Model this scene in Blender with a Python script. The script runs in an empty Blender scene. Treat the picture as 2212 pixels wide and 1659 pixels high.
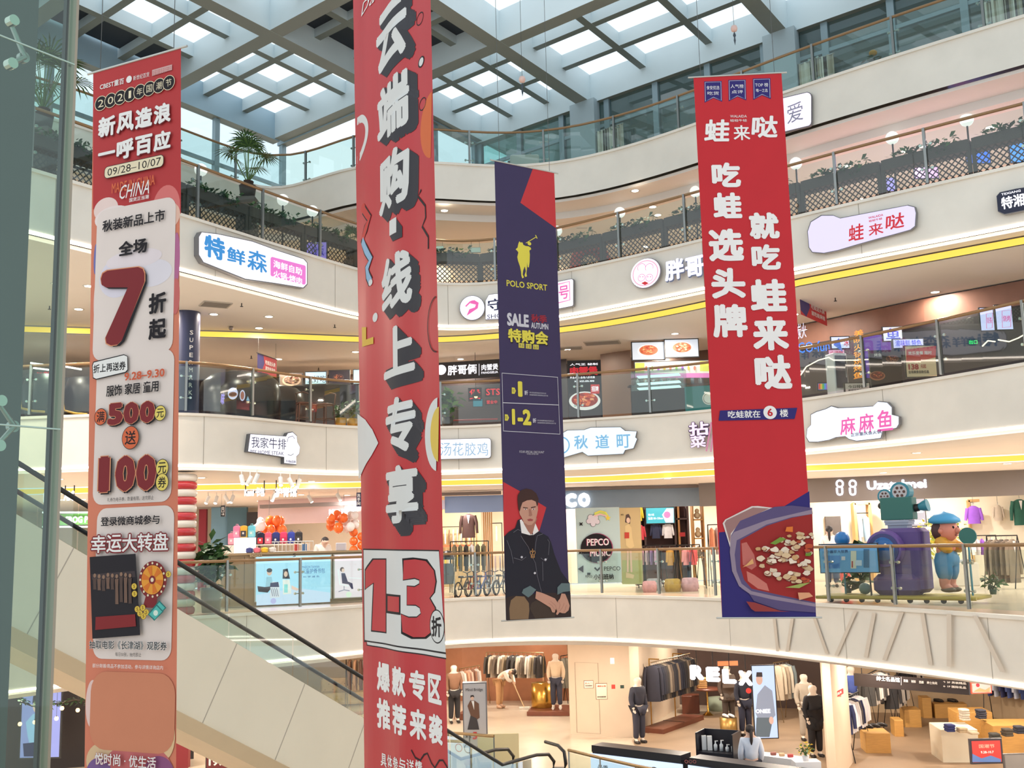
import bpy, bmesh, math, random
from mathutils import Vector, Matrix
random.seed(7)
PI = math.pi
# ---------------------------------------------------------------- camera, sky, exposure
F, PX0, PY0 = 2300.0, 1106.0, 829.5
PITCH, ROLL, EYE = math.atan(345 / F), math.atan(.025), 1.35
_r0, _f0, _u0 = Vector((1, 0, 0)), Vector((0, math.cos(PITCH), math.sin(PITCH))), Vector((0, -math.sin(PITCH), math.cos(PITCH)))
CR = _r0 * math.cos(ROLL) - _u0 * math.sin(ROLL)
CU = _r0 * math.sin(ROLL) + _u0 * math.cos(ROLL)
CF = _f0
CAM = Vector((0, 0, EYE))
scene = bpy.context.scene
cd = bpy.data.cameras.new('camera'); cd.sensor_fit = 'HORIZONTAL'; cd.sensor_width = 36; cd.lens = F / 2212 * 36
cd.clip_end = 300
camo = bpy.data.objects.new('camera', cd); scene.collection.objects.link(camo); scene.camera = camo
mm = Matrix((CR, CU, -CF)).transposed().to_4x4(); mm.translation = CAM
camo.matrix_world = mm
world = bpy.data.worlds.new('sky'); scene.world = world; world.use_nodes = True
bg = world.node_tree.nodes['Background']; bg.inputs[0].default_value = (.86, .95, 1.0, 1); bg.inputs[1].default_value = 1.3
scene.view_settings.view_transform = 'Standard'; scene.view_settings.look = 'None'
scene.view_settings.exposure = 0.0; scene.view_settings.gamma = 1; scene.view_settings.use_curve_mapping = False
scene.cycles.max_bounces = 6; scene.cycles.diffuse_bounces = 3; scene.cycles.glossy_bounces = 3
scene.cycles.transmission_bounces = 4; scene.cycles.transparent_max_bounces = 24
scene.cycles.caustics_reflective = False; scene.cycles.caustics_refractive = False
scene.cycles.sample_clamp_indirect = 4
COL = scene.collection

def ray(px, py): return CF + CR * ((px - PX0) / F) + CU * ((PY0 - py) / F)
def onz(px, py, z):
    d = ray(px, py); return CAM + d * ((z - EYE) / d.z)
def at(px, py, Y):
    d = ray(px, py); return CAM + d * (Y / d.y)
def xy(px, Y):                      # plan point seen in column px (at the horizon) at depth Y
    return Vector(((px - PX0) / F * Y * 0.99, Y))
def proj(P):
    q = Vector(P) - CAM; c = q.dot(CF); return PX0 + F * q.dot(CR) / c, PY0 - F * q.dot(CU) / c
def hor(px): return 1175 - .025 * (px - 1106)
def zat(px, py, Y): return at(px, py, Y).z

# ---------------------------------------------------------------- materials
def s2l(c):
    return tuple((x / 255 / 12.92 if x / 255 <= .04045 else ((x / 255 + .055) / 1.055) ** 2.4) for x in c)
_mc = {}
def mat(col, rough=.6, metal=0, noise=0, scale=6, emit=0, spec=.5, bump=0, stretch=None):
    """procedural material from an sRGB 0-255 colour; noise = strength of the surface's own mottling"""
    key = (tuple(col), rough, metal, noise, scale, emit, spec, bump, stretch)
    if key in _mc: return _mc[key]
    m = bpy.data.materials.new('mat_%d' % len(_mc)); m.use_nodes = True
    nt = m.node_tree; b = nt.nodes['Principled BSDF']; L = nt.links
    c = s2l(col)
    b.inputs['Base Color'].default_value = (*c, 1); b.inputs['Roughness'].default_value = rough
    b.inputs['Metallic'].default_value = metal; b.inputs['Specular IOR Level'].default_value = spec
    if emit:
        b.inputs['Emission Color'].default_value = (*c, 1); b.inputs['Emission Strength'].default_value = emit
        b.inputs['Base Color'].default_value = (*[x * .3 for x in c], 1)
        try: m.cycles.emission_sampling = 'NONE' if emit <= 2.5 else 'AUTO'
        except Exception: pass
    if noise or bump:
        tc = nt.nodes.new('ShaderNodeTexCoord'); n = nt.nodes.new('ShaderNodeTexNoise')
        n.inputs['Scale'].default_value = scale; n.inputs['Detail'].default_value = 5
        if stretch:
            mp = nt.nodes.new('ShaderNodeMapping'); mp.inputs['Scale'].default_value = stretch
            L.new(tc.outputs['Object'], mp.inputs[0]); L.new(mp.outputs[0], n.inputs['Vector'])
        else: L.new(tc.outputs['Object'], n.inputs['Vector'])
        if noise:
            r = nt.nodes.new('ShaderNodeValToRGB')
            r.color_ramp.elements[0].position = .3; r.color_ramp.elements[1].position = .7
            r.color_ramp.elements[0].color = (*[x * (1 - noise) for x in c], 1)
            r.color_ramp.elements[1].color = (*[min(1, x * (1 + noise * .6)) for x in c], 1)
            L.new(n.outputs['Fac'], r.inputs[0]); L.new(r.outputs[0], b.inputs['Base Color'])
            if emit: L.new(r.outputs[0], b.inputs['Emission Color'])
        if bump:
            bp = nt.nodes.new('ShaderNodeBump'); bp.inputs['Strength'].default_value = bump; bp.inputs['Distance'].default_value = .02
            L.new(n.outputs['Fac'], bp.inputs['Height']); L.new(bp.outputs[0], b.inputs['Normal'])
    _mc[key] = m; return m
def glow(col, e=1.0): return mat(col, emit=e)
def glassmat(tint=(225, 240, 235), refl=.09, haze=0, fres=.5):
    key = ('glass', tint, refl, haze, fres)
    if key in _mc: return _mc[key]
    m = bpy.data.materials.new('glass_%d' % len(_mc)); m.use_nodes = True; nt = m.node_tree
    for n in list(nt.nodes): nt.nodes.remove(n)
    o = nt.nodes.new('ShaderNodeOutputMaterial'); t = nt.nodes.new('ShaderNodeBsdfTransparent'); g = nt.nodes.new('ShaderNodeBsdfGlossy')
    t.inputs[0].default_value = (*s2l(tint), 1); g.inputs['Roughness'].default_value = .02
    fr = nt.nodes.new('ShaderNodeLayerWeight'); fr.inputs['Blend'].default_value = .25
    mu = nt.nodes.new('ShaderNodeMath'); mu.operation = 'MULTIPLY_ADD'; mu.inputs[1].default_value = fres; mu.inputs[2].default_value = refl
    nt.links.new(fr.outputs['Fresnel'], mu.inputs[0])
    mx = nt.nodes.new('ShaderNodeMixShader'); nt.links.new(mu.outputs[0], mx.inputs[0])
    nt.links.new(t.outputs[0], mx.inputs[1]); nt.links.new(g.outputs[0], mx.inputs[2])
    last = mx
    if haze:
        d = nt.nodes.new('ShaderNodeBsdfDiffuse'); d.inputs[0].default_value = (.6, .72, .7, 1)
        m2 = nt.nodes.new('ShaderNodeMixShader'); m2.inputs[0].default_value = haze
        nt.links.new(mx.outputs[0], m2.inputs[1]); nt.links.new(d.outputs[0], m2.inputs[2]); last = m2
    nt.links.new(last.outputs[0], o.inputs[0]); _mc[key] = m; return m
GLASS = glassmat(); GLASSG = glassmat((205, 228, 222), .10, .05)
STEEL = mat((178, 178, 176), .3, .9); CHROME = mat((215, 212, 205), .18, 1); BLACKM = mat((22, 22, 25), .4)
DARK = mat((40, 38, 40), .6); WHITE = mat((240, 238, 235), .6); BRASS = mat((150, 126, 92), .3, .8)
STONE = mat((236, 228, 216), .42, 0, .06, 1.3); CREAM = mat((226, 212, 190), .6, 0, .03, 2)

# ---------------------------------------------------------------- mesh builder
def tag(o, label, cat, group=None, kind=None):
    o['label'] = label; o['category'] = cat
    if group: o['group'] = group
    if kind: o['kind'] = kind
    return o
def thing(name, label, cat, loc=(0, 0, 0), rz=0, group=None):
    o = bpy.data.objects.new(name, None); COL.objects.link(o); o.location = loc; o.rotation_euler = (0, 0, rz)
    o.empty_display_size = .1
    return tag(o, label, cat, group)
class B:
    def __init__(s): s.v = []; s.f = []; s.m = []; s.mats = []; s.sm = []
    def mi(s, m):
        if m not in s.mats: s.mats.append(m)
        return s.mats.index(m)
    def add(s, vs, fs, m, smooth=False):
        o = len(s.v); s.v += [tuple(v) for v in vs]; k = s.mi(m)
        for f in fs: s.f.append([i + o for i in f]); s.m.append(k); s.sm.append(smooth)
        return s
    def quad(s, a, b, c, d, m): return s.add([a, b, c, d], [(0, 1, 2, 3)], m)
    def box(s, c, size, m, rz=0, tilt=None):
        x, y, z = [q / 2 for q in size]; R = Matrix.Rotation(rz, 3, 'Z')
        if tilt: R = R @ tilt
        vs = [Vector(c) + R @ Vector((i * x, j * y, k * z)) for i in (-1, 1) for j in (-1, 1) for k in (-1, 1)]
        return s.add(vs, [(0, 1, 3, 2), (4, 6, 7, 5), (0, 4, 5, 1), (2, 3, 7, 6), (0, 2, 6, 4), (1, 5, 7, 3)], m)
    def bbox(s, x0, x1, y0, y1, z0, z1, m): return s.box(((x0 + x1) / 2, (y0 + y1) / 2, (z0 + z1) / 2), (abs(x1 - x0), abs(y1 - y0), abs(z1 - z0)), m)
    def rbox(s, c, size, r, m, rz=0, seg=4):
        """box with rounded vertical corners and small softened top and bottom"""
        x, y, z = [q / 2 for q in size]; r = min(r, x * .98, y * .98); P = []
        for cx, cy, a0 in ((x - r, y - r, 0), (-x + r, y - r, PI / 2), (-x + r, -y + r, PI), (x - r, -y + r, 1.5 * PI)):
            for k in range(seg + 1):
                a = a0 + k / seg * PI / 2; P.append((cx + r * math.cos(a), cy + r * math.sin(a)))
        n = len(P); e = min(r * .5, z * .5); vs = []
        for sc, zz in ((1 - e / max(x, y), -z), (1, -z + e), (1, z - e), (1 - e / max(x, y), z)):
            for p in P:
                q = Matrix.Rotation(rz, 2) @ Vector((p[0] * sc, p[1] * sc)); vs.append((c[0] + q.x, c[1] + q.y, c[2] + zz))
        fs = [tuple(range(n))[::-1], tuple(range(3 * n, 4 * n))]
        for l in range(3):
            for i in range(n): j = (i + 1) % n; fs.append((l * n + i, l * n + j, (l + 1) * n + j, (l + 1) * n + i))
        return s.add(vs, fs, m)
    def tube(s, pts, r, m, n=8, caps=True, smooth=True):
        pts = [Vector(p) for p in pts]; rr = r if isinstance(r, (list, tuple)) else [r] * len(pts); vs = []; fs = []
        for i, p in enumerate(pts):
            t = (pts[min(i + 1, len(pts) - 1)] - pts[max(i - 1, 0)])
            t = t.normalized() if t.length > 1e-9 else Vector((0, 0, 1))
            a = t.cross(Vector((0, 0, 1))) if abs(t.z) < .95 else t.cross(Vector((1, 0, 0)))
            a.normalize(); b = t.cross(a)
            for k in range(n): w = 2 * PI * k / n; vs.append(p + (a * math.cos(w) + b * math.sin(w)) * rr[i])
        for i in range(len(pts) - 1):
            for k in range(n): l = (k + 1) % n; fs.append((i * n + k, i * n + l, (i + 1) * n + l, (i + 1) * n + k))
        s.add(vs, fs, m, smooth)
        if caps: s.add(vs[:n], [tuple(range(n))[::-1]], m); s.add(vs[-n:], [tuple(range(n))], m)
        return s
    def lathe(s, prof, m, c=(0, 0, 0), n=16, smooth=True, sx=1, sy=1):
        vs = []; fs = []
        for r, z in prof:
            for k in range(n): a = 2 * PI * k / n; vs.append((c[0] + r * math.cos(a) * sx, c[1] + r * math.sin(a) * sy, c[2] + z))
        for i in range(len(prof) - 1):
            for k in range(n): l = (k + 1) % n; fs.append((i * n + k, i * n + l, (i + 1) * n + l, (i + 1) * n + k))
        return s.add(vs, fs, m, smooth)
    def cyl(s, c, r, h, m, n=16): return s.lathe([(0.0001, 0), (r, 0), (r, h), (0.0001, h)], m, c, n, smooth=False)
    def ball(s, c, r, m, n=12, sz=1, sx=1, sy=1):
        k = max(4, n // 2)
        return s.lathe([(max(1e-4, r * math.sin(PI * i / k)), -r * sz * math.cos(PI * i / k)) for i in range(k + 1)], m, c, n, sx=sx, sy=sy)
    def disc(s, c, nrm, r, h, m, n=16):
        """short cylinder whose axis is nrm"""
        nrm = Vector(nrm).normalized(); return s.tube([Vector(c), Vector(c) + nrm * h], r, m, n, smooth=False)
    def done(s, name, parent=None, label=None, kind=None):
        me = bpy.data.meshes.new(name)
        off = parent_world(parent) if parent is not None and s.__dict__.get('world') else Vector((0, 0, 0))
        me.from_pydata([(v[0] - off.x, v[1] - off.y, v[2] - off.z) for v in s.v], [], s.f)
        for m in s.mats: me.materials.append(m)
        me.polygons.foreach_set('material_index', s.m); me.polygons.foreach_set('use_smooth', s.sm)
        me.update()
        o = bpy.data.objects.new(name, me); COL.objects.link(o); o.parent = parent
        if label: o['label'] = label
        if kind: o['kind'] = kind
        return o
def parent_world(p):
    w = Vector((0, 0, 0))
    while p is not None: w += p.location; p = p.parent
    return w
def WB():
    """builder whose coordinates are the world's, even under a (non-rotated) parent"""
    b = B(); b.world = True; return b
def struct(b, name): return b.done(name, kind='structure')
def dup(root, loc=None, rz=None, label=None, group=None, parent=None):
    r = root.copy(); COL.objects.link(r)
    if parent is not None: r.parent = parent
    if loc is not None: r.location = loc
    if rz is not None: r.rotation_euler = (0, 0, rz)
    if label: r['label'] = label
    if group: r['group'] = group
    for ch in list(root.children): dup(ch, parent=r)
    return r

# ---------------------------------------------------------------- lettering
_gc = {}
def glyph(text, bold=0, shear=0, serif=False):
    key = (text, bold, shear)
    if key in _gc: return _gc[key]
    cu = bpy.data.curves.new('t', 'FONT'); cu.body = text; cu.offset = bold; cu.resolution_u = 2; cu.shear = shear
    cu.dimensions = '2D'; cu.fill_mode = 'FRONT' if hasattr(cu, 'fill_mode') else cu.fill_mode
    ob = bpy.data.objects.new('t', cu); COL.objects.link(ob)
    dg = bpy.context.evaluated_depsgraph_get(); me = bpy.data.meshes.new_from_object(ob.evaluated_get(dg))
    vs = [(v.co.x, v.co.y) for v in me.vertices]; fs = [tuple(p.vertices) for p in me.polygons]
    bpy.data.objects.remove(ob); bpy.data.curves.remove(cu); bpy.data.meshes.remove(me)
    if not vs: vs = [(0, 0), (1, 0), (1, 1)]; fs = [(0, 1, 2)]
    x0 = min(v[0] for v in vs); x1 = max(v[0] for v in vs); y0 = min(v[1] for v in vs); y1 = max(v[1] for v in vs)
    w = max(1e-6, x1 - x0); h = max(1e-6, y1 - y0)
    r = ([((x - x0) / w, (y - y0) / h) for x, y in vs], fs, w, h); _gc[key] = r; return r

class Surf:
    """a vertical plane through two plan points (left, right); u metres along it, v metres above z = 0"""
    def __init__(s, L, R, lean=0):
        s.o = Vector((L[0], L[1], 0)); d = Vector((R[0] - L[0], R[1] - L[1], 0)); s.w = d.length; s.U = d.normalized()
        s.V = Vector((0, 0, 1)); s.N = s.U.cross(s.V)          # U right, V up -> N towards the viewer
        s.bend = None
    @staticmethod
    def px(pl, Dl, pr, Dr): return Surf(xy(pl, Dl), xy(pr, Dr))
    def uv(s, px, py):
        d = ray(px, py); t = (s.o - CAM).dot(s.N) / d.dot(s.N); P = CAM + d * t - s.o
        return P.dot(s.U), P.z
    def depth(s, px, py):
        d = ray(px, py); t = (s.o - CAM).dot(s.N) / d.dot(s.N); return t
    def P(s, u, v, n=0):
        if s.bend: n += s.bend(u, v)
        return s.o + s.U * u + s.V * v + s.N * n
def bl_mid(v): return v
class Art:
    """flat printed or cut-out shapes on a Surf, stacked in thin layers"""
    def __init__(s, surf, eps=.00026, base=.001): s.s = surf; s.b = {}; s.eps = eps; s.base = base; s.n = 0; s.split = False
    def bk(s, key):
        if key not in s.b: s.b[key] = B()
        return s.b[key]
    def _lay(s, layer):
        if layer is None: s.n += 1; return s.base + s.n * s.eps
        return s.base + layer * s.eps
    def poly(s, pts, m, layer=None, key='print', uv=False, thick=0):
        P = [p if uv else s.s.uv(*p) for p in pts]; z = s._lay(layer)
        b = s.bk(key)
        ar = sum(P[i][0] * P[(i + 1) % len(P)][1] - P[(i + 1) % len(P)][0] * P[i][1] for i in range(len(P)))
        if ar < 0: P = P[::-1]
        n = len(P); b.add([(u, v, z) for u, v in P], [tuple(range(n))], m)
        if thick: b.add([(u, v, z) for u, v in P] + [(u, v, z - thick) for u, v in P], [(i, i + n, (i + 1) % n + n, (i + 1) % n) for i in range(n)] + [tuple(range(2 * n - 1, n - 1, -1))], m)
        return s
    def rect(s, x0, y0, x1, y1, m, **k): return s.poly([(x0, y0), (x1, y0), (x1, y1), (x0, y1)], m, **k)
    def urect(s, u0, v0, u1, v1, m, **k): return s.poly([(u0, v0), (u1, v0), (u1, v1), (u0, v1)], m, uv=True, **k)
    def rrect(s, x0, y0, x1, y1, m, r=12, **k):
        """rounded rectangle upright in the surface's plane; x by its middle height"""
        ym = (y0 + y1) / 2; xm = (x0 + x1) / 2; u0 = s.s.uv(x0, ym)[0]; u1 = s.s.uv(x1, ym)[0]; v0 = s.s.uv(xm, y1)[1]; v1 = s.s.uv(xm, y0)[1]
        R = r * s.s.depth(xm, ym) / F; return s.urr(u0, v0, u1, v1, R, m, **k)
    def urr(s, u0, v0, u1, v1, R, m, **k):
        R = min(R, abs(u1 - u0) / 2.01, abs(v1 - v0) / 2.01); P = []
        for cx, cy, a0 in ((u1 - R, v1 - R, 0), (u0 + R, v1 - R, 90), (u0 + R, v0 + R, 180), (u1 - R, v0 + R, 270)):
            for j in range(6): a = math.radians(a0 + j * 18); P.append((cx + R * math.cos(a), cy + R * math.sin(a)))
        return s.poly(P, m, uv=True, **k)
    def circ(s, x, y, r, m, ry=None, n=28, ring=None, a0=0, a1=360, **k):
        u, v = s.s.uv(x, y); q = s.s.depth(x, y) / F; rx = abs(s.s.uv(x + r, y)[0] - s.s.uv(x - r, y)[0]) / 2; ry = (ry or r) * q
        if ring:
            z = s._lay(k.get('layer')); b = s.bk(k.get('key', 'print')); t = ring * q; V = []; N = n
            for i in range(N + 1):
                a = math.radians(a0 + (a1 - a0) * i / N)
                V += [(u + rx * math.cos(a), v + ry * math.sin(a), z), (u + (rx - t) * math.cos(a), v + (ry - t) * math.sin(a), z)]
            b.add(V, [(2 * i + 1, 2 * i, 2 * i + 2, 2 * i + 3) for i in range(N)], m); return s
        return s.poly([(u + rx * math.cos(math.radians(a0 + (a1 - a0) * i / n)), v + ry * math.sin(math.radians(a0 + (a1 - a0) * i / n))) for i in range(n)], m, uv=True, **k)
    def line(s, pts, w, m, layer=None, key='print', closed=False, uv=False):
        """polyline of width w px"""
        P = [Vector(p if uv else s.s.uv(*p)) for p in pts]; z = s._lay(layer); b = s.bk(key)
        q = w if uv else w * s.s.depth(*pts[0]) / F
        if closed: P = P + [P[0]]
        V = []
        for i, p in enumerate(P):
            t = P[min(i + 1, len(P) - 1)] - P[max(0, i - 1)]
            if closed and i in (0, len(P) - 1): t = P[1] - P[-2]
            t = t.normalized() if t.length > 1e-9 else Vector((1, 0)); nn = Vector((-t.y, t.x)) * q / 2
            V += [(p.x + nn.x, p.y + nn.y, z), (p.x - nn.x, p.y - nn.y, z)]
        b.add(V, [(2 * i, 2 * i + 1, 2 * i + 3, 2 * i + 2) for i in range(len(P) - 1)], m); return s
    def text(s, t, pl, pr, h, m, bold=.02, shear=0, layer=None, key='lettering', dz=0, shadow=None, sh=(2, 2), outline=None, ow=.03, italic=0):
        """pl, pr: pixels at the middle of the string's left and right ends; h: its height in px"""
        ul, vl = s.s.uv(*pl); ur, vr = s.s.uv(*pr); q = s.s.depth((pl[0] + pr[0]) / 2, (pl[1] + pr[1]) / 2) / F
        return s.utext(t, ul, ur, (vl + vr) / 2, h * q, m, bold, shear, layer, key, shadow, (sh[0] * q, sh[1] * q), outline, ow)
    def utext(s, t, ul, ur, vc, H, m, bold=.02, shear=0, layer=None, key='lettering', shadow=None, sh=(0, 0), outline=None, ow=.03, vslope=0):
        if s.split and key == 'lettering': key = 'lettering#%d' % s.n
        if t == '1' and ur - ul > H * .42: c_ = (ul + ur) / 2; ul = c_ - H * .21; ur = c_ + H * .21
        for col, bb, du, dv in ([(shadow, bold + (ow if outline else .01), sh[0], -sh[1])] if shadow else []) + ([(outline, bold + ow, 0, 0)] if outline else []) + [(m, bold, 0, 0)]:
            V, fs, gw, gh = glyph(t, 0, shear); z = s._lay(layer); W = ur - ul
            sx = W / (gw + 2 * bold); sy = H / (gh + 2 * bold); n = 8 if bb >= .03 else 4 if bb > .012 else 1
            b = s.bk(key)
            for k in range(n):
                w = 2 * PI * (k + .5) / n; ox = math.cos(w) * bb * sx * (n > 1); oy = math.sin(w) * bb * sy * (n > 1)
                b.add([(ul + bold * sx + x * gw * sx + du + ox, vc - H / 2 + bold * sy + y * gh * sy + dv + oy, z + k * s.eps * .09) for x, y in V], fs, col)
        return s
    def vtext(s, t, x, y0, y1, w, m, **k):
        """characters stacked downwards, centred on x (or on the line x=(x0,x1)), each w px wide"""
        n = len(t); xa, xb = x if isinstance(x, tuple) else (x, x); st = (y1 - y0) / n
        for i, ch in enumerate(t):
            if ch == ' ': continue
            f = (i + .5) / n; cx = xa + (xb - xa) * f; cy = y0 + st * (i + .5)
            s.text(ch, (cx - w / 2, cy), (cx + w / 2, cy), st * .88, m, **k)
        return s
    def done(s, parent, names=None, labels=None, world=True, cuts=0):
        out = {}
        for key, b in s.b.items():
            if cuts:
                bm = bmesh.new(); me = bpy.data.meshes.new('x'); me.from_pydata(b.v, [], b.f); me.polygons.foreach_set('material_index', b.m); bm.from_mesh(me)
                us = [v[0] for v in b.v]; u0, u1 = 0, s.s.w
                for i in range(1, cuts):
                    uu = u0 + (u1 - u0) * i / cuts
                    bmesh.ops.bisect_plane(bm, geom=bm.verts[:] + bm.edges[:] + bm.faces[:], plane_co=(uu, 0, 0), plane_no=(1, 0, 0))
                bm.verts.index_update()
                b.v = [tuple(v.co) for v in bm.verts]; b.f = [[v.index for v in f.verts] for f in bm.faces]; b.m = [f.material_index for f in bm.faces]; b.sm = [bool(s.s.bend)] * len(b.f)
                bm.free(); bpy.data.meshes.remove(me)
            off = parent_world(parent)
            nb = B(); nb.mats = b.mats; nb.f = b.f; nb.m = b.m; nb.sm = b.sm
            nb.v = [tuple(s.s.P(*v) - off) for v in b.v]
            out[key] = nb.done(key.split('#')[0], parent, (labels or {}).get(key))
        return out
# ---------------------------------------------------------------- the place: curved floors round the atrium
def xy(px, Y):
    d = ray(px, hor(px)); return Vector((d.x / d.y * Y, Y))
ZT = {1: -4.2, 2: 0.0, 3: 4.35, 4: 7.9, 5: 11.0}
ZB = {2: -1.1, 3: 3.19, 4: 6.78, 5: 10.04}
EDGE_PX = {
 2: [(150, 1352), (391, 1332), (579, 1321), (780, 1307), (975, 1291), (1235, 1284), (1412, 1287), (1600, 1293), (1765, 1303), (1954, 1313), (2208, 1331)],
 3: [(60, 900), (145, 897), (391, 886), (506, 895), (640, 913), (770, 924), (950, 922), (1080, 918), (1213, 907), (1499, 890), (1734, 862), (1954, 828), (2208, 784)],
 4: [(72, 366), (148, 389), (199, 402), (391, 461), (579, 522), (767, 580), (850, 604), (940, 618), (1075, 615), (1204, 588), (1412, 543), (1712, 467), (1947, 412), (2208, 353)],
 5: [(-60, 215), (148, 262), (391, 347), (500, 385), (577, 413), (598, 415), (700, 378), (765, 357), (850, 347), (939, 347), (1065, 361), (1206, 353), (1362, 315), (1499, 268), (1701, 195), (1954, 112), (2208, 34)]}
def resample(P, step):
    out = [P[0]]; 
    L = [0]
    for a, b in zip(P, P[1:]): L.append(L[-1] + (b - a).length)
    n = max(2, int(L[-1] / step)); k = 0; out = []
    for i in range(n + 1):
        t = L[-1] * i / n
        while k < len(P) - 2 and L[k + 1] < t: k += 1
        f = (t - L[k]) / max(1e-9, L[k + 1] - L[k]); out.append(P[k].lerp(P[k + 1], f))
    return out
def smooth(P, it):
    for _ in range(it): P = [P[0]] + [(P[i - 1] + P[i] * 2 + P[i + 1]) / 4 for i in range(1, len(P) - 1)] + [P[-1]]
    return P
EDGE = {}
for lv, pts in EDGE_PX.items():
    P = [onz(x, y, ZT[lv]).xy for x, y in pts]
    P = [P[0] + (P[0] - P[1]).normalized() * 5] + P + [P[-1] + (P[-1] - P[-2]).normalized() * 6]
    P = resample(P, .45)
    EDGE[lv] = smooth(P, 6 if lv == 5 else 14)
def normals(P):
    """unit vectors out of the atrium, into the floors"""
    N = []
    for i in range(len(P)):
        t = (P[min(i + 1, len(P) - 1)] - P[max(0, i - 1)]).normalized(); N.append(Vector((-t.y, t.x)))
    return N
NRM = {k: normals(P) for k, P in EDGE.items()}
def off(lv, d): return [p + n * d for p, n in zip(EDGE[lv], NRM[lv])]
def V3(p, z): return Vector((p[0], p[1], z))
def strip(b, A, za, Bp, zb, m, sm=False):
    n = len(A); b.add([V3(p, za) for p in A] + [V3(p, zb) for p in Bp], [(i, i + 1, n + i + 1, n + i) for i in range(n - 1)], m, sm)
CEN = Vector((1.0, 6.0))
def radial(P, d): return [p + (p - CEN).normalized() * d for p in P]
def hit(lv, px, py, d=0):
    """where the line of sight meets the fascia of a level (d metres in front of it)"""
    P = off(lv, -d); r = ray(px, py); best = None
    for a, b in zip(P, P[1:]):
        e = b - a; den = r.x * e.y - r.y * e.x
        if abs(den) < 1e-9: continue
        t = (a.x * e.y - a.y * e.x) / den; s = (a.x * r.y - a.y * r.x) / den
        if t > 0 and -1e-6 <= s <= 1 + 1e-6 and (best is None or t < best): best = t
    return CAM + r * best if best else None
def bandsurf(lv, x0, x1, y, d=.12):
    a = hit(lv, x0, y, d); b = hit(lv, x1, y, d); return Surf(a.xy, b.xy)
SEAM = mat((172, 162, 148), .8)
COVE = {}
def ceilz(up, p):
    """height of the ceiling under floor `up` over the plan point p"""
    if up not in COVE: return ZB[up] - .25
    q = min(COVE[up], key=lambda c: (Vector((c.x, c.y)) - Vector((p[0], p[1]))).length)
    return ZB[up] - (.07 if (Vector((p[0], p[1])) - CEN).length < (q - CEN).length - .02 else .25)
LED = mat((255, 240, 225), emit=9)
YEL = mat((250, 206, 84), emit=1.15)
CEIL = mat((246, 238, 230), .7, 0, .02, 1)
TILE = mat((218, 198, 174), .18, 0, .05, 2)
cove = {4: [(-300,700),(60,706),(300, 716), (430, 716), (600, 722), (770, 730), (950, 735), (1075, 722), (1213, 712), (1350, 690), (1500, 660), (1640, 628), (1800, 588), (2208, 470), (2600, 380)],
        3: [(-300,1065),(100,1058),(300, 1052), (430, 1049), (600, 1047), (770, 1044), (950, 1040), (1083, 1036), (1221, 1035), (1376, 1027), (1560, 1015), (1800, 1005), (2208, 985), (2700, 960)]}
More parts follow.
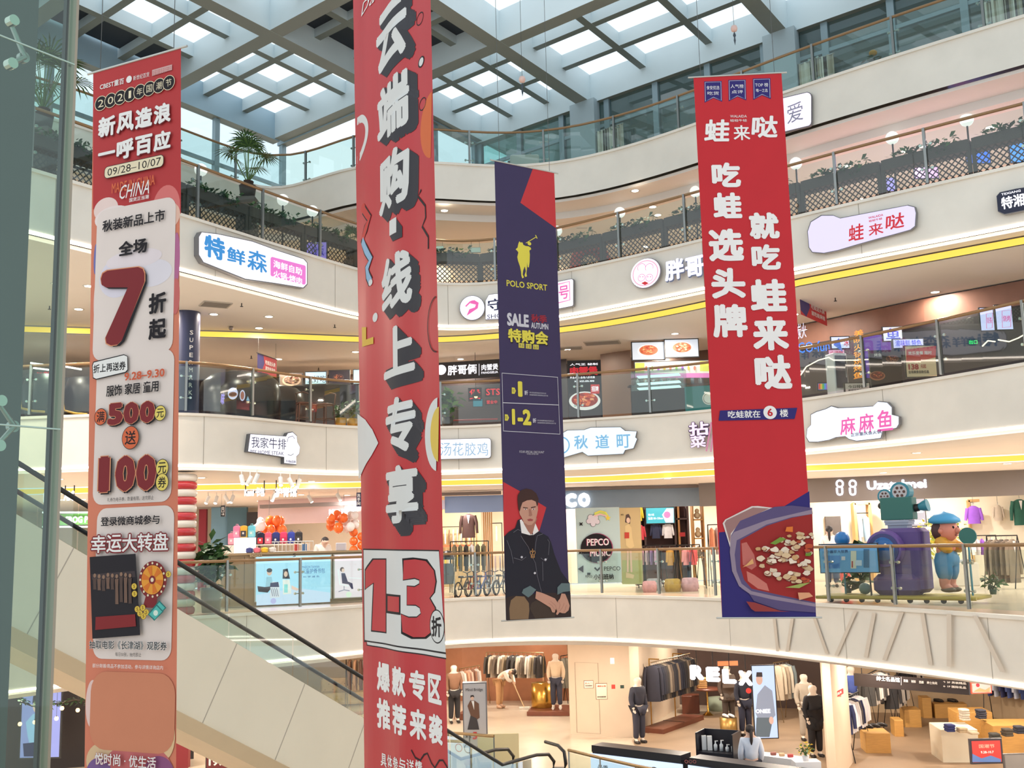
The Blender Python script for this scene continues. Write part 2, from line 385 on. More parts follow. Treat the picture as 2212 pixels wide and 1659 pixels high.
for lv in (2, 3, 4, 5):
    E_ = EDGE[lv]; zt, zb = ZT[lv], ZB[lv]
    b = B(); strip(b, E_, zb, E_, zt, STONE, True)
    cap = off(lv, -.05); inn = off(lv, .14)
    strip(b, cap, zt, inn, zt, STONE); strip(b, E_, zt - .06, cap, zt - .06, STONE); strip(b, cap, zt - .06, cap, zt, STONE)
    struct(b, 'wall_balcony_level_%d' % lv)
    b = B()                                     # joints between the stone sheets
    for i in range(4, len(E_) - 4, 8):
        if lv == 5 and i % 16: continue
        p = E_[i] - NRM[lv][i] * .003; t = Vector((NRM[lv][i].y, -NRM[lv][i].x)) * .006
        b.quad(V3(p + t, zb), V3(p - t, zb), V3(p - t, zt - .06), V3(p + t, zt - .06), SEAM)
    struct(b, 'trim_%d' % lv)
    b = B(); strip(b, off(lv, .1), zt - .03, radial(E_, 18), zt - .03, TILE)
    struct(b, 'floor_level_%d' % lv)
    # underside: light strip in a groove, soffit, step, inner ceiling
    b = B(); i0 = off(lv, .06); i1 = off(lv, .16)
    strip(b, i0, zb + .03, E_, zb, STONE)
    strip(b, i1, zb, i1, zb - .07, CEIL)
    if lv in cove:
        cp = smooth(resample([onz(x, y, zb - .12).xy for x, y in cove[lv]], .5), 10)
        far = 16; n = min(len(cp), 9999)
        q = resample(i1, (sum((a - c).length for a, c in zip(i1, i1[1:]))) / (len(cp) - 1) * .9999)[:len(cp)]
        while len(q) < len(cp): q.append(q[-1])
        # pair both curves by direction from the atrium's middle
        ang = lambda p: math.atan2(p.y - CEN.y, p.x - CEN.x)
        def pair(P, A):
            out = []
            for a in A:
                best = min(range(len(P) - 1), key=lambda i: abs((ang(P[i]) + ang(P[i + 1])) / 2 - a)); out.append(P[best].lerp(P[best + 1], .5))
            return out
        A0 = max(ang(cp[0]), -9); A1 = ang(cp[-1]); nA = 90
        AA = [A0 + (A1 - A0) * i / nA for i in range(nA + 1)]
        s0 = smooth(pair(i1, AA), 2); s1 = smooth(pair(cp, AA), 2)
        s1 = [c if (c - CEN).length > (a - CEN).length + .35 else a + (a - CEN).normalized() * .35 for a, c in zip(s0, s1)]
        COVE[lv] = s1; strip(b, s0, zb - .07, s1, zb - .07, CEIL)
        strip(b, s1, zb - .25, radial(s1, 16), zb - .25, CEIL)
        struct(b, 'ceiling_level_%d' % (lv - 1))
        b = B(); strip(b, s1, zb - .23, s1, zb - .10, YEL)
        k = b.done('cove_light'); tag(k, 'continuous warm yellow cove light running under the %s balcony' % {3: 'lower', 4: 'middle'}[lv], 'light')
    else:
        w = 1.0
        i2 = off(lv, w); strip(b, i1, zb - .07, i2, zb - .07, CEIL); strip(b, i2, zb - .07, i2, zb - .25, CEIL); strip(b, i2, zb - .25, radial(E_, 18), zb - .25, CEIL)
        struct(b, 'ceiling_level_%d' % (lv - 1))
    if lv < 5:
        b = B(); strip(b, off(lv, -.012), zb - .012, off(lv, -.012), zb + .03, LED); strip(b, off(lv, -.012), zb - .012, i0, zb - .012, LED)
        k = b.done('strip_light'); tag(k, 'thin white strip light along the lower lip of the %s stone balcony' % {2: 'lowest', 3: 'second lowest', 4: 'third'}[lv], 'light')
b = B(); P = radial(EDGE[2], 22); b.add([V3(p, -4.2) for p in P] + [(-40, -4, -4.2), (40, -4, -4.2)], [tuple(range(len(P))) + (len(P) + 1, len(P))], mat((206, 190, 170), .22, 0, .08, .8))
struct(b, 'floor_level_1')

# back walls of each floor, behind the shops
def bwall(name, pts, z0, z1, m):
    P = [xy(px, D) for px, D in pts]; b = B(); strip(b, P, z0, P, z1, m); return struct(b, name)
bwall('wall_level_1', [(-200, 30), (300, 34), (600, 42), (1000, 42), (1365, 40), (1800, 40), (2450, 36)], -4.2, -1.3, mat((205, 180, 150), .7, 0, .04, 2))
bwall('wall_level_2', [(-400, 30), (100, 40), (480, 41), (1000, 39), (1240, 36), (1700, 36), (2212, 35), (2700, 31)], 0, 3.1, mat((238, 220, 196), .7, 0, .03, 2))
bwall('wall_level_3', [(-300, 26), (100, 32), (400, 32), (1080, 31.5), (1300, 30.5), (1560, 29), (1795, 25.5), (2208, 22.5), (2600, 19.5)], 4.3, 6.6, mat((92, 68, 56), .6, 0, .15, 3))
bwall('wall_level_4', [(-300, 27), (100, 28), (391, 30), (577, 33), (850, 31), (1100, 32.2), (1500, 30.5), (1795, 28.5), (2208, 25), (2600, 22)], 7.9, 9.9, mat((226, 204, 176), .7, 0, .04, 2))

# ---------------------------------------------------------------- skylight: deep coffered grid
AD = Vector((.758, -.652)); BD = Vector((.55, .835)); C2 = Vector((-.14, 26.52)); ZC = 14.35
def lat(a, b_): return C2 + AD * a + BD * b_
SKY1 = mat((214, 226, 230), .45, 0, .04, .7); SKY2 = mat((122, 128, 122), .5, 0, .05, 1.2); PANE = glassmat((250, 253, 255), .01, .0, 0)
BLUEP = mat((160, 184, 198), .4, .1, .05, .6)
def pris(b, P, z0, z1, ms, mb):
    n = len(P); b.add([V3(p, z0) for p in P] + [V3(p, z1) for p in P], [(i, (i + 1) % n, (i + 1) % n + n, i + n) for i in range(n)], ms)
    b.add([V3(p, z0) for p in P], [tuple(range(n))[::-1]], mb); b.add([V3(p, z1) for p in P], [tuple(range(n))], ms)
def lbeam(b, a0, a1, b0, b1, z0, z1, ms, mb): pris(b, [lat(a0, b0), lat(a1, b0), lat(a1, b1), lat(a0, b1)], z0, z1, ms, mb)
ZG = ZC + .85
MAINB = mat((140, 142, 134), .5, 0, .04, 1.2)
AL = [-9.4, -4.4, 0, 6.4, 12.8, 19.2]; BL = {-9.4: 0, -4.4: 4.6, 0: 4.6, 6.4: 4.6, 12.8: 4.6, 19.2: 4.6}
b = B()
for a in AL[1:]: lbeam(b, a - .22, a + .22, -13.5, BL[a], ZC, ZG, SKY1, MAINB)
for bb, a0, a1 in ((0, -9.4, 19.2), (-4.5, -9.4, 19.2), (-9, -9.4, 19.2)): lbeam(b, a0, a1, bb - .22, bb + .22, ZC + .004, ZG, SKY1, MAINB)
gr = struct(b, 'ceiling_skylight_grid')
b = B()                                             # outer walls of the well, hanging lower than the ribs
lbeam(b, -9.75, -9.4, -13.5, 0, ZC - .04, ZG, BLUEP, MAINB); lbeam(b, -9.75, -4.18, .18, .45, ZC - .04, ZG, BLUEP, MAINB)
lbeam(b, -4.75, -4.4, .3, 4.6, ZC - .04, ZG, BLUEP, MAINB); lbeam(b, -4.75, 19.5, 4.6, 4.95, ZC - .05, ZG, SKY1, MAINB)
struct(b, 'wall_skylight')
b = B(); cells = []
for i in range(len(AL) - 1):
    for j, (b0, b1) in enumerate(((0, 4.6), (-4.5, 0), (-9, -4.5), (-13.5, -9))):
        if i == 0 and j == 0: continue
        a0, a1 = AL[i], AL[i + 1]; cells.append((i, j))
        m1, m2 = a0 + (a1 - a0) * .33, a0 + (a1 - a0) * .67; c1, c2_ = b0 + (b1 - b0) * .33, b0 + (b1 - b0) * .67
        blind = (i, j) in ((1, 1), (2, 1), (0, 2)) and False
        z0 = ZC + .45
        if (i, j) != (2, 1):
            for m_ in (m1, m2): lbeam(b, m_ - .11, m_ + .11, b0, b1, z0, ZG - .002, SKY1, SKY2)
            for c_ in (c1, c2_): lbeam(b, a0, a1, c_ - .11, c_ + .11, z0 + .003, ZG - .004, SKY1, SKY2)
struct(b, 'ceiling_skylight_ribs')
b = B(); b.quad(*[V3(lat(*q), ZG + .03) for q in ((-9.6, -13.5), (19.5, -13.5), (19.5, 4.8), (-9.6, 4.8))], PANE)
struct(b, 'window_skylight')
b = B()                                             # closed roof panels over some cells
DK = mat((38, 44, 54), .6)
for (i, j) in ((1, 1), ): lbeam(b, AL[i] + .2, AL[i + 1] - .2, -4.3, -.2, ZG - .15, ZG - .1, DK, DK)
lbeam(b, -9.3, -7.8, -8.8, -4.7, ZG - .15, ZG - .1, DK, DK); lbeam(b, -9.3, -4.6, -13.3, -9.2, ZG - .15, ZG - .1, DK, DK)
struct(b, 'ceiling_roof_panel')
b = B(); lbeam(b, -4.6, 40, 4.9, 14, ZC + .2, ZC + .3, BLUEP, BLUEP)
struct(b, 'ceiling_level_5_roof')
# right window wall under the skylight
FR = mat((150, 168, 176), .4, .2); TEAL = glassmat((150, 205, 205), .16, .10)
def wwall(name, a0, a1, bb, z0, z1, n, sash, axis='a', m=FR, glass=TEAL):
    b = B(); g = B()
    L_ = (lambda t, o=0: lat(t, bb + o)) if axis == 'a' else (lambda t, o=0: lat(bb - o, t))
    for i in range(n + 1):
        t = a0 + (a1 - a0) * i / n; p = [L_(t - .09, -.08), L_(t + .09, -.08), L_(t + .09, .08), L_(t - .09, .08)]
        if axis != 'a': p = p[::-1]
        pris(b, p, z0, z1, m, m)
    for z in sash:
        p = [L_(a0, -.05), L_(a1, -.05), L_(a1, .05), L_(a0, .05)]
        if axis != 'a': p = p[::-1]
        pris(b, p, z - .05, z + .05, m, m)
    g.quad(V3(L_(a0), z0), V3(L_(a1), z0), V3(L_(a1), z1), V3(L_(a0), z1), glass)
    o = struct(b, name); q = g.done('window_glazing', o, kind='structure'); return o
wwall('window_1', -4.4, 19.5, 4.78, 11.0, ZC, 14, [12.0, 13.55])
wwall('window_2', -13.5, 0.3, -9.6, 10.9, ZC - .02, 5, [12.9, 12.2], 'b', glass=glassmat((235, 245, 250), .05, .03))
wwall('window_3', .4, 4.7, -4.6, 10.9, ZC - .02, 2, [12.9, 12.2], 'b', glass=glassmat((235, 245, 250), .05, .03))
# rooms beyond the right windows: pale rear wall so the glass reads teal
b = B(); pris(b, [lat(-4, 9), lat(30, 9), lat(30, 9.2), lat(-4, 9.2)], 11, 14.5, mat((120, 150, 155), .7, 0, .1, 1), SKY1); struct(b, 'wall_far_room')
# concrete-coloured square posts between the windows
b = B()
for a in (0, 6.4, 12.8): lbeam(b, a - .45, a + .45, 4.4, 4.75, 11, ZC, mat((176, 190, 196), .5), SKY1)
struct(b, 'wall_pillar_upper')
# ---------------------------------------------------------------- lamps in the ceilings
RING = mat((235, 230, 222), .5); BULB = glow((255, 240, 215), 14)
def lightdata(name, watt, col, r=.1, size=None):
    d = bpy.data.lights.new(name, 'AREA'); d.shape = 'DISK'; d.size = r * 2; d.energy = watt; d.color = col; return d
WARM = (1, .88, .74); MILD = (1, .86, .72); COOL = (1, .94, .9)
_dl = {}
def downlight(p, watt, col, label, grp):
    key = (watt, col)
    if key not in _dl:
        t = thing('downlight', label, 'ceiling light', group=grp)
        b = B(); b.lathe([(.085, -.004), (.12, -.008), (.125, 0), (.085, 0)], RING, n=14); b.done('trim_ring', t)
        b = B(); b.disc((0, 0, -.002), (0, 0, -1), .085, .004, BULB, 12); b.done('lamp_face', t)
        l = bpy.data.objects.new('lamp_light', lightdata('lamp_light', watt, col, .085)); COL.objects.link(l); l.parent = t; l.location = (0, 0, -.012)
        _dl[key] = t; t.location = p; return t
    return dup(_dl[key], p, label=label, group=grp)
LSP = {1: (2, 'ground'), 2: (3, 'children shops'), 3: (4, 'food stalls'), 4: (5, 'planter terrace')}
for lv, up, rows, watt, col in ((1, 2, (2.0, 5.5, 9.5), 80, WARM), (2, 3, (2.6, 6.2, 9.5), 60, COOL), (3, 4, (3.3, 6.0), 84, MILD), (4, 5, (2.4, 5.2), 15, MILD)):  # evenly spaced lamp rows added to light each floor
    for r in rows:
        P = resample(radial(EDGE[up], r), 3.1)
        for p in P:
            if p.y < 9 or abs(p.x) > 17: continue
            downlight((p.x, p.y, ceilz(up, p) - .001), watt, col, {1: 'small round warm ceiling lamp added over the clothes shop on the lowest floor', 2: 'small round ceiling lamp added over the children shops behind the second rail', 3: 'small round ceiling lamp added in the dim ceiling above the food stalls', 4: 'small round ceiling lamp added above the lattice planter terrace'}[lv], 'added ceiling lamps of the %s floor' % LSP[lv][1])
for x, y in ((462, 679), (581, 684), (192, 618), (170, 668), (123, 613), (2009, 587), (2119, 566), (1903, 607), (1390, 702)):
    q = onz(x, y, ZB[4] - .075); downlight(q, 30, MILD, 'bright recessed lamp in the pale curved soffit above the food floor', 'soffit lamps under the third balcony')
# ---------------------------------------------------------------- glass railings
RAILM = mat((150, 118, 84), .35, .3); POSTM = mat((150, 152, 150), .3, .8)
RL = {2: 'clear glass railing in front of the children shops, second floor from the bottom', 3: 'clear glass railing in front of the food stalls', 4: 'glass railing in front of the lattice planters', 5: 'teal tinted glass railing on the topmost balcony'}
pb = B(); pb.box((0, 0, .55), (.05, .012, 1.1), POSTM); pb.box((0, -.04, .55), (.05, .012, 1.1), POSTM)
for z in (.3, .78): pb.tube([(-.1, .03, z), (.1, .03, z)], .012, CHROME, 6); pb.disc((-.1, .01, z), (0, 1, 0), .028, .04, CHROME, 8); pb.disc((.1, .01, z), (0, 1, 0), .028, .04, CHROME, 8)
post0 = None
G5 = glassmat((212, 234, 230), .10, .05)
for lv in (2, 3, 4, 5):
    so = .5 if lv == 5 else .07; P = off(lv, so); zt = ZT[lv] + (.05 if lv < 5 else 0)
    t = thing('glass_railing', RL[lv], 'railing', V3(P[len(P) // 2], ZT[lv]))
    w = WB(); w.tube([V3(p, zt + 1.08) for p in P], .032, RAILM, 8); w.done('handrail', t)
    idx = list(range(3, len(P) - 1, 4))
    for i, j in zip(idx, idx[1:]):
        w = WB(); w.add([V3(P[k], zt + z) for k in range(i, j + 1) for z in (.02, 1.0 if lv != 5 else 1.05)], [(2 * k, 2 * k + 2, 2 * k + 3, 2 * k + 1) for k in range(j - i)], G5 if lv == 5 else GLASS)
        w.done('glass_panel', t)
        if post0 is None: o = pb.done('post', t); post0 = o
        else: o = post0.copy(); COL.objects.link(o); o.parent = t
        n = NRM[lv][i]; o.location = V3(P[i], zt) - t.location; o.rotation_euler = (0, 0, math.atan2(n.y, n.x) - PI / 2)
# ---------------------------------------------------------------- the four hanging banners
ROD = mat((190, 188, 182), .35, .7); WIRE = mat((90, 90, 88), .5, .5)
def fab(c, **k): return mat(tuple(int(x * .95) for x in c), .6, 0, .03, 3, spec=.2, **k)
def banner(name, label, surf, corners, base, top=True, bottom=True, wires=None):
    """corners TL, TR, BR, BL in px on the plane"""
    uv = [surf.uv(*c) for c in corners]
    c0 = surf.P((uv[3][0] + uv[2][0]) / 2, uv[3][1]); t = thing(name, label, 'banner', c0)
    a = Art(surf); a.split = True; a.bk = (lambda o: (lambda k: o('fabric' if k == 'print' else k)))(a.bk); a.b['fabric'] = B()
    n = 14; A, Bq, C, D = [Vector(q) for q in uv]; V = []
    for j in range(n + 1):
        for i in range(n + 1):
            p = A.lerp(Bq, i / n).lerp(D.lerp(C, i / n), j / n); V.append((p.x, p.y, 0))
    a.b['fabric'].add(V, [(j * (n + 1) + i, (j + 1) * (n + 1) + i, (j + 1) * (n + 1) + i + 1, j * (n + 1) + i + 1) for j in range(n) for i in range(n)], base, True)
    for on, p, q, nm in ((top, A, Bq, 'top_rod'), (bottom, D, C, 'bottom_rod')):
        if on:
            e = (q - p).normalized() * .07; w = WB(); w.tube([surf.P(*(p - e), .0), surf.P(*(q + e), 0)], .011, ROD, 8); w.done(nm, t)
    if wires:
        w = WB()
        for f in (.08, .92):
            p = surf.P(*A.lerp(Bq, f)); w.tube([p, p + Vector((0, 0, wires))], .0035, WIRE, 5)
        w.done('hanging_wire', t)
    return t, a
def _np(a): pass
def ell(a, x, y, rx, ry, m, **k): a.circ(x, y, rx, m, ry=ry, **k)
# ---- left banner -----------------------------------------------------------
S = Surf.px(200, 9.25, 390, 8.85)
RED1 = fab((190, 60, 62)); SAL = fab((224, 132, 104)); PINK = fab((238, 220, 212)); DRED = fab((134, 44, 48)); INK = fab((34, 28, 32)); ORA = fab((226, 110, 70)); CRM = fab((242, 224, 190)); LWH = fab((246, 240, 236))
t, a = banner('hanging_banner', 'tall salmon and red autumn sale banner with a big maroon 7, nearest the glass wall', S, [(202, 157), (391, 103), (380, 1700), (182, 1700)], SAL, True, False, 4.2)
a.poly([(201.5, 158), (391, 104), (391, 462), (330, 440), (262, 470), (201, 452)], RED1, key='fabric')
for x, y, rx, ry, c in ((212, 452, 26, 26, (244, 214, 206)), (372, 450, 30, 52, (226, 120, 116)), (345, 470, 44, 38, (238, 190, 170)), (245, 470, 40, 26, (246, 226, 220)), (222, 560, 20, 50, (236, 198, 190)), (382, 560, 8, 60, (190, 110, 150)), (206, 560, 4, 34, (120, 120, 180)), (300, 480, 40, 20, (243, 220, 214)), (380, 640, 9, 40, (210, 110, 105)), (208, 650, 7, 50, (242, 200, 190))):
    ell(a, min(max(x, 203 + rx), 389 - rx), y, rx, ry, fab(c), key='fabric')
for y0, y1 in ((441, 770), (763, 1087), (1095, 1425)): a.rrect(206, y0, 374 if y0 > 500 else 377, y1, PINK, 26, key='fabric')
for x, y, rx, ry, c in ((255, 600, 40, 44, (232, 222, 232)), (330, 590, 42, 30, (236, 226, 232)), (290, 560, 60, 22, (240, 224, 226))): ell(a, x, y, rx, ry, fab(c), key='fabric')
for x, y, rx, ry, c in ((200, 1520, 14, 50, (240, 205, 196)), (355, 1590, 24, 50, (236, 196, 150)), (225, 1645, 38, 40, (226, 190, 150)), (300, 1650, 70, 42, (206, 110, 110)), (215, 1672, 28, 34, (128, 96, 150)), (345, 1668, 32, 34, (150, 88, 130))): ell(a, x, y, rx, ry, fab(c), key='fabric')
a.rrect(196, 1452, 379, 1624, fab((217, 138, 106)), 44, key='fabric')
T = a.text
T('CBEST重百', (217, 188), (269, 176), 14, LWH, bold=.02); ell(a, 280, 172, 6, 8, LWH); T('新世纪百货', (289, 170), (324, 161), 11, LWH, bold=.01)
a.poly([(330, 152), (373, 140), (373, 152), (330, 165)], fab((214, 170, 166)))
for k in range(3): T('▪▫▪▫▪▫▪' if False else 'HHIHTHIH', (332, 156 + k * 3.6), (371, 144 + k * 3.6), 2.4, RED1, bold=0)
for k, ch in enumerate('2021年国潮节'):
    x = 219.5 + k * 21.05; y = 224 - k * 6.3
    ell(a, x, y, 13.2, 17, CRM); ell(a, x, y, 12, 15.6, INK); T(ch, (x - 6, y + 1), (x + 6, y - 1), 17, CRM, bold=.0)
for k, ch in enumerate('新风造浪'): T(ch, (215 + k * 40, 278 - k * 9.3), (252 + k * 40, 270 - k * 9.3), 46, LWH, bold=.045, shadow=fab((120, 40, 46)), sh=(1, 2))
for k, ch in enumerate('一呼百应'): T(ch, (215 + k * 40, 336 - k * 9), (252 + k * 40, 328 - k * 9), 44 if k else 7, LWH, bold=.045, shadow=fab((120, 40, 46)), sh=(1, 2))
u0, v0 = S.uv(229, 371); u1, v1 = S.uv(357, 352); q = 9.05 / F
a.urr(u0, (v0 + v1) / 2 - 14.5 * q, u1, (v0 + v1) / 2 + 14.5 * q, .04, INK, key='fabric'); a.urr(u0 + .005, (v0 + v1) / 2 - 13.2 * q, u1 - .005, (v0 + v1) / 2 + 13.2 * q, .036, CRM, key='fabric')
T('09/28–10/07', (236, 370), (351, 353), 17, INK, bold=.0)
T('MADE IN CHINA', (245, 407), (338, 391), 23, ORA, bold=.015); T('CHINA', (262, 418), (326, 404), 32, LWH, bold=.01, shear=.35); T('国货正当潮', (283, 433), (325, 427), 9, LWH, bold=.015)
T('秋装新品上市', (225, 489), (360, 467), 27, INK, bold=.028); T('全场', (260, 540), (322, 530), 33, INK, bold=.04)
# the big seven, hand cut
sev = [(222, 604), (226, 592), (236, 586), (302, 578), (312, 582), (316, 592), (316, 610), (268, 735), (258, 745), (244, 747), (234, 742), (232, 730), (280, 622), (234, 622), (224, 617)]
a.poly([(x + 5, y + 3) for x, y in sev], INK); a.poly([(x - 1.5 if x < 270 else x + 2, y - 2 if y < 650 else y + 2) for x, y in sev], fab((225, 150, 110))); a.poly(sev, DRED)
T('折', (325, 659), (363, 652), 46, INK, bold=.04); T('起', (325, 714), (363, 708), 46, INK, bold=.04)
a.poly([(203, 790), (206, 782), (272, 766), (280, 770), (281, 800), (276, 806), (212, 821), (205, 818)], INK); a.poly([(204.5, 791), (207, 784), (272, 768), (279, 771), (279.5, 799), (275, 804), (212, 819), (206, 816)], LWH)
T('折上再送券', (206, 803), (276, 785), 19, INK, bold=.028)
T('9.28–9.30', (273, 814), (360, 806), 18, fab((216, 98, 66)), bold=.03); T('服饰 家居 童用', (234, 844), (347, 836), 25, INK, bold=.025)
def coin(x, y, ch, c, r=12, h=21):
    ell(a, x, y, r + 1, (r + 1) * 1.38, INK); ell(a, x, y, r, r * 1.38, c); T(ch, (x - r * .68, y + .5), (x + r * .68, y - .5), h, INK, bold=.015)
def bignum(s, x0, x1, y0, y1, h):
    n = len(s); w = (x1 - x0) / n
    for k, ch in enumerate(s):
        xa = x0 + w * k + (w * .12 if ch == '1' else 0); xb = x0 + w * (k + 1) - w * .04 - (w * .14 if ch == '1' else 0); yy = y0 + (y1 - y0) * (k + .5) / n
        T(ch, (xa, yy), (xb, yy), h, DRED, bold=.06, shadow=INK, sh=(4, 3), outline=fab((225, 150, 110)), ow=.02)
coin(222, 901, '满', ORA, 12.5, 24); bignum('500', 237, 341, 896, 889, 48); coin(351, 893, '元', fab((240, 214, 110)), 11.5, 20)
coin(287, 946, '送', ORA, 17.5, 30); bignum('100', 209, 345, 1026, 1020, 78); coin(356, 1011, '元', fab((240, 214, 110)), 13, 24); coin(356, 1042, '券', fab((240, 214, 110)), 13, 24)
T('礼券为电子券，数量有限，送完即止', (238, 1079), (338, 1076), 9, INK, bold=.0)
T('登录微商城参与', (224, 1126), (351, 1123), 20, INK, bold=.025); 
for k, ch in enumerate('幸运大转盘'): T(ch, (203 + k * 33.5, 1176 - k * 1.5), (236 + k * 33.5, 1175 - k * 1.5), 38, LWH, bold=.02, outline=DRED, ow=.07)
T('抽取电影《长津湖》观影券', (200, 1391), (367, 1395), 18, INK, bold=.013, outline=LWH, ow=.03); T('每日50张，抽完即止', (256, 1413), (312, 1413), 9, INK, bold=.01)
T('部分商铺/商品不参加活动，参与详情详询店内', (207, 1438), (359, 1440), 9, LWH, bold=.0)
T('悦时尚 · 优生活', (212, 1638), (344, 1645), 25, LWH, bold=.015, outline=fab((170, 70, 80)), ow=.03)
# plain dark film poster with a row of standing figures
PO = fab((42, 36, 42)); a.poly([(201, 1203), (300, 1196), (310, 1371), (207, 1379)], PO, key='picture')
a.poly([(205, 1240), (298, 1233), (300, 1246), (206, 1252)], fab((70, 58, 60)), key='picture')
for k in range(9):
    x = 212 + k * 9.6; y = 1243 + (k % 3) * 2 - k * .5
    ell(a, x, y, 3, 4.4, fab((150, 116, 96)), key='picture'); a.poly([(x - 4, y + 6), (x + 4, y + 5), (x + 3, y + 22), (x + 4, y + (60 if k > 4 else 30)), (x - 3, y + (60 if k > 4 else 30)), (x - 3, y + 22)], fab((120, 92, 78) if k % 2 else (90, 70, 64)), key='picture')
a.poly([(215, 1332), (300, 1326), (302, 1352), (214, 1360)], fab((140, 44, 46)), key='picture')
# prize wheel, coins and notes
a.poly([(325, 1280), (350, 1280), (344, 1312), (316, 1312)], DRED, key='picture'); ell(a, 338, 1252, 30, 40, DRED, key='picture')
for k in range(16): w = k * PI / 8; ell(a, 338 + 26.5 * math.cos(w), 1252 + 36 * math.sin(w), 2, 2.6, CRM, key='picture')
ell(a, 338, 1252, 23.5, 31, fab((240, 160, 60)), key='picture')
for k in range(6):
    w = k * PI / 3; a.poly([(338, 1252), (338 + 23 * math.cos(w), 1252 + 30 * math.sin(w)), (338 + 23 * math.cos(w + .5), 1252 + 30 * math.sin(w + .5))], fab((226, 122, 48)), key='picture')
ell(a, 338, 1252, 7, 9, DRED, key='picture'); ell(a, 338, 1252, 3.4, 4.6, CRM, key='picture')
for x, y in ((306, 1315), (318, 1312), (312, 1324), (326, 1322), (320, 1330), (300, 1266), (301, 1282), (374, 1240)): ell(a, x, y, 6, 7, fab((150, 110, 40)), key='picture'); ell(a, x, y, 5.2, 6.2, fab((236, 200, 80)), key='picture'); T('$', (x - 2.4, y), (x + 2.4, y), 8, fab((150, 110, 40)), bold=.0, key='picture')
for dx, dy in ((0, 0), (-6, 8)): a.poly([(336 + dx, 1318 + dy), (355 + dx, 1296 + dy), (370 + dx, 1312 + dy), (350 + dx, 1332 + dy)], fab((46, 120, 116)), key='picture'); a.poly([(339 + dx, 1318 + dy), (355 + dx, 1300 + dy), (367 + dx, 1312 + dy), (351 + dx, 1329 + dy)], fab((90, 190, 180)), key='picture')
ell(a, 347, 1323, 5, 6, fab((226, 240, 226)), key='picture')
a.done(t, cuts=0)
# ---- centre banner ---------------------------------------------------------
S = Surf.px(780, 9.0, 950, 7.7); W_ = S.w
_bt = [.028 * math.sin(PI * k / 16) + .010 * math.sin(k / 16 * 2 * PI * 2.2) for k in range(17)]
def _bend(u, v):
    f = min(15.999, max(0, u / W_ * 16)); k = int(f); return _bt[k] + (_bt[k + 1] - _bt[k]) * (f - k)
S.bend = _bend
RED2 = mat((186, 30, 38), .42, 0, .03, 3, spec=.3); SH = fab((56, 54, 60)); GRY = fab((226, 224, 220))
t, a = banner('hanging_banner', 'very tall red banner with slanted white characters above a 1-3 discount box', S, [(761, -110), (930, -110), (972, 1720), (791, 1720)], RED2, False, False)
k_ = dict(key='fabric')
a.circ(771, 305, 29, GRY, ry=52, a0=-88, a1=88, ring=17, **k_)
a.circ(937, 268, 28, fab((222, 110, 62)), ry=74, a0=90, a1=270, n=18, **k_)
for x, y in ((909, 41), (915, 225)): a.circ(x, y, 8, INK, ry=14, ring=2.4, **k_)
ell(a, 912, 134, 7, 12, INK, **k_); ell(a, 912, 134, 5, 9, GRY, **k_); ell(a, 815, 686, 5, 10, GRY, **k_)
a.line([(912, 410), (905, 425), (921, 445), (922, 470), (914, 490), (928, 512), (928, 538)], 6, INK, **k_)
sn = [(789, 452), (803, 472), (795, 495), (786, 520), (795, 540), (806, 560), (798, 580), (800, 596), (806, 610)]
a.line(sn, 25, INK, **k_); a.line(sn[:4], 18, fab((206, 66, 58)), **k_); a.line(sn[3:], 18, fab((150, 186, 216)), **k_); ell(a, 788, 450, 6, 9, fab((206, 66, 58)), **k_); ell(a, 806, 611, 4, 7, GRY, **k_)
a.poly([(785, 707), (797, 707), (797, 734), (812, 728), (812, 743), (786, 750)], fab((226, 184, 74)), **k_)
a.poly([(773, 894), (795, 907), (810, 928), (822, 957), (808, 985), (793, 1008), (776, 1036)], GRY, **k_)
a.circ(950, 938, 30, GRY, ry=80, a0=90, a1=270, n=18, **k_); a.circ(953, 938, 20, fab((230, 196, 90)), ry=60, a0=90, a1=270, n=18, **k_)
a.circ(946, 700, 20, fab((70, 30, 32)), ry=62, a0=90, a1=270, ring=3, **k_)
T = a.text; T('Da', (784, 14), (814, 4), 26, LWH, bold=.01, shear=.3)
def bigc(ch, x0, x1, y0, y1, yt=None):
    """heavy poster character with a dark block shadow going down to the right"""
    ul, v1 = S.uv(x0, (y0 + y1) / 2); ur, v2 = S.uv(x1, (y0 + y1) / 2); q = S.depth((x0 + x1) / 2, (y0 + y1) / 2) / F; H = (y1 - y0) * q; vc = S.uv((x0 + x1) / 2, (y0 + y1) / 2)[1]
    for k in range(7, 0, -1): a.utext(ch, ul + (ur - ul) * .035 * k, ur + (ur - ul) * .035 * k, vc - .013 * k * 1.1, H, SH, bold=.085, layer=12 - k, key='lettering#' + ch)
    a.utext(ch, ul, ur, vc, H, GRY, bold=.04, layer=14, key='lettering#' + ch)
for ch, x0, x1, y0, y1 in (('云', 817, 884, 4, 146), ('端', 819, 889, 166, 296), ('购', 823, 890, 322, 452), ('线', 829, 895, 546, 668), ('上', 834, 900, 702, 812), ('专', 839, 902, 856, 978), ('享', 839, 907, 1004, 1130)): bigc(ch, x0, x1, y0, y1)
a.poly([(850, 479), (866, 470), (866, 503), (850, 511)], GRY, layer=14); a.poly([(851, 511), (866, 503), (866, 474), (877, 490), (877, 513), (858, 523)], SH, layer=10)
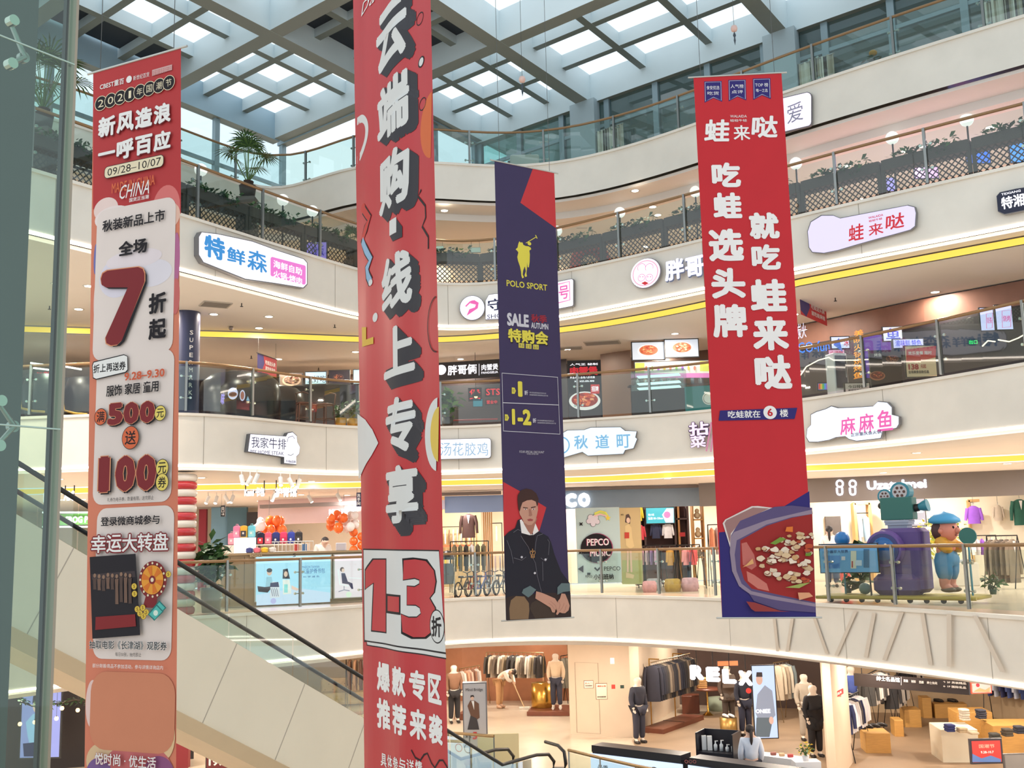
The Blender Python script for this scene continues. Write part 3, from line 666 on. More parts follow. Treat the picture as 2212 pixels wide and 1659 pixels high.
# the discount box
a.poly([(787, 1185), (951, 1188), (967, 1424), (797, 1394), (797, 1386), (790, 1387)], INK, layer=2, key='fabric'); a.poly([(789, 1188), (951, 1191), (966, 1409), (792, 1382)], GRY, layer=3, key='fabric'); a.poly([(798, 1386), (966, 1413), (967, 1421), (799, 1392)], GRY, layer=3, key='fabric')
one = [(794, 1233), (812, 1209), (838, 1209), (838, 1365), (809, 1361), (813, 1258), (794, 1272)]
a.poly([(x + (2 if x > 815 else -2), y + (3 if y > 1240 else -3)) for x, y in one], INK, layer=4, key='fabric'); a.poly(one, RED2, layer=5, key='fabric')
a.poly([(840, 1282), (875, 1285), (875, 1328), (840, 1324)], INK, layer=4, key='fabric'); a.poly([(843, 1287), (872, 1289), (872, 1322), (843, 1319)], RED2, layer=5, key='fabric')
three = [(881, 1210), (900, 1208), (922, 1212), (940, 1232), (944, 1256), (940, 1280), (930, 1292), (942, 1312), (946, 1338), (938, 1362), (920, 1376), (898, 1376), (879, 1364), (876, 1326), (890, 1334), (904, 1334), (912, 1326), (910, 1312), (902, 1306), (887, 1306), (887, 1266), (900, 1268), (909, 1262), (909, 1252), (900, 1248), (880, 1252)]
cx, cy = 912, 1290
a.poly([(x + (3 if x > cx else -3) * (1 if y < 1240 or y > 1345 or x > 925 else 0), y + (4 if y > 1345 else -4 if y < 1225 else 0)) for x, y in three], INK, layer=4, key='fabric')
a.line(three, 5, INK, layer=4, key='fabric', closed=True); a.poly(three, RED2, layer=5, key='fabric')
ell(a, 947, 1353, 16.5, 36, INK, layer=6); ell(a, 947, 1353, 15, 33.5, GRY, layer=7); T('折', (935, 1352), (957, 1355), 44, INK, bold=.03, layer=8)
for k, ch in enumerate('爆款专区'): T(ch, (819 + k * 36, 1459 + k * 8.5), (849 + k * 36, 1466 + k * 8.5), 62, LWH, bold=.045, layer=5)
for k, ch in enumerate('推荐来袭'): T(ch, (819 + k * 36.5, 1538 + k * 11), (850 + k * 36.5, 1547 + k * 11), 64, LWH, bold=.045, layer=5)
a.line([(895, 1619), (902, 1636), (911, 1642), (918, 1630), (925, 1627), (934, 1648), (942, 1658), (952, 1642), (960, 1642), (972, 1662)], 4, INK, layer=5)
for k, ch in enumerate('具体参与详情'): T(ch, (827 + k * 15, 1640 + k * 3), (840 + k * 15, 1643 + k * 3), 27, LWH, bold=.02, layer=6)
a.done(t, cuts=16)
# ---- navy banner -----------------------------------------------------------
S = Surf.px(1068, 14.6, 1197, 15.1)
NAVY = fab((68, 58, 92)); RED3 = fab((206, 62, 66)); YE = fab((232, 218, 84)); SIL = fab((214, 212, 218)); SKIN = fab((206, 154, 132)); SKD = fab((176, 122, 104)); HAIR = fab((72, 48, 44)); DEN = fab((42, 40, 50)); DEN2 = fab((62, 60, 72)); GRC = fab((104, 122, 124))
t, a = banner('hanging_banner', 'navy hanging banner with a yellow polo rider and a man in a denim jacket', S, [(1068, 347), (1197, 373), (1231, 1334), (1093, 1341)], NAVY, True, True, 5)
k_ = dict(key='fabric'); T = a.text
a.poly([(1151, 364), (1197, 374), (1201, 493), (1124, 438)], RED3, **k_); a.poly([(1087, 1041), (1121, 1060), (1180, 1096), (1164, 1150), (1088, 1158)], RED3, **k_)
Y = lambda P: a.poly([(1060 + x / 3.456, 480 + y / 3.456) for x, y in P], YE, key='emblem')
Y([(200, 190), (206, 160), (214, 142), (222, 152), (236, 150), (244, 170), (262, 178), (282, 180), (298, 190), (302, 202), (288, 212), (292, 240), (290, 300), (284, 338), (276, 336), (272, 300), (270, 350), (266, 380), (270, 404), (258, 410), (252, 396), (262, 366), (254, 330), (242, 360), (238, 390), (248, 412), (236, 420), (228, 400), (226, 370), (218, 330), (204, 290), (198, 260), (206, 226), (196, 212), (186, 204), (192, 196)])
a.line([(1060 + x / 3.456, 480 + y / 3.456) for x, y in ((262, 156), (340, 110))], 1.5, YE, key='emblem'); a.line([(1060 + x / 3.456, 480 + y / 3.456) for x, y in ((334, 96), (346, 122))], 2.2, YE, key='emblem'); a.circ(1060 + 288 / 3.456, 480 + 160 / 3.456, 4, YE, key='emblem')
T('POLO SPORT', (1094, 611), (1182, 622), 14, YE, bold=.02); T('SALE', (1095, 690), (1142, 693), 29, SIL, bold=.05); T('秋季', (1147, 687), (1181, 690), 18, fab((160, 48, 60)), bold=.03)
T('AUTUMN', (1147, 703), (1184, 706), 13, SIL, bold=.03); T('特购会', (1097, 723), (1184, 732), 30, YE, bold=.04, shadow=INK, sh=(1, 2))
for k, s_ in enumerate(('男装', '女装', '童装')): x = 1120 + k * 15.6; y = 746 + k * 1.6; a.poly([(x, y - 5), (x + 12, y - 4), (x + 12, y + 6), (x, y + 5)], YE); T(s_, (x + 1, y + .3), (x + 11, y + 1), 8, NAVY, bold=.0)
LN = SIL
for P in ([(1084, 806), (1204, 815), (1209, 938), (1087, 931)],): a.line(P, 1.6, LN, closed=True)
a.line([(1086, 870), (1207, 875)], 1.6, LN)
for x, y, x2 in ((1105, 844, 1113), (1090, 902, 1098)): a.poly([(x, y - 7), (x + 6, y - 6.5), (x + 9, y + .5), (x + 6, y + 7), (x, y + 6.5)], YE); T('低至', (x + 1, y), (x + 6, y), 7, NAVY, bold=0)
T('1', (1118, 840), (1128, 841), 34, YE, bold=.05); T('折', (1132, 848), (1140, 849), 10, SIL, bold=.03); T('1-2', (1105, 899), (1147, 903), 35, YE, bold=.05); T('折', (1150, 908), (1158, 909), 10, SIL, bold=.03)
for x, y in ((1143, 848), (1160, 908)): T('参与活动品牌及商品详见店内公示', (x, y), (x + 36, y + 2), 3.2, SIL, bold=0); T('活动最终解释权归商场所有以店内为准', (x, y + 5), (x + 40, y + 7), 3.2, SIL, bold=0)
T('YOUR SPECIAL DISCOUNT', (1121, 975), (1175, 978), 5, SIL, bold=.01, shear=.3); T('WORLD LIMITED TIME', (1137, 980.5), (1162, 981.5), 2.6, SIL, bold=0)
# the picture of the seated man
Z = lambda P: [(1060 + x / 5.025, 1020 + y / 5.025) for x, y in P]
G = lambda P, c: a.poly(Z(P), c, key='picture')
G([(168, 1610), (160, 1370), (200, 1340), (380, 1340), (560, 1300), (700, 1310), (862, 1310), (870, 1570)], fab((58, 46, 44)))
G([(205, 1600), (198, 1480), (215, 1390), (270, 1345), (360, 1350), (410, 1420), (415, 1500), (405, 1594)], fab((140, 112, 84)))
G([(480, 1590), (420, 1480), (440, 1420), (520, 1370), (640, 1420), (700, 1500), (690, 1580)], fab((74, 60, 52)))
G([(150, 690), (190, 650), (262, 605), (290, 520), (326, 505), (340, 640), (470, 680), (516, 640), (620, 700), (650, 760), (690, 900), (760, 1080), (850, 1200), (862, 1330), (740, 1330), (700, 1310), (560, 1310), (470, 1300), (380, 1340), (250, 1340), (160, 1360)], DEN)
G([(335, 655), (440, 685), (480, 680), (470, 800), (478, 980), (440, 900), (400, 830), (330, 700)], fab((34, 28, 34)))
G([(312, 520), (330, 512), (380, 590), (452, 680), (418, 684), (330, 660)], LWH); G([(478, 548), (516, 640), (456, 684), (452, 640), (470, 590)], LWH)
G([(340, 500), (500, 500), (470, 590), (452, 660), (432, 680), (400, 640), (355, 560)], SKD)
G([(300, 330), (320, 300), (400, 290), (480, 310), (506, 350), (508, 410), (496, 470), (478, 530), (440, 572), (400, 575), (358, 548), (330, 490), (312, 460), (302, 410)], SKIN)
G([(286, 300), (290, 250), (320, 200), (380, 178), (440, 190), (490, 230), (515, 290), (508, 350), (498, 376), (484, 320), (440, 300), (390, 306), (340, 330), (322, 380), (310, 430), (296, 400)], HAIR)
G([(345, 378), (400, 386), (398, 394), (345, 388)], HAIR); G([(432, 380), (484, 370), (484, 380), (432, 392)], HAIR)
for ex in (372, 460): a.circ(1060 + ex / 5.025, 1020 + 402 / 5.025, 2.9, LWH, ry=1.2, key='picture'); a.circ(1060 + ex / 5.025, 1020 + 402 / 5.025, 1.2, INK, key='picture')
G([(408, 400), (428, 400), (446, 466), (430, 480), (404, 474), (412, 460)], SKD); G([(390, 514), (424, 504), (456, 514), (446, 530), (402, 530)], fab((168, 84, 80)))
for P in ([(322, 690), (345, 730), (400, 810), (480, 990), (500, 1130), (545, 1300)], [(560, 670), (500, 690), (484, 760), (474, 860)], [(244, 930), (330, 955), (378, 920)], [(536, 930), (590, 968), (608, 930)], [(240, 655), (290, 620), (322, 640)], [(612, 730), (630, 760), (620, 900)], [(170, 740), (215, 860), (240, 990)], [(556, 970), (560, 1180)]): a.line(Z(P), .9, fab((120, 118, 128)), key='picture')
for x, y in ((330, 922), (588, 948), (472, 1095)): a.circ(1060 + x / 5.025, 1020 + y / 5.025, 2.4, SIL, key='picture')
T('♔', (1060 + 418 / 5.025, 1020 + 882 / 5.025), (1060 + 478 / 5.025, 1020 + 880 / 5.025), 20, fab((214, 160, 100)), bold=0, key='picture')
G([(330, 1310), (346, 1270), (420, 1232), (486, 1275), (440, 1330), (400, 1360)], GRC); G([(716, 1250), (760, 1204), (852, 1206), (856, 1290), (780, 1300), (716, 1330)], GRC)
G([(486, 1292), (540, 1306), (600, 1330), (690, 1370), (730, 1430), (740, 1470), (716, 1515), (700, 1480), (686, 1524), (660, 1520), (640, 1470), (560, 1420), (476, 1370)], SKIN)
G([(760, 1316), (800, 1320), (826, 1380), (850, 1450), (836, 1500), (800, 1530), (770, 1530), (740, 1520), (716, 1550), (700, 1540), (724, 1480), (720, 1400), (744, 1370)], SKIN)
for P in ([(640, 1400), (690, 1440), (716, 1500)], [(620, 1420), (660, 1450), (690, 1500)], [(790, 1420), (770, 1470), (740, 1510)], [(816, 1440), (800, 1490), (780, 1524)], [(730, 1400), (745, 1440), (730, 1490)]): a.line(Z(P), .8, SKD, key='picture')
a.done(t)
# ---- right red banner ------------------------------------------------------
S = Surf.px(1498, 13.0, 1690, 13.05)
RED4 = mat((190, 36, 44), .5, 0, .03, 3, spec=.25); BLU = fab((52, 44, 112))
t, a = banner('hanging_banner', 'red hanging banner with bold white characters in two columns over a tray of spicy food', S, [(1498, 167), (1688, 157), (1763, 1334), (1560, 1335)], RED4, True, True, 5)
T = a.text; k_ = dict(key='fabric')
a.poly([(1553, 1150), (1573, 1148), (1690, 1096), (1748, 1061), (1763, 1334), (1560, 1335)], BLU, **k_)
for k, (x, s1, s2) in enumerate(((1540, '食安优选', '吃货'), (1592, '人气榜', '点评'), (1645, 'TOP 榜', '唯一之选'))):
    y = 199 - k * 3; a.poly([(x - 19, y - 23), (x + 19, y - 24), (x + 20, y + 21), (x + 1, y + 13), (x - 18, y + 23)], BLU); a.line([(x - 17, y - 21), (x + 17, y - 22), (x + 18, y + 18), (x + 1, y + 11), (x - 16, y + 20)], 1, SIL, closed=True)
    T(s1, (x - 14, y - 9), (x + 14, y - 10), 9, LWH, bold=.01); T(s2, (x - 12, y + 3), (x + 13, y + 2), 8, LWH, bold=.01)
T('蛙', (1520, 282), (1576, 282), 50, LWH, bold=.03, shear=.1); T('来', (1584, 288), (1620, 286), 34, LWH, bold=.02); T('哒', (1622, 276), (1680, 272), 50, LWH, bold=.03, shear=.1); T('WALAIDA', (1577, 252), (1613, 251), 6, LWH, bold=.01); T('蛙蛙牛蛙', (1577, 261), (1613, 260), 6, LWH, bold=0)
for ch, x0, x1, y0, y1 in (('吃', 1537, 1600, 350, 406), ('蛙', 1540, 1602, 415, 473), ('选', 1530, 1606, 493, 566), ('头', 1536, 1610, 578, 646), ('牌', 1539, 1614, 656, 730), ('就', 1618, 1683, 458, 518), ('吃', 1623, 1686, 527, 584), ('蛙', 1620, 1699, 602, 674), ('来', 1625, 1703, 683, 758), ('哒', 1630, 1710, 766, 842)):
    T(ch, (x0, (y0 + y1) / 2 + 1), (x1, (y0 + y1) / 2 - 1), y1 - y0, LWH, bold=.05)
a.poly([(1555, 887), (1722, 881), (1716, 905), (1552, 909)], BLU); T('吃蛙就在', (1572, 896), (1642, 894), 16, LWH, bold=.02); ell(a, 1663, 891, 14.5, 14.5, LWH); T('6', (1657, 891), (1669, 891), 17, RED4, bold=.03); T('楼', (1684, 893), (1702, 892), 17, LWH, bold=.02)
Z = lambda P: [(1520 + x / 3.688, 900 + y / 3.688) for x, y in P]
G = lambda P, c: a.poly(Z(P), c, key='picture')
G([(150, 850), (170, 820), (380, 714), (430, 712), (560, 728), (300, 850), (230, 930), (215, 1060)], fab((226, 212, 206))); G([(165, 850), (180, 825), (390, 724), (520, 732), (290, 840), (215, 930), (208, 1010)], fab((160, 120, 116)))
G([(215, 950), (250, 890), (290, 830), (560, 720), (700, 708), (862, 726), (892, 1560), (600, 1540), (400, 1470), (360, 1410), (300, 1370), (240, 1250), (215, 1100)], fab((94, 80, 120)))
G([(213, 960), (240, 920), (280, 905), (500, 825), (862, 740), (868, 775), (700, 800), (500, 860), (300, 965), (262, 985), (245, 1100), (260, 1230), (300, 1330), (380, 1390), (560, 1430), (890, 1490), (892, 1515), (540, 1455), (370, 1415), (280, 1350), (225, 1230), (207, 1080)], fab((150, 132, 150)))
G([(290, 985), (500, 870), (700, 806), (862, 776), (888, 1480), (600, 1420), (380, 1370), (320, 1300), (290, 1200)], fab((158, 44, 40)))
G([(300, 1010), (340, 1000), (400, 1100), (420, 1190), (380, 1220), (310, 1180)], fab((196, 110, 100))); G([(340, 1230), (400, 1260), (500, 1330), (520, 1390), (430, 1370), (350, 1310)], fab((206, 120, 108)))
rr = random.Random(3)
for k in range(95):
    x = rr.uniform(420, 860); y = rr.uniform(890, 1330)
    if (x - 420) / 440 * .9 < abs(y - 1120) / 260 - .35 or y < 1050 - (x - 420) * .42: continue
    r = rr.uniform(4, 9); c = rr.choice([(232, 206, 176), (222, 190, 150), (240, 222, 198), (206, 160, 110), (214, 180, 140), (190, 80, 50), (232, 212, 190)])
    px, py = 1520 + x / 3.688, 900 + y / 3.688; P = [(px + r * rr.uniform(.7, 1.2) * math.cos(w) * 1.15, py + r * rr.uniform(.6, 1.1) * math.sin(w) * .8) for w in [q * PI / 4.5 for q in range(9)]]
    P = [(min(p[0], 1752 + (p[1] - 1100) * .045), p[1]) for p in P]
    a.poly([(p[0] + .8, p[1] + 1.6) for p in P], fab((120, 50, 40)), key='picture'); a.poly(P, fab(c), key='picture')
for P, c in (([(520, 1010), (600, 960), (650, 975), (560, 1020)], (120, 150, 60)), ([(640, 1360), (760, 1330), (840, 1320), (750, 1365)], (160, 170, 90)), ([(650, 880), (700, 876), (700, 920), (640, 915)], (226, 120, 50)), ([(330, 1180), (380, 1130), (390, 1170), (300, 1200)], (226, 170, 110)), ([(800, 1090), (850, 1080), (840, 1110), (800, 1110)], (110, 140, 50)), ([(740, 1400), (830, 1400), (860, 1430), (750, 1460)], (226, 160, 120))): G(P, fab(c))
G([(330, 1470), (395, 1478), (600, 1545), (680, 1552), (400, 1550), (370, 1530)], fab((150, 60, 58)))
a.done(t)
# ---------------------------------------------------------------- escalator crossing the atrium
ED = Vector((.612, .790)); EN = Vector((-.790, .612)); EP = Vector((-5.3, 17.0)); EW = 1.15
CLAD = mat((222, 212, 192), .4, 0, .03, 1); TAN = mat((206, 186, 156), .4, 0, .05, 1.5); RUB = mat((24, 24, 26), .35)
def ep(s_, o=0, dz=0):
    """point along the escalator handrail; s_ = run in metres, 8.0 is the lower landing"""
    q = EP + ED * s_ + EN * o; z = 1.165 - .55 * min(s_, 8.0) ; return Vector((q.x, q.y, z + dz))
t = thing('escalator', 'long escalator with cream cladding, glass sides and black handrails', 'escalator', ep(8, .5, -.95))
S0 = -8.5
ts = [S0, -6, -4, -2, 0, 2, 4, 6, 7.2, 7.7, 8.0, 8.4, 9.2, 9.6]
for o, nm in ((0, 'near'), (EW, 'far')):
    w = WB(); w.tube([ep(x, o) for x in ts[:-1]] + [ep(9.65, o, -.06), ep(9.85, o, -.25), ep(9.8, o, -.5), ep(9.5, o, -.64), ep(9.0, o, -.66)], .038, RUB, 8); w.done('handrail', t)
    seg = [S0 + 1.35 * k for k in range(14) if S0 + 1.35 * (k + 1) < 9.9]
    for x in seg:
        w = WB(); xs = [x + .01, x + .66, x + 1.34]; w.add([ep(q, o, -.05) for q in xs] + [ep(q, o, -.74) for q in xs], [(0, 1, 4, 3), (1, 2, 5, 4)], GLASS); w.done('glass_panel', t)
w = WB(); xs = ts[:11] + [9.3]
top = [ep(x, -.10, -.74) for x in xs]; bot = [ep(x, -.10, -2.25) for x in xs]; n = len(xs)
bot = [Vector((p.x, p.y, max(p.z, -4.2))) for p in bot]
w.add(top + bot, [(i, i + 1, n + i + 1, n + i) for i in range(n - 1)], CLAD)
w.add(top + [ep(x, .05, -.74) for x in xs], [(i + 1, i, n + i, n + i + 1) for i in range(n - 1)], CLAD)
lip = [ep(x, -.16, -2.27) for x in xs]; lip2 = [ep(x, .0, -2.5) for x in xs]
lip = [Vector((p.x, p.y, max(p.z, -4.2))) for p in lip]; lip2 = [Vector((p.x, p.y, max(p.z, -4.2))) for p in lip2]
w.add(bot + lip, [(i, i + 1, n + i + 1, n + i) for i in range(n - 1)], TAN); w.add(lip + lip2, [(i, i + 1, n + i + 1, n + i) for i in range(n - 1)], TAN)
w.add(lip2 + [p + Vector((EN.x, EN.y, 0)) * 1.2 for p in lip2], [(i, i + 1, n + i + 1, n + i) for i in range(n - 1)], TAN)
for k in range(12):                                   # joints between the cladding sheets, square to the slope
    x = -8 + k * 1.45
    a_ = ep(x + .34, -.103, -.74); c_ = ep(x - .30, -.103, -2.25)
    if c_.z < -4.1: continue
    e = Vector((ED.x, ED.y, 0)) * .008; w.quad(a_ - e, a_ + e, c_ + e, c_ - e, SEAM)
w.done('side_panel', t)
w = WB()
for k in range(46):                                   # steps between the two balustrades
    x = -8 + k * .36
    if x > 8.4: break
    p = ep(min(x, 8.2), .08, -.98); q = EN * (EW - .16)
    a_ = p; b_ = p + Vector((q.x, q.y, 0)); f = Vector((ED.x, ED.y, 0)) * .36
    w.quad(a_, b_, b_ + f, a_ + f, mat((70, 70, 74), .4, .5)); w.quad(a_ + f, b_ + f, b_ + f - Vector((0, 0, .2)), a_ + f - Vector((0, 0, .2)), mat((50, 50, 54), .5))
w.done('steps', t)
w = WB(); w.add([ep(x, EW + .1, -.74) for x in xs] + [Vector((q.x, q.y, max(q.z, -4.2))) for q in [ep(x, EW + .1, -2.3) for x in xs]], [(i, i + 1, n + i + 1, n + i) for i in range(n - 1)], CLAD); w.done('far_side_panel', t)

# ---------------------------------------------------------------- glass wall beside the viewer, with its column and mullion
S = Surf.px(-10, 5.0, 128, 5.27)
gl = glassmat((196, 222, 210), .05, .035, .3)
t = thing('glass_screen', 'tall clear glass screen with a steel edge post at the left', 'glass screen', S.P(0, -4))
w = WB(); u1 = S.uv(134, 830)[0]
for v0, v1 in ((-2.5, S.uv(60, 922)[1] - .004), (S.uv(60, 922)[1] + .004, S.uv(60, 100)[1] - .004), (S.uv(60, 100)[1] + .004, 6)):
    w = WB(); w.add([S.P(-.6, v0), S.P(u1, v0), S.P(u1, v1), S.P(-.6, v1)], [(0, 1, 2, 3)], gl); w.done('glass_sheet', t)
for y in (922, 100):
    v = S.uv(60, y)[1]; w = WB(); w.tube([S.P(-.6, v), S.P(u1, v)], .005, mat((170, 190, 180), .2, .3), 6); w.done('glass_joint', t)
w = WB(); a_ = S.P(u1, -2.5, -.03); w.box((a_.x, a_.y, 1.75), (.05, .03, 8.5), mat((150, 138, 122), .3, .8), math.atan2(S.U.y, S.U.x)); w.box((a_.x - .032, a_.y - .012, 1.75), (.01, .03, 8.5), BLACKM, math.atan2(S.U.y, S.U.x)); w.done('edge_post', t)
for (hx, hy), ds in (((66, 117), ((33, 42), (30, 135))), ((44, 919), ((6, 865), (3, 962)))):
    hu, hv = S.uv(hx, hy); f = thing('glass_fitting', 'steel spider fitting bolted to the %s joint of the glass screen' % ('upper' if hy < 500 else 'lower'), 'fitting', S.P(hu, hv, -.06))
    w = WB(); w.disc(S.P(hu, hv, -.05), -S.N, .028, .03, STEEL, 16); w.done('hub', f)
    for x, y in ds:
        u, v = S.uv(x, y); w = WB(); w.tube([S.P(hu, hv, -.05), S.P(u, v, -.045)], [.014, .011], STEEL, 8); w.done('arm', f)
        w = WB(); w.disc(S.P(u, v, -.05), S.N, .027, .045, CHROME, 20); w.done('clamp_disc', f)
b = B(); p = at(-135, 830, 6.1); b.box((p.x - .06, p.y + .25, 1.5), (.62, .5, 12), mat((70, 82, 78), .35, .2, .08, 1.5), math.atan2(S.U.y, S.U.x)); struct(b, 'wall_column_near')

# ---------------------------------------------------------------- lit shop signs on the stone balconies
def sign(label, lv, x0, x1, yc, plate, art, col=(246, 244, 255), e=1.05, d=.1, thick=.09, side=(120, 118, 120), cat='shop sign'):
    S = bandsurf(lv, x0, x1, yc, d + .02); u, v = S.uv((x0 + x1) / 2, yc)
    t = thing('shop_sign', label, cat, S.P(u, v)); a = Art(S, .0012, 0)
    for P in plate:
        if P[0] == 'c': a.circ(*P[1], glow(col, e), key='plate', layer=0); a.circ(P[1][0], P[1][1], P[1][2] + 1.5, mat(side, .5), key='backing', layer=-20)
        else:
            a.poly(P, glow(col, e), key='plate', layer=0); Q = P
            uvs = [S.uv(*q) for q in P]; cu = sum(q[0] for q in uvs) / len(uvs); cv = sum(q[1] for q in uvs) / len(uvs)
            a.poly([(cu + (q[0] - cu) * 1.015 , cv + (q[1] - cv) * 1.05) for q in uvs], mat(side, .5), uv=True, key='backing', layer=-2, thick=thick - .02)
    art(a); a.done(t); return t
def rr_(x0, y0, x1, y1, sl=0, c=4):
    """rounded rectangle outline in px; sl = drop of its right side"""
    P = []
    for cx, cy, a0 in ((x1 - c, y0 + c + sl, -90), (x1 - c, y1 - c + sl, 0), (x0 + c, y1 - c, 90), (x0 + c, y0 + c, 180)):
        for k in range(4): w = math.radians(a0 + k * 30); P.append((cx + c * math.cos(w), cy + c * math.sin(w)))
    return P
BLUE = glow((58, 140, 206), .9); MAG = glow((226, 96, 170), .95); NVY = mat((44, 52, 92), .5); WG = glow((250, 248, 255), 1.2); REDG = glow((206, 44, 56), .8); CYAN = glow((120, 176, 214), .9)
def f(a):
    a.text('特', (441, 530), (486, 540), 50, BLUE, bold=.045); a.text('鲜', (490, 549), (530, 558), 34, BLUE, bold=.03); a.text('森', (534, 558), (577, 570), 46, BLUE, bold=.02)
    a.poly(rr_(584, 555, 660, 597, 18), glow((226, 120, 200), .95), key='print'); a.text('海鲜自助', (590, 571), (652, 586), 17, WG, bold=.02); a.text('火锅·烤肉', (590, 592), (652, 607), 16, WG, bold=.02)
sign('large white lit sign with blue characters and a pink panel on the left balcony', 4, 432, 663, 565, [[(430, 512), (436, 502), (470, 506), (545, 522), (600, 542), (656, 560), (663, 568), (663, 613), (655, 621), (600, 612), (530, 602), (440, 566), (430, 550)]], f, thick=.16)
def f(a):
    a.circ(1020, 665, 23, glow((252, 236, 240), 1.0)); a.poly([(1015, 655), (1024, 648), (1034, 654), (1032, 666), (1020, 674), (1008, 682), (1014, 668), (1026, 664), (1028, 658)], MAG); a.line([(1006, 662), (1016, 652), (1022, 650)], 3, MAG)
sign('round white lit logo sign with a pink swoosh', 4, 993, 1047, 665, [('c', (1020, 665, 26.5))], f)
def f(a): a.text('守柴炉', (1053, 655), (1160, 652), 27, NVY, bold=.02); a.text('SHOUCHAILU', (1052, 680), (1160, 677), 10, NVY, bold=.01)
sign('white lit sign partly hidden behind the left edge of the navy banner', 4, 1049, 1160, 664, [[(1049, 650), (1056, 637), (1070, 635), (1160, 636), (1160, 684), (1049, 690)]], f)
def f(a): a.line([(1206, 614), (1230, 608), (1231, 648), (1207, 654)], 2, MAG); a.text('号', (1207, 634), (1229, 629), 30, MAG, bold=.02)
sign('small white lit sign with magenta character at the right edge of the navy banner', 4, 1195, 1238, 633, [rr_(1195, 610, 1238, 668, -7, 4)], f)
def f(a):
    a.circ(1394, 590, 28, glow((236, 170, 196), .9)); a.circ(1394, 590, 26, glow((250, 244, 250), 1.0))
    for dx in (-8, 9): a.circ(1394 + dx, 578, 9, MAG, ring=1); a.poly([(1387 + dx, 580), (1402 + dx, 580), (1400 + dx, 590), (1388 + dx, 590)], WG); a.circ(1394 + dx, 600, 8, MAG, ring=1); a.circ(1391 + dx, 598, 1.2, MAG); a.circ(1397 + dx, 598, 1.2, MAG)
    a.poly([(1386, 612), (1394, 608), (1402, 612), (1394, 616)], REDG)
sign('round pink and white lit sign showing two cook hats', 4, 1362, 1427, 590, [('c', (1394, 590, 32))], f, (246, 236, 246))
def f(a):
    for ch, x0, x1, y in (('胖', 1436, 1478, 584), ('哥', 1480, 1521, 578), ('俩', 1524, 1566, 572)): a.text(ch, (x0, y), (x1, y - 4), 46, glow((226, 224, 255), 1.3), bold=.04, shadow=mat((120, 126, 150)), sh=(2, 3), key='lettering')
sign('bold white lit characters beside the round cook sign', 4, 1434, 1570, 580, [], f, thick=.05)
def f(a):
    a.text('蛙', (1832, 506), (1866, 498), 36, REDG, bold=.02, shear=.1); a.text('来', (1876, 498), (1908, 492), 26, REDG, bold=.015); a.text('哒', (1912, 482), (1954, 474), 34, REDG, bold=.02, shear=.1); a.text('WALAIDA', (1876, 471), (1908, 464), 5, REDG); a.text('蛙蛙牛蛙', (1877, 478), (1906, 472), 5, REDG)
sign('white lit sign with red brush characters on the upper right balcony', 4, 1745, 1978, 495, [[(1745, 500), (1752, 480), (1775, 466), (1800, 466), (1815, 472), (1960, 444), (1975, 448), (1978, 460), (1976, 488), (1966, 496), (1930, 506), (1900, 514), (1850, 528), (1810, 540), (1780, 546), (1755, 544), (1748, 534)]], f, (222, 214, 244), .95)
def f(a): a.text('特湘客', (2163, 440), (2240, 424), 28, WG, bold=.03); a.text('TEXIANG', (2163, 420), (2205, 412), 5, WG)
sign('dark navy sign with white characters at the right end of the upper balcony', 4, 2153, 2250, 430, [[(2153, 424), (2160, 416), (2196, 408), (2250, 400), (2250, 446), (2170, 462), (2156, 456)]], f, (46, 50, 78), .35)
def f(a): a.text('爱', (1700, 248), (1734, 238), 42, mat((150, 150, 170), .5), bold=-.005)
sign('rounded white glowing sign on the topmost stone balcony', 5, 1680, 1753, 240, [rr_(1676, 214, 1752, 286, -14, 9)], f, (240, 228, 255), 1.15)
def f(a):
    for k, ch in enumerate('我家牛排'): a.text(ch, (543 + k * 19, 955 + k * 1.2), (561 + k * 19, 956 + k * 1.2), 24, NVY, bold=.01)
    a.text('MY HOME STEAK', (541, 973), (613, 982), 8, NVY, bold=.01); a.circ(630, 972, 12, glow((252, 252, 255), 1.1), ry=14); a.line([(621, 982), (628, 984), (634, 980)], 1.2, NVY); a.line([(620, 955), (622, 945), (632, 942), (636, 948)], 1.2, NVY); a.text('牛排&自助', (617, 996), (638, 998), 6, NVY)
sign('white cut-out sign with navy steak house characters on the middle left balcony', 3, 533, 648, 967, [[(541, 938), (618, 943), (622, 936), (632, 934), (641, 942), (642, 955), (648, 966), (646, 980), (640, 986), (640, 1003), (614, 1000), (614, 987), (536, 975)]], f, side=(90, 92, 98), thick=.2)
def f(a):
    for k, ch in enumerate('汤花胶鸡'): a.text(ch, (951 + k * 26.5, 971), (975 + k * 26.5, 969.5), 29, glow((150, 186, 214), .8), bold=.008, outline=None); 
sign('white lit sign with outlined pale characters between the tall red and navy banners', 3, 940, 1060, 970, [rr_(930, 950, 1060, 992, -3, 6)], f)
def f(a):
    a.circ(1212, 962, 19, CYAN, ring=3)
    for k, ch in enumerate('秋道町'): a.text(ch, (1240 + k * 46, 956 - k), (1270 + k * 46, 954 - k), 30, CYAN, bold=.02)
sign('white lit cut-out sign with pale blue characters right of the navy banner', 3, 1200, 1376, 957, [[(1196, 946), (1226, 930), (1262, 929), (1276, 924), (1340, 923), (1350, 931), (1375, 932), (1372, 945), (1376, 948), (1368, 968), (1350, 972), (1346, 980), (1270, 984), (1258, 976), (1210, 990), (1196, 985)]], f, (226, 240, 252), 1.0)
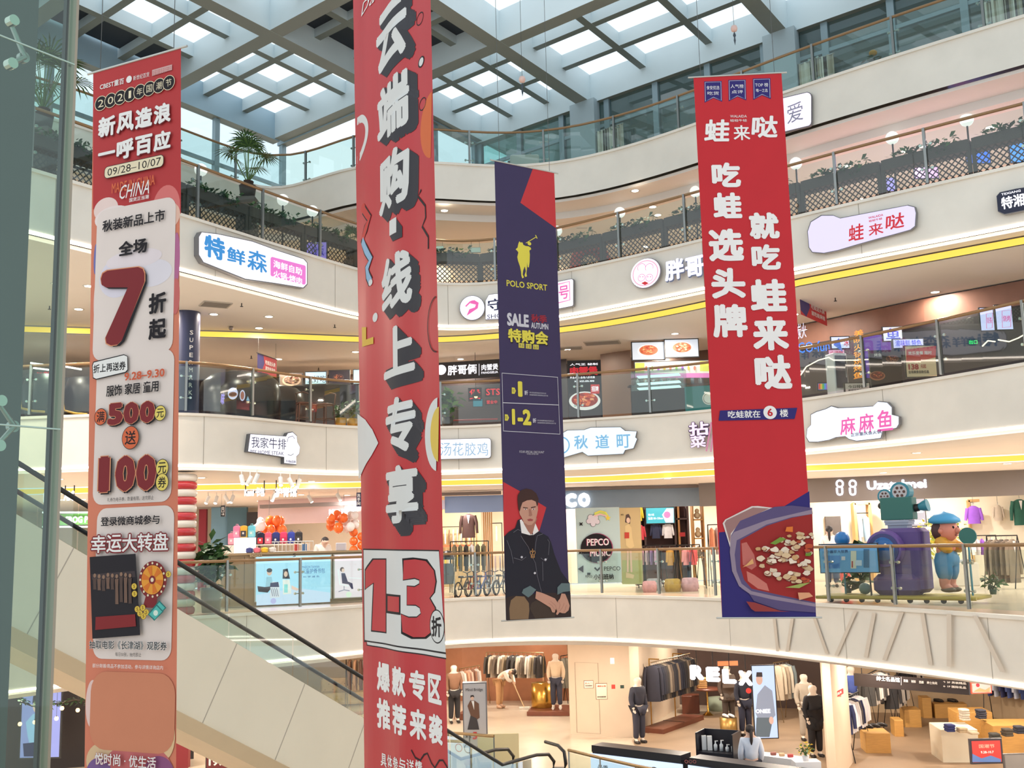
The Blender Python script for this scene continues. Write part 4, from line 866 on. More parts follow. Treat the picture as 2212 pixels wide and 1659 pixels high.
def f(a): a.text('拈', (1488, 928), (1531, 924), 30, glow((236, 214, 238), 1.1), bold=.03, shadow=mat((70, 50, 80)), sh=(1, 2), ow=.04, outline=mat((90, 60, 100))); a.text('菜', (1491, 955), (1525, 953), 26, glow((236, 214, 238), 1.1), bold=.03, outline=mat((90, 60, 100)), ow=.03); a.line([(1537, 912), (1526, 975)], 3.5, glow((206, 130, 160), .8), key='chopsticks'); a.line([(1543, 914), (1536, 976)], 3.5, glow((206, 130, 160), .8), key='chopsticks')
sign('lit white two-character sign with pink chopsticks at the left edge of the red food banner', 3, 1486, 1548, 945, [], f)
def f(a):
    for k, ch in enumerate('麻麻鱼'): a.text(ch, (1814 + k * 40, 922 - k * 6), (1848 + k * 40, 918 - k * 6), 38 + k * 4, MAG, bold=.02, shear=.08)
    a.text('正宗重庆鱼火锅', (1838, 940), (1904, 932), 8, NVY)
sign('white cloud-shaped lit sign with pink fish restaurant characters', 3, 1742, 1942, 915, [[(1742, 944), (1744, 926), (1752, 918), (1752, 896), (1764, 890), (1784, 884), (1796, 878), (1810, 882), (1860, 880), (1886, 878), (1896, 868), (1916, 870), (1926, 880), (1926, 896), (1941, 900), (1941, 916), (1936, 924), (1906, 930), (1902, 946), (1850, 952), (1834, 948), (1826, 942), (1806, 944), (1790, 950), (1766, 954), (1748, 954)]], f, (232, 240, 255), 1.1)
# slanting strips a little darker than the stone on the lowest balcony
SLANTM = mat((218, 204, 188), .5)
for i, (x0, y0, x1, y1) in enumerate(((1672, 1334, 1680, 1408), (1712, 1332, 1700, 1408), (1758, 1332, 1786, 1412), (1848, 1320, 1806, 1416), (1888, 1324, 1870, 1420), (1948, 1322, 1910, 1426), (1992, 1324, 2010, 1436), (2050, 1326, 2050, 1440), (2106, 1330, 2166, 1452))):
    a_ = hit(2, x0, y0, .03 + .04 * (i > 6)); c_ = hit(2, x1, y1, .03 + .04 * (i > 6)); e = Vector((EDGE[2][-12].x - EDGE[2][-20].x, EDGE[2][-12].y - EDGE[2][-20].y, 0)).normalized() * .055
    w = B(); w.quad(c_ - e, c_ + e, a_ + e, a_ - e, SLANTM); o = w.done('slant_strip'); tag(o, 'faint beige strip set slantwise on the lowest stone balcony', 'tape strip', 'slanting beige strips on the lowest balcony')
# ---------------------------------------------------------------- shared builders for shop contents
def panel(label, cat, x0, y0, x1, y1, D, col, e=0, art=None, frame=(40, 40, 42), fw=2, thick=.06, Dr=None, name='projecting_sign', base=False, sl=0, eps=.002, hang=None):
    """an upright board seen in the px box at depth D (right side at depth Dr)"""
    ym = (y0 + y1) / 2; a_ = at(x0, ym, D); c_ = at(x1, ym + sl, Dr or D); S = Surf(a_.xy, c_.xy)
    u0, vt = S.uv((x0 + x1) / 2, y0 + sl / 2); vb = S.uv((x0 + x1) / 2, y1 + sl / 2)[1]
    z0 = base if base is not False else vb
    t = thing(name, label, cat, S.P(S.w / 2, z0)); a = Art(S, eps, .004)
    q = D / F * fw
    w = WB(); c = S.P(S.w / 2, (vt + vb) / 2, -thick / 2); w.box(c, (S.w + 2 * q, thick, vt - vb + 2 * q), mat(frame, .5), math.atan2(S.U.y, S.U.x)); w.done('frame', t)
    a.urect(0, vb, S.w, vt, glow(col, e) if e else mat(col, .5), layer=0, key='face')
    if art: art(a)
    a.done(t)
    if hang:
        for u in (.1, .9): w = WB(); w.tube([S.P(S.w * u, vt, -thick / 2), S.P(S.w * u, hang, -thick / 2)], .004, WIRE, 4); w.done('hanging_wire', t)
    return t, S
def food(a, x, y, r, rr, plate=(236, 232, 228), c1=((190, 70, 40), (226, 150, 90), (236, 200, 160), (150, 40, 30)), e=1.0, n=26):
    g = (lambda c: glow(c, e)) if e else (lambda c: mat(c, .5))
    a.circ(x, y, r, g(plate), ry=r * .6, key='picture'); a.circ(x, y - r * .06, r * .84, g(c1[3]), ry=r * .46, key='picture')
    for k in range(n):
        w = rr.uniform(0, 2 * PI); q = r * .68 * math.sqrt(rr.random()); a.circ(x + q * math.cos(w), y - r * .08 + q * .52 * math.sin(w), r * rr.uniform(.08, .16), g(rr.choice(c1)), ry=r * rr.uniform(.05, .1), n=7, key='picture')
LEAF = mat((70, 110, 58), .5, 0, .25, 8); LEAF2 = mat((48, 78, 46), .5, 0, .25, 8); LEAF3 = mat((106, 142, 62), .5, 0, .2, 8)
def leafy(b, c, rad, n, size, m, rr, flat=.6):
    for k in range(n):
        w = rr.uniform(0, 2 * PI); h = rr.uniform(-1, 1); q = (rr.random() ** .4)
        p = Vector(c) + Vector((rad[0] * q * math.cos(w) * math.sqrt(1 - h * h), rad[1] * q * math.sin(w) * math.sqrt(1 - h * h), rad[2] * q * h))
        d = Vector((rr.uniform(-1, 1), rr.uniform(-1, 1), rr.uniform(-.5, .7))).normalized(); s_ = d.cross(Vector((rr.uniform(-1, 1), rr.uniform(-1, 1), 1))).normalized(); L_ = size * rr.uniform(.7, 1.3)
        b.add([p, p + d * L_ * .5 + s_ * L_ * .25, p + d * L_ + Vector((0, 0, -L_ * .1)), p + d * L_ * .5 - s_ * L_ * .25], [(0, 1, 2, 3)], m)
_gm = {}
def garment_mesh(col, kind):
    key = (col, kind)
    if key in _gm: return _gm[key]
    b = B(); m = mat(col, .85, 0, .08, 9); L_ = {'jacket': .78, 'coat': 1.05, 'shirt': .7, 'kids': .48, 'trousers': .95}[kind]; sc = .62 if kind == 'kids' else 1
    if kind == 'trousers':
        for s_ in (-1, 1): b.tube([(s_ * .07, 0, -.06), (s_ * .085, 0, -.5), (s_ * .09, 0, -L_)], [.075, .07, .065], m, 8)
        b.box((0, 0, -.06), (.3, .05, .06), m)
    else:
        prof = [(.06, -.02), (.13, -.05), (.2, -.09), (.215, -.2), (.2, -.4), (.21, -L_)]
        vs = []; n = 10
        for x, z in prof:
            for k in range(n): w = 2 * PI * k / n; vs.append((x * sc * math.cos(w), (.03 + .035 * min(1, x / .2)) * math.sin(w) * (1 if kind != 'kids' else .7), z * (1 if kind != 'kids' else 1)))
        fs = [(i * n + k, i * n + (k + 1) % n, (i + 1) * n + (k + 1) % n, (i + 1) * n + k) for i in range(len(prof) - 1) for k in range(n)] + [tuple(range(n))]
        b.add(vs, fs, m, True)
        for s_ in (-1, 1): b.tube([(s_ * .19 * sc, 0, -.08), (s_ * .25 * sc, 0, -.3), (s_ * .27 * sc, .01, -(L_ * .82))], [.062 * sc, .055 * sc, .045 * sc], m, 7)
        if kind in ('jacket', 'coat'): b.add([(-.05, -.078, -.06), (.05, -.078, -.06), (.0, -.082, -.34)], [(0, 1, 2)], mat((236, 232, 228), .8))
    b.tube([(0, 0, -.03), (0, 0, .03), (.02, 0, .05)], .006, STEEL, 5)
    o = b.done('hanging_garment'); me = o.data; bpy.data.objects.remove(o); _gm[key] = me; return me
def garment(col, kind, loc, rz, label, grp, name=None):
    o = bpy.data.objects.new(name or 'hanging_' + kind, garment_mesh(col, kind)); COL.objects.link(o); o.location = loc; o.rotation_euler = (0, 0, rz)
    tag(o, label, {'jacket': 'jacket', 'coat': 'coat', 'shirt': 'shirt', 'kids': 'child clothing', 'trousers': 'trousers'}[kind], grp); return o
def rack(A, C, h, z0, cols, kind, label, glabel, grp, step=.1, legs=True, dark=True, face=0, rlabel=True):
    """a straight clothes rail from plan point A to C at height h, hung with garments"""
    A = Vector(A); C = Vector(C); d = C - A; L_ = d.length; rz = math.atan2(d.y, d.x); m = BLACKM if dark else BRASS
    t = thing('clothes_rack', label, 'clothes rack', ((A.x + C.x) / 2, (A.y + C.y) / 2, z0), rz)
    b = B(); b.tube([(-L_ / 2, 0, h), (L_ / 2, 0, h)], .016, m, 6); b.done('rail', t)
    if legs:
        for s_ in (-1, 1):
            b = B(); b.tube([(s_ * L_ / 2, -.25, 0), (s_ * L_ / 2, 0, h), (s_ * L_ / 2, .25, 0)], .014, m, 6); b.done('end_frame', t)
    n = int((L_ - .15) / step); rr = random.Random(int(abs(A.x * 77 + A.y * 13)))
    for k in range(n):
        p = A + d * ((k + .7) / n * (L_ - .1) / L_)
        o_ = garment(cols[k % len(cols)], kind, (p.x, p.y, z0 + h - .07), rz + PI / 2 + rr.uniform(-.02, .02) + face, glabel, grp); o_.scale = (1, min(1.1, step * .66 * abs(math.cos(face)) / .13), 1)
    return t
def skinned(name, edges, pts, rad, m, parent, root=0, sub=1):
    me = bpy.data.meshes.new(name); me.from_pydata(pts, edges, []); o = bpy.data.objects.new(name, me); COL.objects.link(o); o.parent = parent
    me.materials.append(m); sk = o.modifiers.new('s', 'SKIN'); lay = me.skin_vertices[0].data
    for i, r in enumerate(rad): lay[i].radius = tuple(q * 1.2 for q in (r if isinstance(r, tuple) else (r, r))); lay[i].use_root = (i == root)
    sk.use_smooth_shade = True; ss = o.modifiers.new('b', 'SUBSURF'); ss.levels = sub; ss.render_levels = sub; return o
# joints: pelvis 0, waist 1, chest 2, neck 3, head 4, crown 5, Lsh 6, Lel 7, Lha 8, Rsh 9, Rel 10, Rha 11, Lhip 12, Lkn 13, Lan 14, Lto 15, Rhip 16, Rkn 17, Ran 18, Rto 19
STAND = [(0, 0, .95), (0, 0, 1.12), (0, 0, 1.36), (0, .0, 1.53), (0, -.01, 1.62), (0, -.01, 1.74), (-.18, 0, 1.42), (-.24, .02, 1.15), (-.22, -.08, .9), (.18, 0, 1.42), (.24, .02, 1.15), (.22, -.08, .9), (-.09, 0, .9), (-.1, -.01, .5), (-.11, .02, .09), (-.12, -.13, .03), (.09, 0, .9), (.1, -.01, .5), (.11, .02, .09), (.12, -.13, .03)]
BE = [(0, 1), (1, 2), (2, 3), (3, 4), (4, 5), (2, 6), (6, 7), (7, 8), (2, 9), (9, 10), (10, 11), (0, 12), (12, 13), (13, 14), (14, 15), (0, 16), (16, 17), (17, 18), (18, 19)]
BR = [.12, .11, .13, .05, .105, .09, .055, .042, .03, .055, .042, .03, .085, .06, .04, .035, .085, .06, .04, .035]
def figure(name, label, cat, loc, rz, J=STAND, skin=(232, 226, 220), top=None, low=None, hair=None, shoes=None, coat=0, group=None, face=False, scale=1, sleeves=True):
    t = thing(name, label, cat, loc, rz, group); t.scale = (scale,) * 3
    skinned('body', BE, J, [(r, r * .78) if i in (0, 1, 2) else r for i, r in enumerate(BR)], mat(skin, .5), t)
    hm = mat(skin, .5); H = Vector(J[4]); N_ = Vector(J[3]); up = (Vector(J[5]) - H).normalized()
    b = B()
    for s_ in (8, 11):                                       # five fingers on each hand
        h = Vector(J[s_]); el = Vector(J[s_ - 1]); d = (h - el).normalized(); sd = d.cross(Vector((0, 1, 0))).normalized()
        for k, (o_, L_) in enumerate(((-.026, .065), (-.009, .078), (.009, .074), (.026, .06))): b.tube([h + d * .015 + sd * o_, h + d * (.03 + L_ * .5) + sd * o_ * 1.1, h + d * (.02 + L_) + sd * o_ + Vector((0, -.012, 0))], [.011, .009, .007], hm, 5)
        b.tube([h - sd * .02, h - sd * .045 + d * .03, h - sd * .045 + d * .055], [.012, .01, .008], hm, 5)
    b.done('fingers', t)
    if face:
        b = B(); b.tube([H + Vector((0, -.088, .03)), H + Vector((0, -.108, -.005)), H + Vector((0, -.09, -.015))], .011, hm, 5)
        for s_ in (-1, 1): b.ball(H + Vector((s_ * .032, -.082, .03)), .011, DARK, 6); b.ball(H + Vector((s_ * .088, 0, .01)), .02, hm, 6, sx=.5)
        b.box(H + Vector((0, -.085, -.045)), (.045, .012, .01), mat((160, 80, 76), .5)); b.done('face', t)
    if top:
        ids = [0, 1, 2, 3, 6, 7, 8, 9, 10, 11]; mp = {j: i for i, j in enumerate(ids)}; P = [Vector(J[j]) for j in ids]
        P[3] = P[2].lerp(P[3], .7); P[6] = P[5].lerp(P[6], .85 if sleeves else .1); P[9] = P[8].lerp(P[9], .85 if sleeves else .1)
        R_ = [.155 + coat * .03, .15, .165, .065, .078, .062, .05, .078, .062, .05]
        ex = [(a, c) for a, c in BE if a in mp and c in mp and (sleeves or True)]
        E_ = [(mp[a], mp[c]) for a, c in ex]
        if coat: P += [Vector(J[0]) + Vector((0, 0, -.2 * coat))]; R_ += [.19]; E_ += [(0, len(P) - 1)]
        skinned('top', E_, P, [(r, r * .78) if i < 3 else r for i, r in enumerate(R_)], mat(top, .8, 0, .05, 8), t)
    if low:
        ids = [0, 12, 13, 14, 16, 17, 18]; mp = {j: i for i, j in enumerate(ids)}; P = [Vector(J[j]) for j in ids]; P[3] = P[2].lerp(P[3], .93); P[6] = P[5].lerp(P[6], .93)
        skinned('trousers', [(0, 1), (1, 2), (2, 3), (0, 4), (4, 5), (5, 6)], P, [(.15, .12), .1, .08, .065, .1, .08, .065], mat(low, .8, 0, .05, 8), t)
    if shoes:
        b = B()
        for i in (14, 18): p = Vector(J[i]); q = Vector(J[i + 1]); b.tube([p + Vector((0, .04, -.04)), p + Vector((0, 0, -.03)), q + Vector((0, 0, .01))], [.045, .055, .042], mat(shoes, .5), 8)
        b.done('shoes', t)
    if hair:
        b = B(); b.ball(H + up * .045 + Vector((0, .02, 0)), .105, mat(hair, .6, 0, .1, 20), 12, sz=1.02); 
        if face != 'short': b.tube([H + Vector((0, .09, .06)), H + Vector((0, .15, -.0)), H + Vector((0, .12, -.2)), H + Vector((0, .11, -.3))], [.03, .04, .035, .01], mat(hair, .6), 7)
        b.done('hair', t)
    return t
# ---------------------------------------------------------------- planter terrace (fourth floor up)
WD = mat((76, 66, 60), .7, 0, .12, 6); WD2 = mat((64, 56, 54), .75)
t0 = thing('lattice_planter', 'x', 'planter')
b = B(); L_ = 1.66
for x in (-L_ / 2, L_ / 2): b.box((x, 0, .42), (.07, .06, .84), WD)
b.box((0, 0, .05), (L_, .05, .08), WD); b.done('frame', t0)
b = B(); st = .125
for s_ in (1, -1):
    k = -L_ / 2 - .7
    while k < L_ / 2:
        x0, z0, x1, z1 = k, .09, k + .6, .69
        if s_ == -1: x0, x1 = -x0, -x1
        c0, c1 = -L_ / 2 + .03, L_ / 2 - .03
        if abs(x0) > c1 or abs(x1) > c1:
            f0 = 0; f1 = 1
            lo, hi = sorted((x0, x1))
            if lo < c0:
                f = (c0 - x0) / (x1 - x0)
                if x0 < c0: f0 = f
                else: f1 = f
            if hi > c1:
                f = (c1 - x0) / (x1 - x0)
                if x0 > c1: f0 = max(f0, f)
                else: f1 = min(f1, f)
            if f0 >= f1: k += st; continue
            x0, z0, x1, z1 = x0 + (x1 - x0) * f0, z0 + (z1 - z0) * f0, x0 + (x1 - x0) * f1, z0 + (z1 - z0) * f1
        e = Vector((-(z1 - z0), 0, x1 - x0)).normalized() * .013; A_, C_ = Vector((x0, -.004 * s_, z0)), Vector((x1, -.004 * s_, z1)); b.quad(A_ - e, C_ - e, C_ + e, A_ + e, WD2); k += st
b.done('lattice', t0)
b = B(); b.box((0, .12, .8), (L_ + .04, .32, .22), WD); b.box((0, .12, .915), (L_ - .04, .26, .02), mat((50, 40, 34), .9)); b.done('trough', t0)
rr = random.Random(5); b = B()
for k in range(5): leafy(b, (-.52 + k * .26, .05, .97 + rr.uniform(-.04, .04)), (.22, .2, .13), 34, .13, rr.choice((LEAF, LEAF2, LEAF)), rr)
leafy(b, (.3, -.1, .85), (.25, .06, .12), 22, .08, LEAF2, rr); b.done('foliage', t0, kind='stuff')
P = resample(off(4, .62), 1.74); first = True; i = 0
for p, q in zip(P, P[1:]):
    m_ = (p + q) / 2; x, y = proj((m_.x, m_.y, 8.3))
    if x < 20 or x > 2290: continue
    if 1010 < x < 1190: pass
    side = 'left terrace' if x < 800 else 'curved middle' if x < 1450 else 'right terrace'
    lab = 'dark brown lattice planter with trailing green plants on the %s' % side; rz = math.atan2((q - p).y, (q - p).x)
    if first: t0.location = V3(m_, 7.9); t0.rotation_euler = (0, 0, rz); t0['label'] = lab; t0['group'] = 'lattice planters of the ' + side; first = False
    else: dup(t0, V3(m_, 7.9), rz, lab, 'lattice planters of the ' + side)
GL = glow((250, 250, 245), .9); g0 = None
for x, y, D in ((434, 367, 21.6), (611, 432, 23.6), (675, 456, 24.3), (1203, 499, 26.4), (1339, 459, 25.6), (1502, 414, 24.6), (1719, 353, 22.4), (1927, 298, 21.0), (2088, 259, 20.3)):
    c = at(x, y, D + .5)
    if g0 is None:
        g0 = thing('globe_lamp', 'x', 'lamp', (c.x, c.y, 7.9), group='globe lamps along the planter terrace'); h = c.z - 7.9
        b = B(); b.tube([(0, 0, 0), (0, 0, h - .12)], .02, BLACKM, 8); b.lathe([(.001, 0), (.09, 0), (.09, .02), (.001, .02)], BLACKM, n=12); b.done('pole', g0); b = B(); b.ball((0, 0, h), .14, GL, 16); b.done('globe', g0); o = g0
    else: o = dup(g0, (c.x, c.y, c.z - h))
    o['label'] = 'white globe lamp on a thin pole among the lattice planters'
def fanpalm(c, H, R, label, n=12, seed=1):
    rr = random.Random(seed); t = thing('potted_palm', label, 'palm', c)
    b = B(); b.lathe([(.001, 0), (.16, 0), (.2, .3), (.18, .3), (.001, .27)], mat((60, 50, 44), .7), n=14); b.done('pot', t)
    b = B(); b.tube([(0, 0, .2), (.02, 0, .42)], [.1, .12], mat((58, 44, 34), .9, 0, .3, 20), 9); b.done('trunk', t)
    st = B(); lf = B(); m1, m2 = mat((84, 116, 56), .5, 0, .2, 10), mat((52, 82, 44), .5, 0, .2, 10)
    for k in range(n):
        w = 2 * PI * k / n + rr.uniform(-.3, .3); s_ = rr.uniform(.25, 1); tip = Vector((R * .62 * s_ * math.cos(w), R * .62 * s_ * math.sin(w), H * (.95 - .4 * s_ + rr.uniform(-.06, .06))))
        st.tube([(0, 0, .38), tip * .5 + Vector((0, 0, .1 * H)), tip], [.014, .01, .008], m1, 5)
        d = Vector((math.cos(w) * s_, math.sin(w) * s_, .9 - s_)).normalized(); sd = Vector((-math.sin(w), math.cos(w), 0)); up = sd.cross(d)
        for j in range(17):
            a_ = math.radians(-115 + 230 * j / 16); q = (d * math.cos(a_) + sd * math.sin(a_)); L_ = R * .5 * rr.uniform(.85, 1.1); w_ = sd * math.cos(a_) * .018 - d * math.sin(a_) * .018
            mid = tip + q * L_ * .55 + up * .01; end = tip + q * L_ + Vector((0, 0, -L_ * .28)); lf.add([tip - w_ * .3, mid - w_, end, mid + w_, tip + w_ * .3], [(0, 1, 2, 3, 4)], m2 if j % 3 else m1)
    st.done('stems', t); lf.done('fronds', t)
c = at(535, 402, 23.7); fanpalm((c.x, c.y, c.z - .3), 1.5, .88, 'fan palm standing above the left lattice planters', seed=4)
c = at(92, 248, 18.9); fanpalm((c.x, c.y, c.z - .3), 1.75, 1.05, 'fan palm behind the glass screen at upper left', n=14, seed=9)
c = at(762, 492, 26.9); fanpalm((c.x, c.y, c.z - .9), .95, .55, 'small fan palm half hidden behind the tall red banner', n=8, seed=12)
# raised stands the palms rest on
for x, y, D in ((535, 402, 23.7), (92, 248, 18.9), (762, 492, 26.9)):
    c = at(x, y, D); z1 = c.z - (.3 if x != 762 else .9); b = B(); b.box((0, 0, (z1 - 7.9) / 2), (.42, .42, z1 - 7.9 - .01), mat((96, 84, 76), .7)); o = b.done('plant_stand'); o.location = (c.x, c.y, 7.9)
    tag(o, {535: 'square brown plant stand under the palm left of the tall red banner', 92: 'square brown plant stand under the palm behind the glass screen', 762: 'square brown plant stand behind the tall red banner'}[x], 'plant stand')
# beige lounge wall details and lit boards at the back of the terrace
LAV = glow((196, 184, 236), .8)
panel('large pink and blue lit ceiling-height screen at the far right of the terrace', 'screen', 2052, 215, 2230, 262, 22.6, (150, 160, 240), .9, lambda a: a.poly([(2052, 236), (2100, 226), (2150, 205), (2230, 188), (2230, 200), (2160, 222), (2110, 238), (2070, 243)], glow((236, 150, 220), .9)), sl=-22, name='screen')
for x, y, D in ((947, 537, 29), (1027, 540, 29), (1432, 441, 28), (1257, 487, 28), (1975, 293, 23.5), (1852, 326, 24.5), (1430, 618, 24)):
    if x == 1430: continue
    panel('small pale hanging notice board above the terrace, %s' % {947: 'right of the tall red banner', 1027: 'left of the navy banner', 1432: 'left of the red food banner', 1257: 'in front of the brick arch', 1975: 'left of the pink screen', 1852: 'right of the red food banner'}[x], 'notice board', x - 11, y - 5, x + 11, y + 5, D, (190, 214, 200), .5, name='notice_board', fw=.5, thick=.03, hang=9.79)
t, S = panel('orange and green menu board hanging over the right terrace', 'menu board', 2003, 277, 2034, 291, 23.2, (150, 90, 60), .6, name='menu_board', fw=.5, thick=.03, hang=9.79)
c = at(1272, 490, 29.5); t = thing('brick_arch', 'red brick arch with ivy at the back of the terrace', 'arch', (c.x, c.y, 7.9)); BR_ = mat((150, 62, 50), .8, 0, .25, 9)
b = B(); b.box((-.42, 0, .65), (.3, .3, 1.3), BR_); b.box((.42, 0, .65), (.3, .3, 1.3), BR_)
for k in range(9): w = PI * (k + .5) / 9; b.box((.42 * math.cos(w), 0, 1.3 + .42 * math.sin(w)), (.3, .3, .16), BR_, tilt=Matrix.Rotation(-(w), 3, 'Y'))
b.done('bricks', t); b = B(); leafy(b, (-.15, -.1, 1.15), (.32, .15, .5), 160, .12, LEAF2, random.Random(4)); b.done('ivy', t, kind='stuff')
for x0, y0, x1, y1, D, c, l in ((1912, 385, 1932, 412, 23.4, (130, 120, 240), 'violet lit sign behind the right lattice'), (1976, 362, 2026, 384, 23, (236, 170, 236), 'pink lit sign behind the right lattice'), (2088, 326, 2138, 352, 22.5, (60, 120, 240), 'blue lit sign behind the right lattice'), (2182, 305, 2230, 350, 22, (70, 150, 250), 'bright blue lit sign at the right end of the terrace')):
    panel(l, 'lit sign', x0, y0, x1, y1, D, c, 1.1, name='lit_sign', thick=.04)
panel('small purple projecting sign behind the left lattice', 'sign', 655, 522, 705, 560, 24.3, (150, 130, 220), .7, lambda a: a.text('炒饭', (672, 540), (700, 543), 24, glow((70, 60, 170), .6), bold=.02), sl=4)
for x, y in ((1830, 372), (1990, 330), (2140, 290)):  # violet lamps added to tint this end of the terrace
    q = onz(x, y, ZB[5] - .4); downlight((q.x, q.y, ZB[5] - .251), 55, (.72, .62, 1), 'violet ceiling lamp added to tint the right end of the planter terrace', 'added violet tint lamps of the terrace')
# small spotlights of the terrace
for x, y in ((1410, 447), (1053, 553), (960, 455), (1372, 412)): downlight(onz(x, y, ZB[5] - .251), 10, WARM, 'small warm lamp in the beige ceiling of the planter terrace', 'warm lamps of the terrace ceiling')
# ---------------------------------------------------------------- topmost floor: curtains, ornaments
S = Surf(lat(-4.4, 4.5), lat(19, 4.5))
for x0, x1, yt, yb, l in ((1098, 1148, 322, 420, 'striped curtain behind the topmost glass railing, over the navy banner'), (1284, 1350, 262, 370, 'striped curtain left of the red food banner, behind the top railing'), (1701, 1806, 118, 230, 'striped curtain right of the red food banner, behind the top railing'), (2128, 2260, -20, 110, 'striped curtain at the right end of the topmost floor')):
    ua, ub = S.uv(x0, (yt + yb) / 2)[0], S.uv(x1, (yt + yb) / 2)[0]; w = WB(); n = 40; rr = random.Random(x0); zt = S.uv(x0, yt)[1]
    zt = max(12.2, min(13.3, zt))
    for k in range(n):
        u0, u1 = ua + (ub - ua) * k / n, ua + (ub - ua) * (k + 1) / n; n0, n1 = .05 * math.sin(k * 1.3), .05 * math.sin((k + 1) * 1.3)
        w.quad(S.P(u0, 11.02, n0), S.P(u1, 11.02, n1), S.P(u1, zt, n1), S.P(u0, zt, n0), mat(((226, 222, 206), (70, 66, 62), (180, 170, 150))[rr.choice((0, 0, 1, 2))], .8))
    w.tube([S.P(ua, zt, 0), S.P(ub, zt, 0)], .02, STEEL, 6); w.world = False; o = w.done('curtain'); tag(o, l, 'curtain')
for x, y, l in ((1128, 176, 'small hanging lantern ornament on a long wire above the navy banner'), (1586, 66, 'small hanging lantern ornament on a long wire above the red food banner')):
    c = at(x, y, 19); t = thing('hanging_ornament', l, 'ornament', c); b = B(); b.lathe([(.001, .1), (.05, .09), (.065, .04), (.05, -.01), (.001, -.02)], mat((226, 190, 180), .5), n=12); b.done('lantern', t)
    b = B(); b.lathe([(.001, -.02), (.018, -.06), (.03, -.1), (.012, -.14), (.02, -.2), (.008, -.26), (.001, -.3)], mat((60, 70, 80), .5), n=8); b.done('tassel', t); b = B(); b.tube([(0, 0, .1), (0, 0, 14.3 - c.z)], .004, WIRE, 4); b.done('wire', t)
c = at(1888, 128, 21.6); t = thing('potted_plant', 'small potted plant with an orange bloom by the topmost railing', 'plant', (c.x, c.y, 11.0)); b = B(); b.lathe([(.001, 0), (.1, 0), (.13, .2), (.001, .19)], DARK, n=12); b.done('pot', t); b = B(); leafy(b, (0, 0, .36), (.2, .15, .18), 50, .14, LEAF2, rr); b.done('foliage', t, kind='stuff'); b = B(); b.ball((-.03, -.05, .56), .09, mat((236, 160, 60), .6), 10, sz=.7); b.done('bloom', t)
c = at(1133, 330, 27.9); b = B(); b.rbox((0, 0, .45), (.8, .5, .9), .05, mat((206, 206, 196), .6)); o = b.done('cabinet'); o.location = (c.x, c.y + .3, 11); tag(o, 'pale low cabinet behind the topmost railing over the navy banner', 'cabinet')
# ---------------------------------------------------------------- food stalls (third floor up)
rr = random.Random(21)
def xmid(px, Y): return at(px, 850, Y).xy
Z3 = 4.35
def gy(x, y, D): return at(x, y, D)
# dark partitions behind the left stalls
b = B(); P = [xmid(440, 29.5), xmid(640, 29.8), xmid(775, 30)]; strip(b, P, Z3, P, 6.0, mat((44, 40, 44), .4)); struct(b, 'wall_stall_left')
b = B(); P = [xmid(1300, 29.2), xmid(1366, 28.6)]; strip(b, P, Z3, P, 6.5, mat((112, 84, 66), .45, 0, .05, 3)); struct(b, 'wall_stall_middle')
b = B(); P = [xmid(1700, 26.2), xmid(1800, 25.2), xmid(2010, 23.2), xmid(2400, 20.6)]; strip(b, P, Z3, P, 6.0, mat((34, 28, 34), .5)); strip(b, P, 6.0, [p - Vector((0, .05)) for p in P], 6.5, mat((128, 92, 78), .5, 0, .1, 3)); struct(b, 'wall_stall_right')
b = B(); P = [xmid(930, 30.2), xmid(1120, 30), xmid(1226, 29.8)]; strip(b, P, Z3, P, 6.5, mat((46, 36, 38), .5, 0, .1, 3)); struct(b, 'wall_stall_centre')
# round columns
def column(px, D, r, z0, z1, m, name='wall_round_column'):
    p = xmid(px, D); b = B(); b.lathe([(r, z0), (r, z1)], m, (p.x, p.y, 0), 28); return struct(b, name)
column(400, 23.6, .30, Z3, 6.75, mat((48, 54, 84), .35))
p = xmid(400, 23.6); t = thing('column_lettering', 'white upright letters on the dark navy round column', 'lettering', (p.x + .2, p.y - .26, 5.5)); S = Surf((p.x + .05, p.y - .32), (p.x + .33, p.y - .16)); a = Art(S, .001, 0); 
for k, ch in enumerate('SUPERMARKET'[:9]): a.utext(ch, .12, .2, 6.2 - k * .17, .1, WHITE, key='letters')
a.done(t)
# red and white ringed column below
b = B(); p = xmid(398, 23.7); rd = mat((196, 40, 50), .2, 0, .05, 4, spec=.8); wh = mat((232, 222, 210), .2, 0, .03, 4, spec=.8); z = 0; k = 0
while z < 3.0:
    b.lathe([(.27, z), (.31, z + .02), (.325, z + .085), (.31, z + .15), (.27, z + .17)], wh if k % 2 else rd, (p.x, p.y, 0), 24); z += .17; k += 1
o = struct(b, 'wall_ringed_column')
